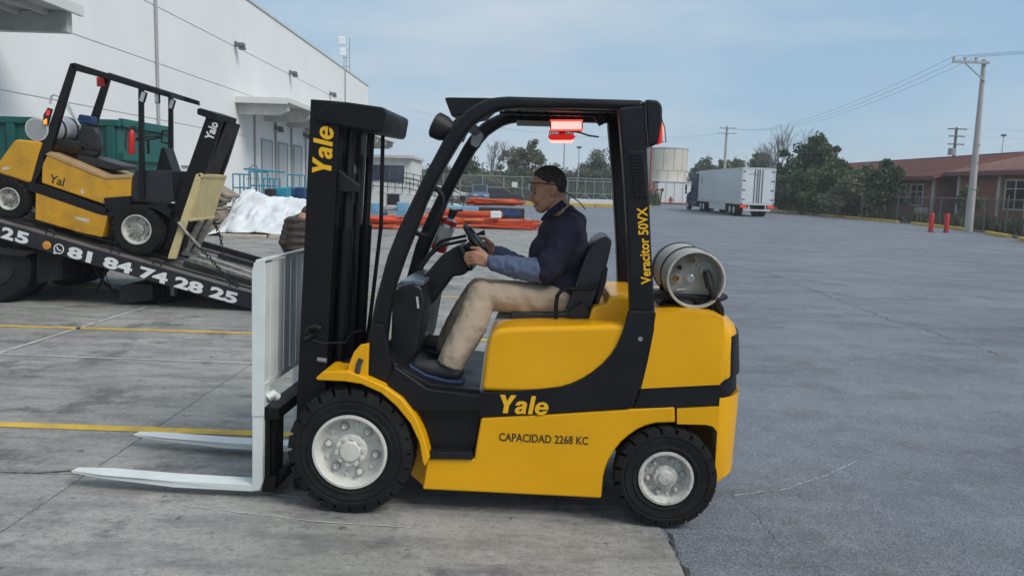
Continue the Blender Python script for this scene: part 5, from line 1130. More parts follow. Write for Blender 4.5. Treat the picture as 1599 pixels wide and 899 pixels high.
# front deflector and head lights
MB().prism(P([(694, 153), (700, 152), (770, 153), (745, 175), (705, 182)], 0.30), 0.30, 0.86).build('front_visor', 'black', fk, bevel=0.006)
for w in (0.22, 0.94):
    a, b = q(680, 195, w), q(703, 206, w); d = (b - a).normalized()
    hl = MB().tube([a - d * 0.01, a, a + d * 0.045, b + d * 0.02], [0.058, 0.068, 0.066, 0.04], 20).build('headlight', 'plastic', fk)
    MB().tube([a - d * 0.014, a - d * 0.009], [0.05, 0.055], 20).build('headlight_lens', 'lens', hl)
    MB().tube([b, q(712, 190, w), q(725, 186, w)], 0.014, 6).build('headlight_arm', 'black', hl)
# mirror
mw_ = 0.86
mc = [q(742, 202, mw_), q(754, 206, mw_), q(757, 213, mw_), q(749, 230, mw_), q(744, 233, mw_), q(735, 228, mw_), q(734, 222, mw_), q(739, 204, mw_)]
mr_ = MB().prism([(v.x, v.z) for v in mc], mw_ - 0.012, mw_ + 0.02).build('mirror', 'plastic', fk, bevel=0.006)
cen = sum((Vector((v.x, v.z)) for v in mc), Vector((0, 0))) / 8
MB().prism([tuple(cen + (Vector((v.x, v.z)) - cen) * 0.86) for v in mc], mw_ - 0.0155, mw_ - 0.0125).build('mirror_glass', 'mirror', mr_)
MB().tube([q(741, 203, mw_), q(738, 196, mw_), q(730, 205, mw_), q(722, 222, mw_)], 0.007, 6).build('mirror_arm', 'black', mr_)
# red warning lights, label under the roof
wl_ = 0.93
rl = MB().prism(P([(859, 187), (910, 187), (910, 205), (859, 205)], wl_), wl_, wl_ + 0.05).build('warning_light', 'black', fk, bevel=0.006)
MB().prism(P([(861, 190), (908, 190), (908, 202), (861, 202)], wl_), wl_ - 0.005, wl_ + 0.002).build('warning_lens', 'whitehot', rl)
e_ = MB().prism(P([(859, 187.5), (910, 187.5), (910, 190), (859, 190)], wl_), wl_ - 0.004, wl_ + 0.002); e_.prism(P([(859, 202), (910, 202), (910, 204.5), (859, 204.5)], wl_), wl_ - 0.004, wl_ + 0.002)
stuff(e_.build('lens_edge', 'redlight', rl))
wb_ = 1.0
rl2 = MB().prism(P([(855, 212), (862, 209), (893, 209), (899, 213), (893, 219), (860, 219)], wb_), wb_, wb_ + 0.09).build('warning_light', 'redlens', fk, bevel=0.004)
MB().prism(P([(858, 218.3), (896, 218.3), (893, 222), (861, 222)], wb_), wb_ + 0.005, wb_ + 0.085).build('warning_lens', 'whitehot', rl2)
for k in range(14): a = q(858.5 + 2.8 * k, 206.5, wb_); MB().box(a.x - 0.003, a.x + 0.003, wb_, wb_ + 0.08, a.z - 0.012, a.z + 0.013).build('cooling_fin', 'black', rl2)
MB().prism(P([(872, 203), (882, 203), (882, 212), (872, 212)], wb_), wb_ + 0.02, wb_ + 0.06).build('lamp_bracket', 'redlens', rl2)
MB().tube([q(885, 204, wb_), q(905, 207, wb_), q(920, 212, wb_), q(935, 214, wb_)], 0.005, 6).build('cable', 'black', rl2)
lb = MB().prism(P([(807, 188), (861, 190), (861, 198), (807, 196.5)], 0.93), 0.92, 0.94).build('roof_label', 'trim', fk)
wk = q(945, 192, 0.75); MB().tube([wk, wk + Vector((-0.03, 0, 0.05))], [0.04, 0.05], 12).build('work_lamp', 'plastic', fk)
# grab handle on the near leg
MB().tube([q(676, 294, 0.3), q(683, 296, 0.3), q(690, 304, 0.3), q(692, 316, 0.3), q(684, 338, 0.3), q(672, 366, 0.3), q(662, 369, 0.3), q(645, 361, 0.3)], 0.014, 8).build('grab_handle', 'black', fk)
# mast -----------------------------------------------------------
mb0, mt0 = q(463, 640, 0.27), q(485, 155, 0.27); md = (mt0 - mb0).normalized(); mf = Vector((md.z, 0, -md.x))   # up the mast / rearwards
def mp(h, b, w): v = mb0 + md * h + mf * b; return Vector((v.x, w, v.z))
h0, h1 = -0.44, (mt0 - mb0).length
def rail_prof(b0, b1, ha, hb): return [(mp(ha, b0, 0).x, mp(ha, b0, 0).z), (mp(ha, b1, 0).x, mp(ha, b1, 0).z), (mp(hb, b1, 0).x, mp(hb, b1, 0).z), (mp(hb, b0, 0).x, mp(hb, b0, 0).z)]
mast = MB().prism(rail_prof(0.0, 0.155, h0, h1), 0.27, 0.30).build('mast', 'mblack', fk, bevel=0.004)
for w0, w1 in ((WT - 0.30, WT - 0.27),): MB().prism(rail_prof(0.0, 0.155, h0, h1), w0, w1).build('outer_rail', 'mblack', mast, bevel=0.004)
for w0, w1 in ((0.30, 0.36), (WT - 0.36, WT - 0.30)):
    MB().prism(rail_prof(0.0, 0.02, h0, h1 - 0.02), w0, w1).build('rail_flange', 'mblack', mast); MB().prism(rail_prof(0.125, 0.155, h0, h1 - 0.02), w0, w1).build('rail_flange', 'mblack', mast)
for w0, w1 in ((0.365, 0.40), (WT - 0.40, WT - 0.365)):
    MB().prism(rail_prof(0.03, 0.155, -0.2, h1 - 0.04), w0, w1).build('inner_rail', 'mblack', mast)
for w in (0.36, WT - 0.36):
    MB().tube([mp(-0.2, 0.20, w), mp(1.0, 0.20, w)], 0.036, 14).build('lift_cylinder', 'mblack', mast, smooth=60); MB().tube([mp(1.0, 0.20, w), mp(h1 - 0.1, 0.20, w)], 0.022, 12).build('cylinder_rod', 'plastic', mast, smooth=60)
MB().tube([mp(-0.1, 0.10, 0.58), mp(0.85, 0.10, 0.58)], 0.05, 14).build('lift_cylinder', 'plastic', mast, smooth=60)
for k, w in enumerate((0.47, 0.50, 0.53, 0.66)):
    MB().tube([mp(0.0, 0.19, w), mp(0.7, 0.17 + 0.02 * (k % 2), w), mp(1.28, 0.18, w), mp(1.36, 0.15, w), mp(1.36, 0.09, w), mp(1.25, 0.06, w), mp(0.4, 0.05, w)], 0.011, 8).build('hose', 'plastic', mast, smooth=60)
MB().lathe([(0.05, 0.46), (0.065, 0.465), (0.055, 0.48), (0.055, 0.55), (0.065, 0.565), (0.05, 0.57)], 20, 'Y', (mp(1.31, 0.12, 0).x, 0, mp(1.31, 0.12, 0).z)).build('hose_pulley', 'grey', mast)
for w in (0.42, 0.74): MB().bar(mp(0.0, 0.165, w), mp(1.4, 0.165, w), 0.03, 0.016, (1, 0, 0)).build('lift_chain', 'darkframe', mast)
# top crosshead: rounded box across the mast
chx = rnd([(mp(h1 - 0.115, 0.05, 0).x, mp(h1 - 0.115, 0.05, 0).z), (mp(h1 - 0.145, 0.385, 0).x, mp(h1 - 0.145, 0.385, 0).z), (mp(h1 - 0.015, 0.40, 0).x, mp(h1 - 0.015, 0.40, 0).z), (mp(h1 - 0.0, 0.17, 0).x, mp(h1 - 0.0, 0.17, 0).z), (mp(h1 - 0.01, 0.10, 0).x, mp(h1 - 0.01, 0.10, 0).z), (mp(h1 - 0.07, 0.03, 0).x, mp(h1 - 0.07, 0.03, 0).z)], 0.03)
MB().prism(chx, 0.255, WT - 0.255).build('crosshead', 'mblack', mast, bevel=0.012, seg=3)
for ha in (0.1, 0.62, 1.12): MB().prism(rail_prof(0.11, 0.16, ha, ha + 0.12), 0.30, WT - 0.30).build('cross_member', 'mblack', mast)
MB().tube([mp(1.52, 0.27, 0.80), mp(1.0, 0.29, 0.8), mp(0.5, 0.26, 0.80), mp(0.25, 0.24, 0.8)], 0.012, 8).build('hose', 'plastic', mast, smooth=60)
MB().prism(P([(527, 262), (560, 288), (558, 300), (530, 300)], 0.33), 0.31, 0.36).build('cylinder_clamp', 'plastic', mast, bevel=0.006)
# lashing eye plates low on the near rail
MB().tube([q(478, 521, 0.262), q(482, 512, 0.262), q(492, 509, 0.262), q(502, 513, 0.262)], 0.014, 8).build('lashing_hook', 'plastic', mast, smooth=60)
MB().tube([q(476, 530, 0.262), q(484, 526, 0.262), q(488, 521, 0.262)], 0.017, 8).build('lashing_hook', 'plastic', mast, smooth=60)
MB().tube([q(496, 561, 0.262), q(510, 563, 0.262)], 0.013, 8).build('grease_pin', 'grey', mast)
MB().tube([q(488, 531, 0.25), q(508, 536, 0.25), q(540, 534, 0.25), q(548, 520, 0.25), q(566, 515, 0.25)], 0.005, 6).build('hose', 'plastic', mast)
for w in (0.24, WT - 0.24): MB().tube([q(505, 590, w), q(560, 560, w), q(610, 545, w)], 0.03, 12).build('tilt_cylinder', 'mblack', fk)
# carriage, load backrest, forks ---------------------------------
BW0, BW1 = 0.135, 1.03
def bp_(px, py): return l(px, py, BW0)
side = [(393, 425), (396, 411), (405, 405), (413, 405), (414, 420), (412, 640), (411.5, 650), (393, 650)]
bk = MB().prism(P(side, BW0), BW0, BW0 + 0.012).build('load_backrest', 'white', fk, bevel=0.003)
MB().prism(P(side, BW0), BW1 - 0.012, BW1).build('side_plate', 'white', bk, bevel=0.003)
tl_, tr_ = q(398, 407, BW0), q(413, 405, BW0)
MB().prism([(tl_.x - 0.005, tl_.z - 0.012), (tr_.x, tr_.z - 0.012), (tr_.x, tr_.z + 0.002), (tl_.x, tl_.z + 0.004)], BW0 + 0.012, BW1 - 0.012).build('top_rail', 'white', bk, bevel=0.003)
s0, s1, s2, s3 = q(401, 412, BW0), q(411, 412, BW0), q(409, 605, BW0), q(399, 605, BW0)
for k in range(8):
    w = BW0 + 0.018 + k * 0.1085; MB().prism([(s0.x + 0.02, s0.z), (s1.x - 0.002, s1.z), (s2.x - 0.002, s2.z), (s3.x + 0.02, s3.z)], w, w + 0.092).build('backrest_slat', 'white', bk, bevel=0.002)
for w in (BW0 + 0.012, BW1 - 0.03): pass
MB().prism([(s3.x, s3.z + 0.02), (s2.x, s2.z + 0.02), (s2.x, s2.z - 0.01), (s3.x, s3.z - 0.01)], BW0 + 0.012, BW1 - 0.012).build('bottom_rail', 'white', bk)
c1, c2 = q(414, 645, 0.2), q(440, 645, 0.2)
MB().prism(P([(413, 632), (440, 634), (440, 652), (413, 652)], 0.2), 0.16, 1.0).build('carriage_bar', 'mblack', fk, bevel=0.006)
MB().prism(P([(413, 742), (436, 738), (432, 764), (413, 764)], 0.2), 0.16, 1.0).build('carriage_bar', 'mblack', fk, bevel=0.006)
for w in (0.20, 0.30, WT - 0.34): MB().prism(P([(424, 640), (440, 640), (438, 750), (422, 750)], 0.3), w, w + 0.035).build('carriage_plate', 'mblack', fk)
MB().prism(P([(413, 640), (424, 640), (424, 760), (413, 760)], 0.2), 0.17, 0.21).build('carriage_plate', 'mblack', fk)
MB().prism(P([(443, 725), (452, 728), (430, 766), (418, 764)], 0.22), 0.2, 0.27).build('mast_foot', 'mblack', fk, bevel=0.006)
MB().tube([q(417, 620, 0.2), q(427, 614, 0.22), q(433, 620, 0.24)], 0.022, 10).build('fork_pin', 'white', fk)
def fork(w0, w1):
    a, b = 0.5, 0.5
    A = lambda x, y: l(x, y, 0.14)
    shank = [A(393.2, 600), A(411, 600), A(410, 752), A(405, 766), A(393.2, 767)]
    blade = [A(395, 767), A(270, 760.5), A(160, 746.5), A(108, 740.5), A(103, 739), A(109, 737.2), A(160, 741), A(270, 750), A(395, 757)]
    f = MB().prism(shank, w0, w1).build('fork', 'white', fk, bevel=0.006)
    m = MB(); prof = blade; wm = (w0 + w1) / 2
    secs = []
    us = [u for u, z in prof]; tip = min(us)
    for t in (-1, -0.8, -0.4, 0.4, 0.8, 1):
        ring = []
        for u, z in prof:
            du = (u - tip); lim = min(1.0, (du / 0.11) ** 0.5 if du > 0 else 0.0) * 0.8 + 0.2
            ring.append((u, wm + (w1 - w0) / 2 * t * lim, z))
        secs.append(ring)
    m.loft(secs).build('fork_blade', 'white', f, bevel=0.003, seg=1, smooth=0)
    return f
fork(0.14, 0.25); fork(0.79, 0.90)
# dash, column, wheel --------------------------------------------
MB().prism(rnd(P([(612, 566), (616, 470), (622, 448), (650, 440), (662, 446), (668, 470), (655, 545), (640, 572)], 0.35), 0.02), 0.28, 0.94).build('dashboard', 'plastic', fk, bevel=0.025, seg=3)
MB().prism(P([(618, 447), (628, 437), (664, 437), (664, 444), (640, 449)], 0.35), 0.30, 0.92).build('dash_tray', 'plate', fk, bevel=0.006)
for k in range(3): MB().tube([q(626 + 9 * k, 441, 0.36), q(640 + 9 * k, 437, 0.6)], 0.008, 6).build('tray_rib', 'plastic', fk)
MB().prism(rnd(P([(643, 452), (690, 398), (712, 384), (728, 392), (735, 420), (724, 430), (706, 432), (680, 468), (660, 492), (648, 480)], 0.5), 0.02), 0.50, 0.66).build('steering_column', 'plastic', fk, bevel=0.02, seg=3)
MB().prism(P([(712, 384), (722, 382), (740, 421), (731, 425)], 0.47), 0.46, 0.70).build('instrument_pod', 'black', fk, bevel=0.02, seg=3)
sw0, sw1 = q(729, 356, 0.58), q(762, 399, 0.58); sc_ = (sw0 + sw1) / 2; sd = (sw1 - sw0).normalized(); sn = Vector((sd.z, 0, -sd.x)); R_ = (sw1 - sw0).length / 2
ring = [sc_ + (sd * math.cos(t) + Vector((0, 1, 0)) * math.sin(t)) * R_ * 1.12 for t in [2 * math.pi * k / 40 for k in range(41)]]
stw = MB().tube(ring, 0.014, 10).build('steering_wheel', 'plastic', fk, smooth=60)
MB().tube([sc_ - sn * 0.015, sc_ + sn * 0.03], [0.05, 0.055], 16).build('hub', 'plastic', stw)
for t in (0.3, 2.4, 4.4): MB().bar(sc_, sc_ + (sd * math.cos(t) + Vector((0, 1, 0)) * math.sin(t)) * R_ * 1.1, 0.03, 0.014).build('spoke', 'plastic', stw)
kb = q(757, 363, 0.55); MB().tube([q(745, 366, 0.55), q(752, 364, 0.55), kb], [0.006, 0.012, 0.017], 10).build('knob', 'plastic', stw)
MB().tube([sc_, q(705, 408, 0.58)], 0.03, 10).build('column_shaft', 'plastic', fk)
MB().tube([q(652, 420, 0.72), q(665, 404, 0.72), q(683, 382, 0.72), q(690, 376, 0.72), q(728, 368, 0.72)], 0.009, 8).build('control_lever', 'plastic', fk, smooth=60)
MB().tube([q(656, 421, 0.66), q(671, 400, 0.66), q(688, 384, 0.66), q(729, 375, 0.66)], 0.009, 8).build('control_lever', 'plastic', fk, smooth=60)
MB().prism(P([(650, 463), (653, 463), (655, 481), (652, 481)], 0.27), 0.262, 0.268).build('dash_sticker', 'trim', fk)
MB().prism(P([(640, 545), (662, 520), (668, 524), (648, 552)], 0.4), 0.38, 0.5).build('pedal', 'plastic', fk); MB().prism(P([(646, 530), (668, 505), (672, 510), (652, 538)], 0.7), 0.65, 0.78).build('pedal', 'plastic', fk)
# seat -----------------------------------------------------------
cush = rnd(P([(796, 490), (800, 484), (850, 487), (900, 486), (905, 500), (900, 508), (798, 506)], 0.36), 0.02)
stt = MB().prism(cush, 0.35, 0.81).build('seat', 'seat', fk, bevel=0.03, seg=3)
MB().prism(P([(790, 505), (925, 505), (925, 513), (790, 514)], 0.36), 0.38, 0.78).build('seat_base', 'plastic', fk)
back = rnd(P([(882, 490), (903, 430), (915, 398), (928, 378), (940, 370), (950, 369), (956, 376), (953, 392), (945, 425), (933, 458), (920, 490)], 0.36), 0.02)
MB().prism(back, 0.36, 0.80).build('backrest', 'seat', fk, bevel=0.04, seg=3)
MB().prism(P([(926, 488), (942, 420), (949, 418), (946, 440), (930, 488)], 0.36), 0.34, 0.82).build('seat_frame', 'plastic', fk)
for w in (0.31, 0.85):
    MB().tube([q(868, 508, w), q(868, 478, w), q(870, 462, w), q(876, 454, w), q(888, 450, w), q(915, 452, w), q(936, 447, w)], 0.011, 8).build('armrest', 'black', fk, smooth=60)
MB().prism(P([(886, 488), (911, 471), (923, 492), (902, 508)], 0.3), 0.29, 0.34).build('seat_buckle', 'plastic', fk, bevel=0.006)
# gas bottle -----------------------------------------------------
tc_ = q(1087, 437, 0.20); R_ = 0.150
fk_tank = MB().lathe([(0.001, 0.285), (R_ * 0.6, 0.285), (R_ * 0.93, 0.295), (R_, 0.33), (R_, 0.86), (R_ * 0.9, 0.92), (R_ * 0.5, 0.95), (0.001, 0.955)], 40, 'Y', (tc_.x, 0, tc_.z)).build('gas_bottle', 'tank', fk, smooth=50)
MB().lathe([(R_ * 0.985, 0.31), (R_ * 0.985, 0.205), (R_ * 0.99, 0.198), (R_ * 0.93, 0.196), (R_ * 0.90, 0.205), (R_ * 0.91, 0.29)], 44, 'Y', (tc_.x, 0, tc_.z), False).build('collar', 'tank', fk_tank, smooth=50)
MB().lathe([(R_ * 0.92, 0.286), (R_ * 0.5, 0.276), (0.001, 0.272)], 40, 'Y', (tc_.x, 0, tc_.z), False).build('end_plate', 'tankend', fk_tank, smooth=60)
for dx, dz, r, mat in ((0.0, 0.0, 0.018, 'chrome'), (-0.072, 0.0, 0.016, 'brass'), (0.005, 0.095, 0.015, 'brass'), (-0.058, 0.055, 0.011, 'plastic'), (0.07, 0.045, 0.026, 'grey')):
    MB().lathe([(r * 1.7, 0.276), (r * 1.7, 0.268)], 14, 'Y', (tc_.x - 0.02 + dx, 0, tc_.z + dz)).build('fitting_flange', 'tankend', fk_tank, smooth=15)
    MB().lathe([(r * 1.1, 0.268), (r * 1.1, 0.258), (r, 0.257), (r, 0.243), (r * 0.72, 0.243), (r * 0.7, 0.252), (0.001, 0.252)], 12 if r != 0.026 else 6, 'Y', (tc_.x - 0.02 + dx, 0, tc_.z + dz)).build('fitting', mat, fk_tank, smooth=15)
MB().tube([Vector((tc_.x + 0.055, 0.24, tc_.z + 0.045)), Vector((tc_.x + 0.075, 0.22, tc_.z - 0.03)), Vector((tc_.x + 0.10, 0.21, tc_.z - 0.09)), Vector((tc_.x + 0.14, 0.23, tc_.z - 0.15)), Vector((tc_.x + 0.16, 0.3, tc_.z - 0.19)), Vector((tc_.x + 0.10, 0.4, tc_.z - 0.20)), Vector((tc_.x, 0.5, tc_.z - 0.20))], 0.017, 8).build('gas_hose', 'plastic', fk_tank, smooth=60)
MB().tube([Vector((tc_.x + 0.06, 0.235, tc_.z + 0.03)), Vector((tc_.x + 0.078, 0.22, tc_.z - 0.04))], 0.024, 10).build('coupling', 'plastic', fk_tank)
MB().prism([(tc_.x - 0.085, tc_.z - 0.068), (tc_.x - 0.035, tc_.z - 0.06), (tc_.x - 0.035, tc_.z - 0.05), (tc_.x - 0.085, tc_.z - 0.058)], 0.271, 0.277).build('bottle_label', 'trim', fk_tank)
for w in (0.40, 0.74):
    MB().lathe([(R_ + 0.002, w), (R_ + 0.005, w), (R_ + 0.005, w + 0.035), (R_ + 0.002, w + 0.035)], 40, 'Y', (tc_.x, 0, tc_.z), False).build('strap', 'plastic', fk_tank, smooth=50)
MB().prism([(tc_.x - 0.16, tc_.z - 0.13), (tc_.x + 0.14, tc_.z - 0.13), (tc_.x + 0.17, tc_.z - 0.17), (tc_.x + 0.12, tc_.z - 0.185), (tc_.x - 0.18, tc_.z - 0.185)], 0.30, 0.86).build('bottle_cradle', 'black', fk, bevel=0.01)
pv = q(1100, 490, 0.24)
MB().lathe([(0.09, pv.z - 0.015), (0.09, pv.z + 0.005), (0.055, pv.z + 0.01), (0.055, pv.z + 0.055), (0.075, pv.z + 0.06), (0.075, pv.z + 0.075)], 20, 'Z', (pv.x, 0.3, 0)).build('swivel_base', 'black', fk)
MB().bar((pv.x - 0.3, 0.3, pv.z + 0.085), (pv.x + 0.08, 0.3, pv.z + 0.08), 0.12, 0.03).build('swivel_arm', 'black', fk, bevel=0.01)
MB().tube([Vector((pv.x + 0.05, 0.2, pv.z + 0.08)), Vector((pv.x + 0.10, 0.25, pv.z + 0.09)), Vector((pv.x + 0.08, 0.4, pv.z + 0.10)), Vector((pv.x - 0.2, 0.5, pv.z + 0.10))], 0.016, 8).build('gas_hose', 'plastic', fk, smooth=60)
# lettering ------------------------------------------------------
def letters(body, px0, py0, w, wpx, hpx, mat, par, rot=False, shear=0.0, bold=0.0):
    s_ = (q(px0 + 50, py0, w) - q(px0, py0, w)).length / 50
    o = q(px0, py0, w)
    if rot is False: return text(body, mat, par, o, (1, 0, 0), (0, 0, 1), wpx * s_, hpx * s_, shear, bold)
    return text(body, mat, par, o, rot, (-rot.z, 0, rot.x), wpx * s_, hpx * s_, shear, bold)
letters(LOGO, 780, 645, 0.0595, 76, 30, 'letter', fk, False, 0.10, 0.06)
letters('CAPACIDAD 2268 KC', 779, 688, 0.0645, 139, 13.5, 'letterdark', fk, False, 0.0, 0.018)
letters(LOGO, 518, 272, 0.2695, 72, 31, 'letter', mast, md, 0.10, 0.06)
vd = (q(1010.5, 322, .104) - q(1017, 443, .104)).normalized()
letters('Veracitor 50VX', 1017, 443, 0.1045, 121, 16, 'letter', fk, vd, 0.0, 0.022)
# fire extinguisher on the far leg --------------------------------
ex0, ex1 = q(684, 392, 0.98), q(704, 340, 0.98); ed = (ex1 - ex0).normalized()
fe = thing('fire_extinguisher', 'silver and red fire extinguisher strapped to the far front guard leg', 'extinguisher', FO + FU * ex0.x + FW * ex0.y + Vector((0, 0, ex0.z)))
def fw(v): return FO + FU * v.x + FW * v.y + Vector((0, 0, v.z))
e0, e1 = fw(ex0), fw(ex1); ed = (e1 - e0).normalized(); L_ = (e1 - e0).length
MB().tube([e0, e0 + ed * 0.01, e0 + ed * L_ * 0.86, e0 + ed * L_ * 0.95, e1], [0.04, 0.046, 0.046, 0.036, 0.018], 18).build('cylinder', 'chrome', fe, smooth=50)
for t0, t1 in ((0.02, 0.2), (0.80, 0.93)): MB().tube([e0 + ed * L_ * t0, e0 + ed * L_ * t1], 0.0475 if t0 < .5 else 0.049, 18).build('red_band', 'red', fe, smooth=50)
MB().tube([e0 + ed * L_ * 0.40, e0 + ed * L_ * 0.72], 0.0468, 18).build('paper_label', 'trim', fe, smooth=50)
MB().tube([e1, e1 + ed * 0.05], [0.02, 0.028], 10).build('valve', 'rail', fe); MB().bar(e1 + ed * 0.045, e1 + ed * 0.05 + Vector((0.055, 0, 0.0)), 0.02, 0.012).build('handle', 'rail', fe)

# ================================================================== DRIVER
FKM = Matrix.Translation(FO) @ Matrix.Rotation(TH, 4, 'Z')
seatp = q(870, 490, 0.58)
dloc = FO + FU * seatp.x + FW * seatp.y + Vector((0, 0, seatp.z))
dr = thing('person', 'seated driver in navy short-sleeved shirt and khaki trousers steering the forklift', 'person', dloc, TH)
WINV[dr.name] = (Matrix.Translation(dloc) @ Matrix.Rotation(TH, 4, 'Z')).inverted() @ FKM
DW = 0.59
def rotv(deg): return Matrix.Rotation(math.radians(deg), 3, 'Y')
b = MB()
b.ball(q(857, 286, DW), (0.095, 0.074, 0.092)); b.ball(q(847, 301, DW), (0.066, 0.066, 0.080), rot=rotv(-12)); b.ball(q(850, 315, DW), (0.056, 0.060, 0.050)); b.ball(q(845, 325, DW), (0.034, 0.042, 0.028)); b.capsule(q(846, 326, DW - 0.02), q(862, 311, DW - 0.05), 0.022, 0.024); b.capsule(q(846, 326, DW + 0.02), q(862, 311, DW + 0.05), 0.022, 0.024)
b.capsule(q(832.5, 293, DW - 0.04), q(832.5, 293, DW + 0.04), 0.013, 0.013); b.capsule(q(832.5, 299, DW), q(829.5, 311.5, DW), 0.009, 0.0135); b.ball(q(833, 314, DW - 0.013), 0.010); b.ball(q(833, 314, DW + 0.013), 0.010)
b.capsule(q(836, 320, DW - 0.02), q(836, 320, DW + 0.02), 0.0095, 0.0095); b.capsule(q(837.5, 324.3, DW - 0.018), q(837.5, 324.3, DW + 0.018), 0.0085, 0.0085); b.ball(q(841, 310, DW - 0.038), (0.028, 0.024, 0.030)); b.ball(q(841, 310, DW + 0.038), (0.028, 0.024, 0.030))
for s_ in (-1, 1): b.ball(q(864.5, 297, DW + s_ * 0.074), (0.019, 0.009, 0.031), rot=rotv(12)); b.ball(q(866, 293, DW + s_ * 0.080), (0.015, 0.006, 0.018))
b.capsule(q(866, 312, DW), q(884, 346, DW), 0.062, 0.072); b.ball(q(880, 400, DW), (0.12, 0.16, 0.16)); b.ball(q(886, 455, DW), (0.12, 0.15, 0.12))
b.capsule(q(885, 360, DW - 0.16), q(885, 360, DW + 0.16), 0.06, 0.06)
HW = 0.405
for s_, w0, w1 in ((0, DW - 0.2, HW), (1, DW + 0.2, 0.76)):
    e = q(856, 424, w0 - 0.02 if s_ == 0 else w0 + 0.02); b.capsule(q(884, 362, w0), e, 0.05, 0.042)
    hx, hy = (762, 408) if s_ == 0 else (772, 392)
    wr_ = q(hx, hy, w1); b.capsule(e, wr_, 0.042, 0.027)
    # hand: palm, four curled fingers, thumb
    kx, ky = hx - 24, hy - 5
    for k in range(4):
        yy = ky - 9 + k * 5.2; a0 = q(hx - 4, hy - 5 + k * 3.0, w1); a1 = q(kx + (2, 0, 1, 4)[k], yy, w1 - 0.004 if s_ == 0 else w1 + 0.004); b.capsule(a0, a1, 0.019, 0.012, 8)
        ln = (10, 12, 11, 8)[k]; a2 = q(kx - ln, yy + 2, w1 + (0.012 if s_ == 0 else -0.012)); a3 = q(kx - ln + 3, yy + 6, w1 + (0.034 if s_ == 0 else -0.034)); b.capsule(a1, a2, 0.0108, 0.0095, 8); b.capsule(a2, a3, 0.0095, 0.008, 8)
    t0, t1, t2 = q(hx - 3, hy - 9, w1 + (0.006 if s_ == 0 else -.006)), q(hx - 15, hy - 20, w1 + (0.014 if s_ == 0 else -.014)), q(hx - 26, hy - 21, w1 + (0.022 if s_ == 0 else -.022)); b.capsule(t0, t1, 0.015, 0.0115, 8); b.capsule(t1, t2, 0.0115, 0.009, 8)
for w, kn, an, toe in ((DW - 0.24, (750, 459), (706, 570), (660, 576)), (DW + 0.14, (745, 448), (690, 535), (654, 530))):
    wh_ = DW - 0.13 if w < DW else w; wk_ = DW - 0.22 if w < DW else w; wa_ = 0.235 if w < DW else w
    b.capsule(q(876, 474, wh_), q(*kn, wk_), 0.070, 0.05); b.capsule(q(*kn, wk_), q(*an, wa_), 0.05, 0.038); b.capsule(q(an[0], an[1] + 3, wa_), q(*toe, wa_), 0.030, 0.026)
body = remesh(b.build('body', 'skin', dr, smooth=0), 0.0048, 3, 0.5)
MB().capsule(q(834.2, 322.3, DW - 0.022), q(834.2, 322.3, DW + 0.022), 0.0045, 0.0045).build('mouth', M('lip_skin', (0.15, 0.06, 0.05), 0.5), dr, smooth=60)
hc = q(857, 286, DW); full = MB().ball(hc, (0.095, 0.074, 0.092), 60, 44); hl_ = [q(822, 270, DW), q(833, 272, DW), q(841, 279, DW), q(850, 284, DW), q(858, 288, DW), q(864, 285, DW), q(871, 299, DW), q(882, 307, DW), q(892, 309, DW)]
def hairline(x):
    for a_, b_ in zip(hl_[:-1], hl_[1:]):
        if a_.x <= x <= b_.x: return a_.z + (b_.z - a_.z) * (x - a_.x) / (b_.x - a_.x)
    return hl_[0].z if x < hl_[0].x else hl_[-1].z
keep = [f for f in full.f if all(full.v[i][2] > hairline(full.v[i][0]) - 0.012 * (abs(full.v[i][1] - DW) < 0.03) for i in f)]
h = MB(); h.f = keep
for v in full.v:
    t_ = max(0.0, min(1.0, (v[2] - hairline(v[0])) / 0.045)); h.v.append(tuple(hc + (Vector(v) - hc) * (1.012 + 0.05 * t_)))
hme = h.build('hair', 'hair', dr, smooth=60)
sd_ = hme.modifiers.new('thick', 'SOLIDIFY'); sd_.thickness = 0.008; sd_.offset = -1
sb_ = hme.modifiers.new('sub', 'SUBSURF'); sb_.levels = 1; sb_.render_levels = 1
wrinkle(hme, 0.007, 0.006)
for s_ in (-1, 1): MB().capsule(q(829.8, 295, DW + s_ * 0.018), q(836, 294.5, DW + s_ * 0.058), 0.005, 0.003).build('eyebrow', 'hair', dr, smooth=60)
for s_ in (-1, 1):
    MB().ball(q(835, 301, DW + s_ * 0.050), (0.011, 0.009, 0.0035), rot=rotv(-20)).build('eye', 'cardark', dr)
sh_ = MB()
sh_.ball(q(874, 400, DW), (0.178, 0.21, 0.165), 20, 14); sh_.ball(q(878, 368, DW), (0.14, 0.195, 0.115), 20, 14, rotv(15)); sh_.ball(q(888, 446, DW), (0.155, 0.195, 0.16), 20, 14); sh_.ball(q(868, 430, DW), (0.125, 0.18, 0.12), 20, 14)
sh_.capsule(q(888, 356, DW - 0.13), q(888, 356, DW + 0.13), 0.082, 0.082); sh_.capsule(q(884, 337, DW), q(890, 348, DW), 0.070, 0.095)
for s_ in (-1, 1):
    w0 = DW + s_ * 0.195; sh_.capsule(q(886, 364, w0), q(862, 416, w0 + s_ * 0.02), 0.078, 0.073); sh_.capsule(q(862, 408, w0 + s_ * 0.02), q(853, 424, w0 + s_ * .02), 0.074, 0.070)
shirt = remesh(sh_.build('shirt', 'shirt', dr, smooth=0), 0.009, 7, 0.6); wrinkle(shirt, 0.016, 0.06)
cr1 = [(846, 338, -0.028), (855, 329, -0.066), (868, 319, -0.074), (879, 311, -0.055), (884, 308, 0.0), (879, 311, 0.055), (868, 319, 0.074), (855, 329, 0.066), (846, 338, 0.028)]
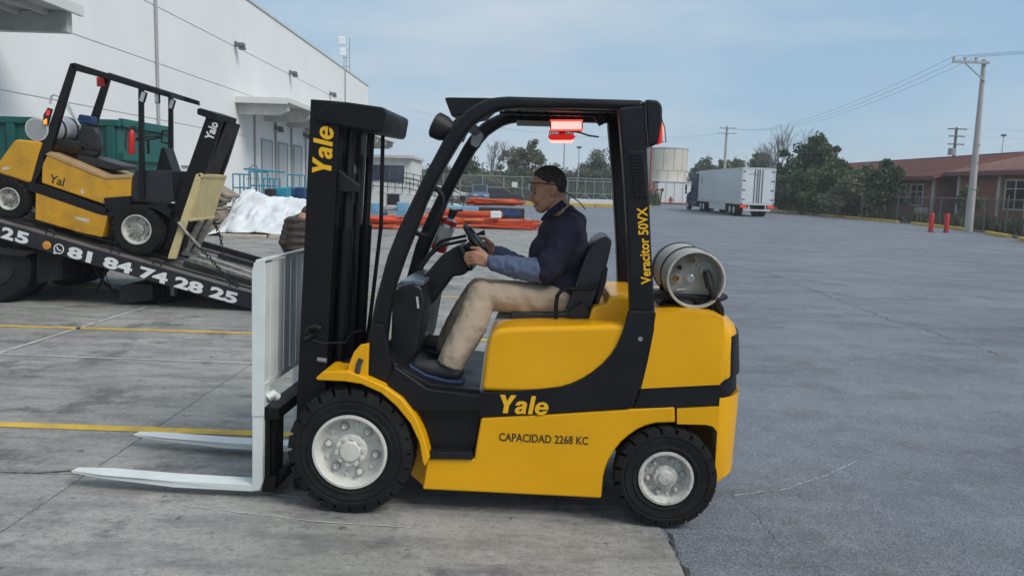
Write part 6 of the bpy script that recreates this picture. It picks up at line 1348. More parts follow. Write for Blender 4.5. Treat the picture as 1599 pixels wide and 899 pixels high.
cr2 = [(842, 347, -0.035), (852, 340, -0.085), (870, 331, -0.092), (885, 321, -0.066), (890, 318, 0.0), (885, 321, 0.066), (870, 331, 0.092), (852, 340, 0.085), (842, 347, 0.035)]
cm_ = MB(); cm_.add([q(x, y, DW + d) for x, y, d in cr1] + [q(x, y, DW + d) for x, y, d in cr2], [(i, i + 1, 10 + i, 9 + i) for i in range(8)])
col_ = cm_.build('collar', 'shirt', shirt, smooth=60); cs_ = col_.modifiers.new('sub', 'SUBSURF'); cs_.levels = 2; cs_.render_levels = 2; ct_ = col_.modifiers.new('thick', 'SOLIDIFY'); ct_.thickness = 0.008
sl2 = MB()
for s_, w1 in ((-1, HW), (1, 0.76)):
    w0 = DW + s_ * 0.215; hx, hy = (770, 410) if s_ < 0 else (780, 395)
    m_ = q(820, 420, (w0 + w1) / 2); sl2.capsule(q(856, 424, w0), m_, 0.062, 0.066); sl2.capsule(m_, q(hx, hy, w1), 0.066, 0.045)
us = remesh(sl2.build('undershirt_sleeves', 'stripe', dr, smooth=0), 0.008, 4, 0.5); wrinkle(us, 0.020, 0.03)
stuff(us)
tr = MB()
tr.ball(q(884, 470, DW), (0.15, 0.185, 0.12), 18, 12)
wN, wK, wA = DW - 0.13, DW - 0.22, 0.235
tr.capsule(q(872, 470, wN), q(756, 462, wK), 0.096, 0.074); tr.capsule(q(752, 461, wK), q(737, 505, 0.31), 0.080, 0.086); tr.tube([q(742, 490, 0.33), q(737, 505, 0.31), q(722, 533, 0.27), q(709, 556, wA), q(703, 571, wA)], [0.080, 0.086, 0.082, 0.074, 0.074], 16)
wF = DW + 0.14
tr.capsule(q(872, 468, wF), q(752, 454, wF), 0.095, 0.076); tr.capsule(q(748, 454, wF), q(720, 500, wF), 0.082, 0.082); tr.capsule(q(720, 500, wF), q(695, 540, wF), 0.082, 0.064)
trs = remesh(tr.build('trousers', 'khaki', dr, smooth=0), 0.009, 6, 0.55); wrinkle(trs, 0.013, 0.05)
for w, o in ((wA, (0, 0)), (wF, (-8, -41))):
    x, y = o
    so = MB(); so.capsule(q(710 + x, 579 + y, w), q(668 + x, 574 + y, w), 0.050, 0.046); so.capsule(q(668 + x, 574 + y, w), q(653 + x, 570 + y, w), 0.046, 0.036); so.capsule(q(706 + x, 572 + y, w), q(708 + x, 560 + y, w), 0.044, 0.040)
    s1_ = remesh(so.build('shoe', 'shoe', dr, smooth=0), 0.007, 4, 0.5)
    MB().prism(P([(640 + x, 566 + y), (643 + x, 575 + y), (665 + x, 586 + y), (700 + x, 596 + y), (724 + x, 597 + y), (726 + x, 591 + y), (700 + x, 590 + y), (668 + x, 581 + y), (645 + x, 568 + y)], w), w - 0.049, w + 0.049).build('sole', 'shoesole', s1_, bevel=0.008)
# glasses pushed on the brow, cord behind the neck
gl = MB(); gl.tube([q(824, 285, DW - 0.06), q(845, 286, DW - 0.078), q(866, 288, DW - 0.082), q(874, 293, DW - 0.078), q(890, 305, DW - 0.074), q(905, 316, DW - 0.09), q(914, 327, DW - 0.10)], 0.003, 6)
glo = gl.build('glasses_cord', 'plastic', dr, smooth=60)
MB().prism(P([(825, 285), (828, 285), (829, 296), (827, 298.5), (825, 295)], DW), DW - 0.062, DW + 0.062).build('glasses_lens', 'lens', dr, bevel=0.004)

# ================================================================== PERSON IN THE BROWN JACKET
JY = 9.6
def j(px, py, dy=0.0): return atY(px, py, JY + dy)
jb = j(474, 400); jl = Vector((jb.x, JY, 0))
pj = thing('person', 'person in brown quilted jacket standing half hidden behind the forklift mast', 'person', jl)
hipz = 0.86; X = jb.x
core = MB(); core.capsule((X - 0.1, JY, 0.08), (X - 0.1, JY, 0.48), 0.05, 0.06); core.capsule((X - 0.1, JY, 0.48), (X - 0.09, JY, hipz), 0.06, 0.08); core.capsule((X + 0.1, JY, 0.08), (X + 0.1, JY, 0.48), 0.05, 0.06); core.capsule((X + 0.1, JY, 0.48), (X + 0.09, JY, hipz), 0.06, 0.08)
core.capsule((X, JY, hipz), (X + 0.05, JY - 0.05, 1.2), 0.12, 0.13); core.capsule((X + 0.06, JY - 0.06, 1.25), (X + 0.13, JY + 0.1, 1.36), 0.06, 0.055); core.ball((X + 0.15, JY + 0.13, 1.44), (0.08, 0.095, 0.115)); core.ball((X + 0.16, JY + 0.23, 1.42), (0.015, 0.02, 0.02))
for s_ in (-1, 1):
    ex_ = X + 0.05 + s_ * 0.27; core.capsule((X + 0.05 + s_ * 0.19, JY - 0.03, 1.2), (ex_, JY, 0.95), 0.05, 0.045); core.capsule((ex_, JY, 0.95), (ex_ - s_ * 0.03, JY + 0.16, 0.76), 0.045, 0.03)
    for k in range(5): core.capsule((ex_ - s_ * 0.03 + 0.014 * (k - 2), JY + 0.18, 0.73), (ex_ - s_ * 0.035 + 0.016 * (k - 2), JY + 0.23, 0.66 + 0.012 * abs(k - 2)), 0.011, 0.008, 6)
remesh(core.build('body', 'skin', pj, smooth=0), 0.008)
hh = MB(); hh.ball((X + 0.145, JY + 0.11, 1.475), (0.086, 0.098, 0.095)); remesh(hh.build('hair', 'hair', pj, smooth=0), 0.01)
jk = MB(); jk.ball((X + 0.02, JY, 0.98), (0.22, 0.17, 0.25)); jk.ball((X + 0.05, JY - 0.02, 1.15), (0.225, 0.165, 0.17)); jk.capsule((X + 0.07, JY, 1.24), (X + 0.11, JY + 0.06, 1.36), 0.10, 0.09)
jk.ball((X + 0.09, JY - 0.01, 1.31), (0.115, 0.12, 0.10))
for k in range(6): jk.ball((X + 0.03, JY - 0.01, 0.80 + 0.085 * k), (0.235, 0.18, 0.055))
for s_ in (-1, 1):
    a_, e_, w_ = Vector((X + 0.05 + s_ * 0.20, JY - 0.02, 1.2)), Vector((X + 0.05 + s_ * 0.28, JY, 0.95)), Vector((X + 0.05 + s_ * 0.25, JY + 0.15, 0.78))
    for k in range(5): t = k / 4; jk.ball(a_.lerp(e_, t), (0.082 - 0.008 * t, 0.08, 0.05)); jk.ball(e_.lerp(w_, t), (0.07 - 0.01 * t, 0.07, 0.048))
    jk.capsule(a_, e_, 0.066, 0.06); jk.capsule(e_, w_, 0.06, 0.048)
remesh(jk.build('jacket', 'jacket', pj, smooth=0), 0.011, 4)
tj = MB()
for s_ in (-1, 1): tj.capsule((X + s_ * 0.1, JY, 0.12), (X + s_ * 0.1, JY, 0.5), 0.075, 0.08); tj.capsule((X + s_ * 0.1, JY, 0.5), (X + s_ * 0.09, JY, hipz), 0.08, 0.11)
remesh(tj.build('trousers', 'jeans', pj, smooth=0), 0.011)
for s_ in (-1, 1):
    o = MB(); o.capsule((X + s_ * 0.1, JY - 0.03, 0.05), (X + s_ * 0.11, JY + 0.15, 0.04), 0.05, 0.04); remesh(o.build('shoe', 'shoe', pj, smooth=0), 0.009)

# ================================================================== TOW TRUCK (tilted flat bed)
YB, YE = 10.2, 12.7
def W2(px, py, Y=YB): v = atY(px, py, Y); return (v.x, v.z)
tb0, tb1 = Vector(W2(0, 347)), Vector(W2(390, 457)); td = (tb1 - tb0).normalized(); tn = Vector((-td.y, td.x))      # along / normal (x,z)
def T(s, n): v = tb0 + td * s + tn * n; return (v.x, v.y)
Lb = (tb1 - tb0).length; hr_b = (Vector(W2(200, 432)) - Vector(W2(200, 405))).length * 0.93
tt = thing('tow_truck', 'flatbed tow truck with tilted black bed carrying the older forklift', 'tow truck', (-6, 11.4, 0))
S0, S1 = -3.2, Lb + 0.42
MB().prism([T(S0, 0), T(S1 - 0.25, 0), T(S1, -hr_b * 0.9), T(S1 - 0.1, -hr_b), T(S0, -hr_b)], YB, YB + 0.07).build('side_rail', 'navy', tt, bevel=0.006)
MB().prism([T(S0, 0.06), T(S1 - 0.25, 0.06), T(S1, -hr_b * 0.9), T(S1 - 0.1, -hr_b), T(S0, -hr_b)], YE - 0.07, YE).build('side_rail', 'navy', tt, bevel=0.006)
MB().prism([T(S0, -0.03), T(S1 - 0.2, -0.03), T(S1 - 0.05, -0.10), T(S0, -0.10)], YB + 0.07, YE - 0.07).build('bed_deck', 'deck', tt)
MB().prism([T(S0, 0.008), T(S1 - 0.26, 0.008), T(S1 - 0.26, 0.0), T(S0, 0.0)], YB - 0.004, YB + 0.09).build('rail_edge', 'deck', tt)
for k in range(5):
    Y = YB + 0.35 + k * 0.45
    MB().prism([T(S0, -0.028), T(S1 - 0.3, -0.028), T(S1 - 0.3, -0.012), T(S0, -0.012)], Y, Y + 0.05).build('deck_rib', 'silver' if k % 2 else 'darkframe', tt)
for Y in (YB + 0.55, YE - 0.65): MB().prism([T(Lb * 0.66, -0.01), T(S1 - 0.3, -0.01), T(S1 - 0.3, 0.045), T(Lb * 0.66, 0.045)], Y, Y + 0.10).build('ramp_guide', 'darkframe', tt)
for k in range(6): s = -2.4 + k * 1.25; MB().prism([T(s, -0.1), T(s + 0.1, -0.1), T(s + 0.1, -0.22), T(s, -0.22)], YB + 0.07, YE - 0.07).build('cross_beam', 'darkframe', tt)
for Y in (YB + 0.75, YE - 0.85): MB().prism([T(S0, -0.22), T(Lb * 0.78, -0.22), T(Lb * 0.7, -0.34), T(S0, -0.34)], Y, Y + 0.10).build('bed_beam', 'darkframe', tt)
for s in (0.62, Lb * 0.45, Lb * 0.62, Lb * 0.93):
    c = T(s, 0.03); MB().tube([(c[0] - 0.05, YB + 0.03, c[1] - 0.03), (c[0] - 0.05, YB + 0.03, c[1] + 0.03), (c[0], YB + 0.03, c[1] + 0.05), (c[0] + 0.05, YB + 0.03, c[1] + 0.03), (c[0] + 0.05, YB + 0.03, c[1] - 0.03)], 0.012, 6).build('tie_down_ring', 'darkframe', tt)
# chassis, wheels, mud flap, stabiliser
chz = atY(40, 420, YB + 0.5).z
MB().box(tb0.x - 4.0, atY(97, 420, YB + .5).x, YB + 0.75, YE - 0.75, 0.62, 0.95).build('chassis', 'darkframe', tt)
def dual(X, side):
    Y0 = YB + 0.10 if side > 0 else YE - 0.10; R = 0.5; s_ = side
    w = MB().lathe([(r, Y0 + a * s_) for r, a in ((R * 0.55, 0.08), (R * 0.6, 0.0), (R * 0.93, 0.0), (R, 0.03), (R, 0.25), (R * 0.9, 0.28), (R * 0.9, 0.30), (R, 0.33), (R, 0.55), (R * 0.93, 0.58), (R * 0.55, 0.56))], 30, 'Y', (X, 0, R)).build('rear_wheel', 'rubber', tt)
    MB().lathe([(r, Y0 + a * s_) for r, a in ((R * 0.56, 0.03), (R * 0.5, 0.10), (R * 0.3, 0.16), (R * 0.25, 0.02), (0.01, 0.0))], 24, 'Y', (X, 0, R)).build('rim', 'darkframe', w)
wx_ = atY(28, 405, YB + .1).x
dual(wx_ - 0.35, 1); dual(wx_ - 0.35, -1)
fa_, fb_ = atY(57, 385, YB + 0.12), atY(97, 441, YB + 0.12)
MB().prism([W2(58, 388, YB + .12), W2(97, 398, YB + .12), W2(97, 436, YB + .12), W2(57, 443, YB + .12)], YB + 0.12, YB + 0.6).build('mud_flap', 'rubber', tt)
MB().prism([W2(-40, 380, YB + .1), W2(60, 392, YB + .1), W2(40, 400, YB + .1), W2(-40, 392, YB + .1)], YB + 0.05, YB + 0.65).build('wheel_guard', 'darkframe', tt)
MB().prism([W2(188, 447, YB + .25), W2(204, 442, YB + .25), W2(240, 444, YB + .25), W2(240, 468, YB + .25), W2(204, 473, YB + .25), W2(188, 470, YB + .25)], YB + 0.22, YB + 0.75).build('stabiliser_box', 'darkframe', tt, bevel=0.01)
MB().prism([W2(203, 445, YB + .2), W2(251, 440, YB + .2), W2(251, 475, YB + .2), W2(203, 470, YB + .2)], YB + 0.5, YB + 1.6).build('stabiliser_beam', 'darkframe', tt)
MB().box(atY(232, 450, YB + .3).x, atY(250, 450, YB + .3).x, YB + 0.45, YB + 0.6, 0.0, 0.55).build('stabiliser_leg', 'darkframe', tt); MB().box(atY(253, 450, YB + .3).x, atY(262, 450, YB + .3).x, YB + 0.5, YB + 0.6, 0.1, 0.5).build('stabiliser_leg', 'pipe', tt)
MB().box(atY(262, 450, YB + 1.3).x, atY(278, 450, YB + 1.3).x, YE - 0.7, YE - 0.55, 0.0, 0.5).build('stabiliser_leg', 'darkframe', tt)
for pts in ([(144, 412), (152, 425), (160, 438), (175, 452), (188, 458)], [(167, 420), (161, 433), (155, 447), (148, 462)], [(92, 398), (84, 416), (76, 432), (60, 439)], [(165, 424), (168, 440), (178, 455)]):
    MB().tube([atY(x, y, YB + 0.25) for x, y in pts], 0.018 if pts[0][0] != 165 else 0.006, 6).build('hydraulic_hose', 'rubber', tt, smooth=60)
# lettering and marks on the rail
X3, Y3 = Vector((td.x, 0, td.y)), Vector((tn.x, 0, tn.y))
def railtext(body, a, b, h, bold=0.05):
    pa_, pb_ = Vector(W2(*a)), Vector(W2(*b)); L_ = (pb_ - pa_).dot(td); o = pa_
    return text(body, 'letterwhite', tt, (o.x, YB - 0.001, o.y), X3, Y3, L_, h, 0, bold, 0.003)
sc2 = (Vector(W2(200, 400)) - Vector(W2(100, 400))).length / 100
railtext('81 84 74 28 25', (104, 401), (369, 474), 18.5 * sc2, 0.044)
railtext('2', (1, 371), (20, 376.5), 18.5 * sc2, 0.044); railtext('5', (23, 377), (43, 382.5), 18.5 * sc2, 0.044)
mk = Vector(W2(74, 383)); MB().lathe([(0.055, YB - 0.012), (0.05, YB - 0.022), (0.001, YB - 0.028)], 20, 'Y', (mk.x, 0, mk.y)).build('marker_lamp', M('amber_plastic', (0.55, 0.24, 0.04), 0.3), tt)
ic = Vector(W2(92, 388.5)); ri = 8.0 * sc2
MB().lathe([(ri, YB - 0.001), (ri, YB - 0.005), (ri * 0.8, YB - 0.005), (ri * 0.8, YB - 0.001)], 28, 'Y', (ic.x, 0, ic.y), False).build('emblem_ring', 'letterwhite', tt)
MB().prism([(ic.x - ri * 0.95, ic.y - ri * 0.3), (ic.x - ri * 1.1, ic.y - ri * 1.05), (ic.x - ri * 0.3, ic.y - ri * 0.9)], YB - 0.005, YB - 0.001).build('emblem_tail', 'letterwhite', tt)
MB().tube([(ic.x - ri * 0.28, YB - 0.003, ic.y + ri * 0.42), (ic.x - ri * 0.30, YB - 0.003, ic.y + ri * 0.1), (ic.x, YB - 0.003, ic.y - ri * 0.28), (ic.x + ri * 0.38, YB - 0.003, ic.y - ri * 0.32)], [ri * 0.16, ri * 0.12, ri * 0.12, ri * 0.16], 6).build('emblem_handset', 'letterwhite', tt)

# ================================================================== OLDER FORKLIFT ON THE BED
Y2 = 10.55; W2T = 1.1
def P2(pts, Y=Y2): return [W2(x, y, Y) for x, y in pts]
def A2(px, py, dy=0.0): return atY(px, py, Y2 + dy)
base2 = A2(120, 385)
f2 = thing('forklift', 'older scuffed yellow forklift with cream backrest strapped on the tow truck bed', 'forklift', (base2.x, Y2 + 0.55, base2.z))
def both(pts, d0, d1, name, mat, bevel=0.008):
    MB().prism(P2(pts), Y2 + d0, Y2 + d1).build(name, mat, f2, bevel=bevel); MB().prism(P2(pts), Y2 + W2T - d1, Y2 + W2T - d0).build(name, mat, f2, bevel=bevel)
def onbed(px, R, off):
    v = A2(px, 300); s = (Vector((v.x, 0)) - Vector((tb0.x, 0))).x / td.x
    for _ in range(3):
        c = T(s, R - 0.012)
    return c
def wh2(px, py, R, wd, rr, nl):
    c = A2(px, py); s = (c.x - tb0.x) / td.x; g = T(s, -0.012); cx_, cz_ = c.x, None
    # centre above the bed surface by R along its normal
    s2 = (c.x - tb0.x - tn.x * R) / td.x; cc = T(s2, R - 0.014)
    for side, Y in ((1, Y2), (-1, Y2 + W2T)): wheel(f2, cc[0], cc[1], Y, R, wd, rr, side, 'rimold', 6, 1.3 if R > .3 else 1.0, nl=nl, hubm='silver')
    return cc
wh2(213, 366, 0.335, 0.20, 0.19, 22); wh2(13, 317, 0.265, 0.17, 0.14, 20)
MB().prism(rnd(P2([(-4, 250), (20, 217), (62, 221), (44, 287), (-8, 270), (-12, 262)]), 0.05), Y2 + 0.04, Y2 + W2T - 0.04).build('counterweight', 'yellow2', f2, bevel=0.04, seg=3)
MB().prism(P2([(-20, 262), (44, 288), (52, 300), (-16, 288)]), Y2 + 0.07, Y2 + W2T - 0.07).build('rear_skirt', 'black', f2, bevel=0.01)
MB().prism(P2([(62, 238), (73, 238), (161, 275), (201, 275), (199, 309), (160, 320), (60, 286)]), Y2 + 0.06, Y2 + W2T - 0.06).build('hood', 'yellow2', f2, bevel=0.02, seg=3)
MB().prism(P2([(66, 241), (74, 236.5), (160, 273.5), (200, 272.5), (201, 278), (160, 280)]), Y2 + 0.05, Y2 + W2T - 0.05).build('hood_deck', 'beige', f2, bevel=0.01)
MB().prism(P2([(43, 286), (62, 288), (172, 328), (162, 337), (150, 334), (42, 297)]), Y2 + 0.03, Y2 + W2T - 0.03).build('belt', 'black', f2, bevel=0.006)
MB().prism(P2([(53, 297), (166, 337), (157, 371), (120, 363), (52, 343)]), Y2 + 0.035, Y2 + W2T - 0.035).build('side_panel', 'yellow2', f2, bevel=0.012)
MB().prism(P2([(160, 309), (200, 306), (202, 320), (250, 320), (266, 330), (262, 340), (246, 330), (232, 324), (200, 326), (172, 340), (164, 336)]), Y2 + 0.03, Y2 + W2T - 0.03).build('front_frame', 'black', f2, bevel=0.006)
MB().prism(P2([(168, 336), (200, 326), (262, 340), (262, 400), (170, 370)]), Y2 + 0.3, Y2 + W2T - 0.3).build('axle_housing', 'darkframe', f2)
MB().prism(P2([(198, 283), (206, 265), (262, 266), (266, 316), (200, 316)]), Y2 + 0.10, Y2 + W2T - 0.10).build('cowl', 'navy', f2, bevel=0.012)
MB().prism(P2([(222, 268), (231, 228), (236, 228), (250, 268)]), Y2 + 0.40, Y2 + 0.70).build('dashboard', 'black', f2, bevel=0.01)
sw_ = [A2(231, 216, 0.52) + Vector((0.16 * math.cos(t), 0.16 * math.sin(t), 0.03 * math.cos(t))) for t in [2 * math.pi * k / 28 for k in range(29)]]
MB().tube(sw_, 0.013, 8).build('steering_wheel', 'plastic', f2, smooth=60)
MB().tube([A2(231, 217, 0.52), A2(232, 240, 0.52)], 0.02, 8).build('steering_post', 'plastic', f2)
# guard
both([(105, 98), (114, 101), (76, 232), (48, 290), (36, 285), (62, 226)], 0.06, 0.13, 'rear_guard_leg', 'black')
both([(105, 98), (112, 97), (264, 145), (265, 153), (216, 139), (108, 106)], 0.06, 0.13, 'guard_rail', 'black')
both([(212, 137), (219, 139), (221, 310), (213, 310)], 0.06, 0.12, 'front_guard_leg', 'black')
for k in range(5):
    a = A2(130 + 28 * k, 105 + 8.6 * k); MB().box(a.x - 0.02, a.x + 0.02, Y2 + 0.12, Y2 + W2T - 0.12, a.z - 0.04, a.z).build('roof_bar', 'black', f2)
a = A2(109, 101); MB().box(a.x - 0.04, a.x + 0.03, Y2 + 0.12, Y2 + W2T - 0.12, a.z - 0.05, a.z).build('roof_bar', 'black', f2)
for px, py, dy in ((224, 152, 0.02), (246, 154, 1.02), (269, 163, 0.98)):
    c = A2(px, py, dy); m_ = MB().box(-0.035, 0.035, -0.02, 0.02, -0.07, 0.07).build('mirror', 'plastic', f2, bevel=0.01); m_.location = c; m_.rotation_euler = (0, 0.35 if px != 246 else 0, -0.2)
    MB().box(-0.028, 0.028, -0.024, -0.0205, -0.06, 0.06).build('mirror_glass', 'mirror', m_)
both_l = A2(68, 182); tl2 = MB().prism(P2([(66, 180), (73, 168), (79, 170), (72, 195), (66, 194)]), Y2 + 0.02, Y2 + 0.06).build('tail_light', 'darkframe', f2)
MB().prism(P2([(67, 188), (72, 185), (72, 194), (67, 194)]), Y2 + 0.012, Y2 + 0.02).build('lit_lens', 'amber', tl2); MB().prism(P2([(72, 172), (77, 172), (76, 180), (71, 181)]), Y2 + 0.012, Y2 + 0.02).build('red_lens', 'redlens', tl2)
rl_ = A2(160, 128, 0.98); MB().box(rl_.x - 0.06, rl_.x + 0.05, Y2 + 0.93, Y2 + 0.96, rl_.z - 0.07, rl_.z + 0.06).build('tail_light', 'red', f2, bevel=0.008)
MB().tube([A2(262, 205, 0.98), A2(254, 204, 0.98), A2(252, 210, 0.98), A2(253, 222, 0.98), A2(262, 224, 0.98)], 0.014, 8).build('grab_handle', 'black', f2, smooth=60)
# seat
MB().prism(rnd(P2([(118, 240), (140, 244), (188, 258), (189, 263), (176, 266), (122, 254)], Y2 + .3), 0.03), Y2 + 0.30, Y2 + 0.80).build('seat', 'seat', f2, bevel=0.03, seg=3)
MB().prism(rnd(P2([(118, 242), (119, 205), (126, 197), (144, 198), (152, 206), (156, 232), (150, 246)], Y2 + .3), 0.05), Y2 + 0.32, Y2 + 0.42).build('backrest', 'seat', f2, bevel=0.03, seg=3)
MB().prism(rnd(P2([(112, 240), (118, 198), (128, 196), (128, 242)], Y2 + .3), 0.03), Y2 + 0.42, Y2 + 0.78).build('backrest_shell', 'seat', f2, bevel=0.03)
for d in (0.27, 0.83): MB().tube([A2(122, 222, d), A2(132, 230, d), A2(146, 234, d), A2(152, 232, d)], 0.018, 8).build('armrest', 'plastic', f2, smooth=60)
bl = A2(137, 186, 0.6); tag(MB().prism(rnd(P2([(126, 193), (128, 179), (147, 182), (147, 196)], Y2 + .6), 0.03), Y2 + 0.5, Y2 + 0.7).build('blue_cap', 'bluebox', bevel=0.02), 'blue cloth cap hung above the seat back of the older forklift', 'cap')
# bottle
tcA = A2(62, 202, 0.12); tcB = A2(112, 203, 0.90); dB = (tcB - tcA).normalized(); LB = 0.80; rB = 0.175
gb = MB().tube([tcA, tcA + dB * 0.02, tcA + dB * 0.06, tcA + dB * (LB - 0.1), tcA + dB * (LB - 0.03), tcA + dB * LB], [rB * 0.5, rB * 0.88, rB, rB, rB * 0.8, rB * 0.4], 28).build('gas_bottle', 'alu', f2, smooth=50)
MB().tube([tcA - dB * 0.07, tcA + dB * 0.04], [rB * 0.86, rB * 0.9], 28).build('collar', 'alu', gb, smooth=50); MB().tube([tcA - dB * 0.075, tcA - dB * 0.068], rB * 0.75, 24).build('end_plate', 'pipe', gb)
for t_ in (0.28, 0.6): MB().tube([tcA + dB * t_, tcA + dB * (t_ + 0.05)], rB + 0.004, 28).build('strap', 'rail', gb, smooth=50)
MB().prism(P2([(60, 222), (66, 214), (110, 222), (112, 232)]), Y2 + 0.2, Y2 + 0.9).build('bottle_cradle', 'darkframe', f2)
MB().tube([A2(78, 163, 0.5), A2(80, 150, 0.5), A2(86, 148, 0.5), A2(96, 152, 0.5), A2(104, 160, 0.5), A2(124, 196, 0.5)], 0.016, 8).build('bottle_frame', 'alu', f2, smooth=60); MB().tube([A2(95, 150, 0.8), A2(110, 176, 0.8), A2(126, 198, 0.8)], 0.014, 8).build('bottle_frame', 'alu', f2, smooth=60)
# mast
both([(314, 179), (339, 187), (319, 250), (286, 338), (266, 392), (246, 392), (262, 322), (291, 245)], 0.18, 0.26, 'mast_rail', 'mblack', 0.006)
MB().prism(P2([(318, 182), (342, 187), (285, 330), (270, 390), (258, 390), (266, 330)]), Y2 + 0.30, Y2 + W2T - 0.30).build('inner_mast', 'mblack', f2)
MB().prism(P2([(300, 168), (305, 167), (332, 176), (330, 190), (320, 184), (300, 177)]), Y2 + 0.16, Y2 + W2T - 0.16).build('crosshead', 'mblack', f2, bevel=0.01)
for d in (0.30, W2T - 0.36): MB().prism(P2([(318, 184), (341, 188), (310, 268), (284, 335), (270, 390), (258, 390), (288, 270)]), Y2 + d, Y2 + d + 0.06).build('inner_rail', 'mblack', f2)
MB().tube([A2(262, 322, 0.1), A2(245, 318, 0.1), A2(225, 314, 0.1)], 0.035, 10).build('tilt_cylinder', 'mblack', f2)
# cream backrest, carriage and fork shanks
BY = Y2 + 0.10; BE = Y2 + 1.02
MB().prism([W2(x, y, BY) for x, y in ((306, 272), (313, 270), (314, 276), (274, 404), (262, 404), (263, 398))], BY, BY + 0.05).build('backrest_side', 'cream', f2, bevel=0.004)
fd = (Vector(W2(306, 272, BY)) - Vector(W2(263, 400, BY))).normalized(); p0, p1 = Vector(W2(290, 344, BY)), Vector(W2(311, 272, BY)); fo = Vector((fd.y, -fd.x))
def slab(a, b, th, y0, y1, name, mat, off=0.0):
    a_, b_ = a + fo * off, b + fo * off; MB().prism([tuple(a_), tuple(b_), tuple(b_ + fo * th), tuple(a_ + fo * th)], y0, y1).build(name, mat, f2, bevel=0.003)
for k in range(8): y = BY + 0.055 + k * 0.108; slab(p0, p1, 0.03, y, y + 0.098, 'backrest_slat', 'cream', 0.01)
slab(p1 - fd * 0.03, p1 + fd * 0.01, 0.055, BY, BE, 'backrest_top', 'cream', -0.005); slab(p0, p0 + fd * 0.03, 0.05, BY + 0.05, BE, 'backrest_bottom', 'cream', 0.0); slab(Vector(W2(263, 400, BY)), p1, 0.05, BE - 0.05, BE, 'backrest_side', 'cream')
q0, q1 = Vector(W2(262, 402, BY)), p0
for y in (BY + 0.36, BY + 0.70): slab(q0 + fd * 0.02, q1, 0.055, y, y + 0.13, 'fork_shank', 'silver', 0.02)
for t_ in (0.12, 0.86): c_ = q0.lerp(q1, t_); slab(c_ - fd * 0.05, c_ + fd * 0.05, 0.04, BY + 0.06, BE - 0.06, 'carriage_bar', 'mblack', -0.03)
for y in (BY + 0.36, BY + 0.70):
    s_f = (q0.x - tb0.x) / td.x + 0.08
    MB().prism([T(s_f, 0.0), T(s_f + 0.05, 0.075), T(s_f + 1.15, 0.03), T(s_f + 1.2, 0.0)], y, y + 0.13).build('fork_blade', 'silver', f2, bevel=0.004)
# lettering
dY = Vector(W2(88, 290, Y2)) - Vector(W2(74, 286, Y2))
text('Yal', 'letterdark', f2, (A2(72, 285).x, Y2 + 0.0595, A2(72, 285).z), (td.x, 0, td.y), (tn.x, 0, tn.y), 0.20, 0.115, 0.05, 0.02)
text('Yalo', 'letterwhite', f2, (A2(324.5, 219).x, Y2 + 0.1795, A2(324.5, 219).z), (fd.x, 0, fd.y), (-fd.y, 0, fd.x), 0.24, 0.115, 0.05, 0.03)
def scuff(pts, Y): MB().prism([W2(x, y, Y) for x, y in pts], Y - 0.001, Y).build('paint_scuff', 'trim', f2)
scuff([(118, 338), (132, 341), (140, 343), (139, 347), (128, 345), (117, 341)], Y2 + 0.0345); scuff([(3, 262), (10, 260), (17, 263), (10, 265), (4, 266)], Y2 + 0.0395); scuff([(126, 296), (130, 295), (131, 302), (127, 303)], Y2 + 0.0595)
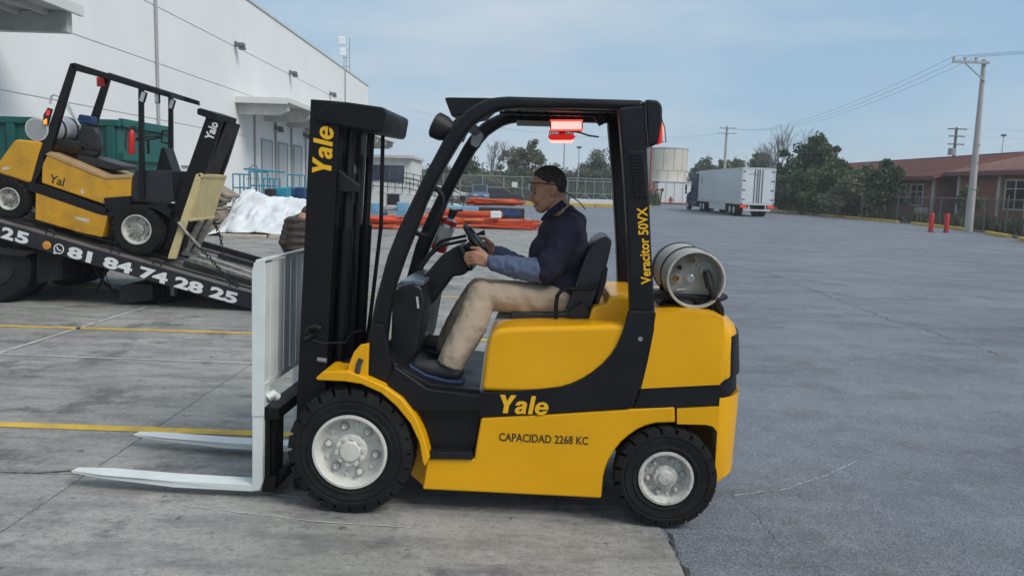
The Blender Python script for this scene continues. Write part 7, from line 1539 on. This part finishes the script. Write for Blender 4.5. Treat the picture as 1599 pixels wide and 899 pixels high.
# extinguisher, chains
ea, eb = A2(205, 241, 0.05), A2(206, 202, 0.05)
fx = thing('fire_extinguisher', 'red fire extinguisher fixed to the front leg of the older forklift', 'extinguisher', ea)
MB().tube([ea, ea.lerp(eb, 0.05), ea.lerp(eb, 0.8), ea.lerp(eb, 0.92), eb], [0.036, 0.042, 0.042, 0.028, 0.015], 16).build('cylinder', 'red', fx, smooth=50)
MB().box(eb.x - 0.02, eb.x + 0.05, eb.y - 0.02, eb.y + 0.02, eb.z, eb.z + 0.04).build('valve', 'rail', fx); MB().tube([eb, eb + Vector((-0.06, -0.02, -0.02)), ea.lerp(eb, 0.4) + Vector((-0.07, -0.02, 0)), ea + Vector((-0.06, -0.02, 0.06))], 0.012, 6).build('hose', 'rail', fx)
def chain(pts, label, r=0.011):
    P_ = []
    for a, b_ in zip(pts[:-1], pts[1:]):
        n = max(2, int((b_ - a).length / 0.055))
        for k in range(n): P_.append((a.lerp(b_, k / n), (b_ - a).normalized()))
    t = thing('tie_chain', label, 'chain', pts[0], group='tie-down chains')
    for k, (p_, d_) in enumerate(P_):
        s_ = d_.orthogonal().normalized()
        if k % 2: s_ = d_.cross(s_)
        ring_ = [p_ + d_ * 0.038 * math.cos(a) + s_ * 0.020 * math.sin(a) for a in [2 * math.pi * i / 10 for i in range(11)]]
        MB().tube(ring_, r * 0.7, 5).build('chain_link', 'darkframe', t, smooth=60)
chain([A2(277, 345, 0.05), A2(282, 352, 0.1), A2(310, 385, 0.2), A2(330, 405, 0.1), A2(352, 432, -0.1), A2(371, 449, -0.28)], 'slack chain from the cream backrest down to the near bed edge')
chain([A2(331, 339, 1.0), A2(345, 372, 1.1), A2(347, 395, 1.2), A2(353, 417, 1.2), A2(378, 428, 1.2), A2(394, 430, 1.2)], 'chain hanging from the far side of the cream backrest onto the bed')
tag(MB().tube([A2(278, 347, 0.05), A2(290, 362, 0.08), A2(312, 386, 0.18)], 0.022, 8).build('pry_bar', 'silver', smooth=60), 'steel bar leaning beside the cream backrest of the older forklift', 'steel bar')

# ================================================================== HAZE
hz_ = MB().box(-220, 220, -25, 410, -1.0, 22.0)
hzo = hz_.build('haze', None, smooth=0); stuff(hzo); tag(hzo, 'thin pale morning haze over the whole yard', 'haze')
hm = bpy.data.materials.new('haze_air'); hm.use_nodes = True; hn = hm.node_tree.nodes; hn.clear()
ho = hn.new('ShaderNodeOutputMaterial'); hv = hn.new('ShaderNodeVolumePrincipled'); hv.inputs['Color'].default_value = (0.93, 0.96, 1.0, 1); hv.inputs['Density'].default_value = 0.0009
hm.node_tree.links.new(hv.outputs[0], ho.inputs['Volume']); hzo.data.materials.append(hm)
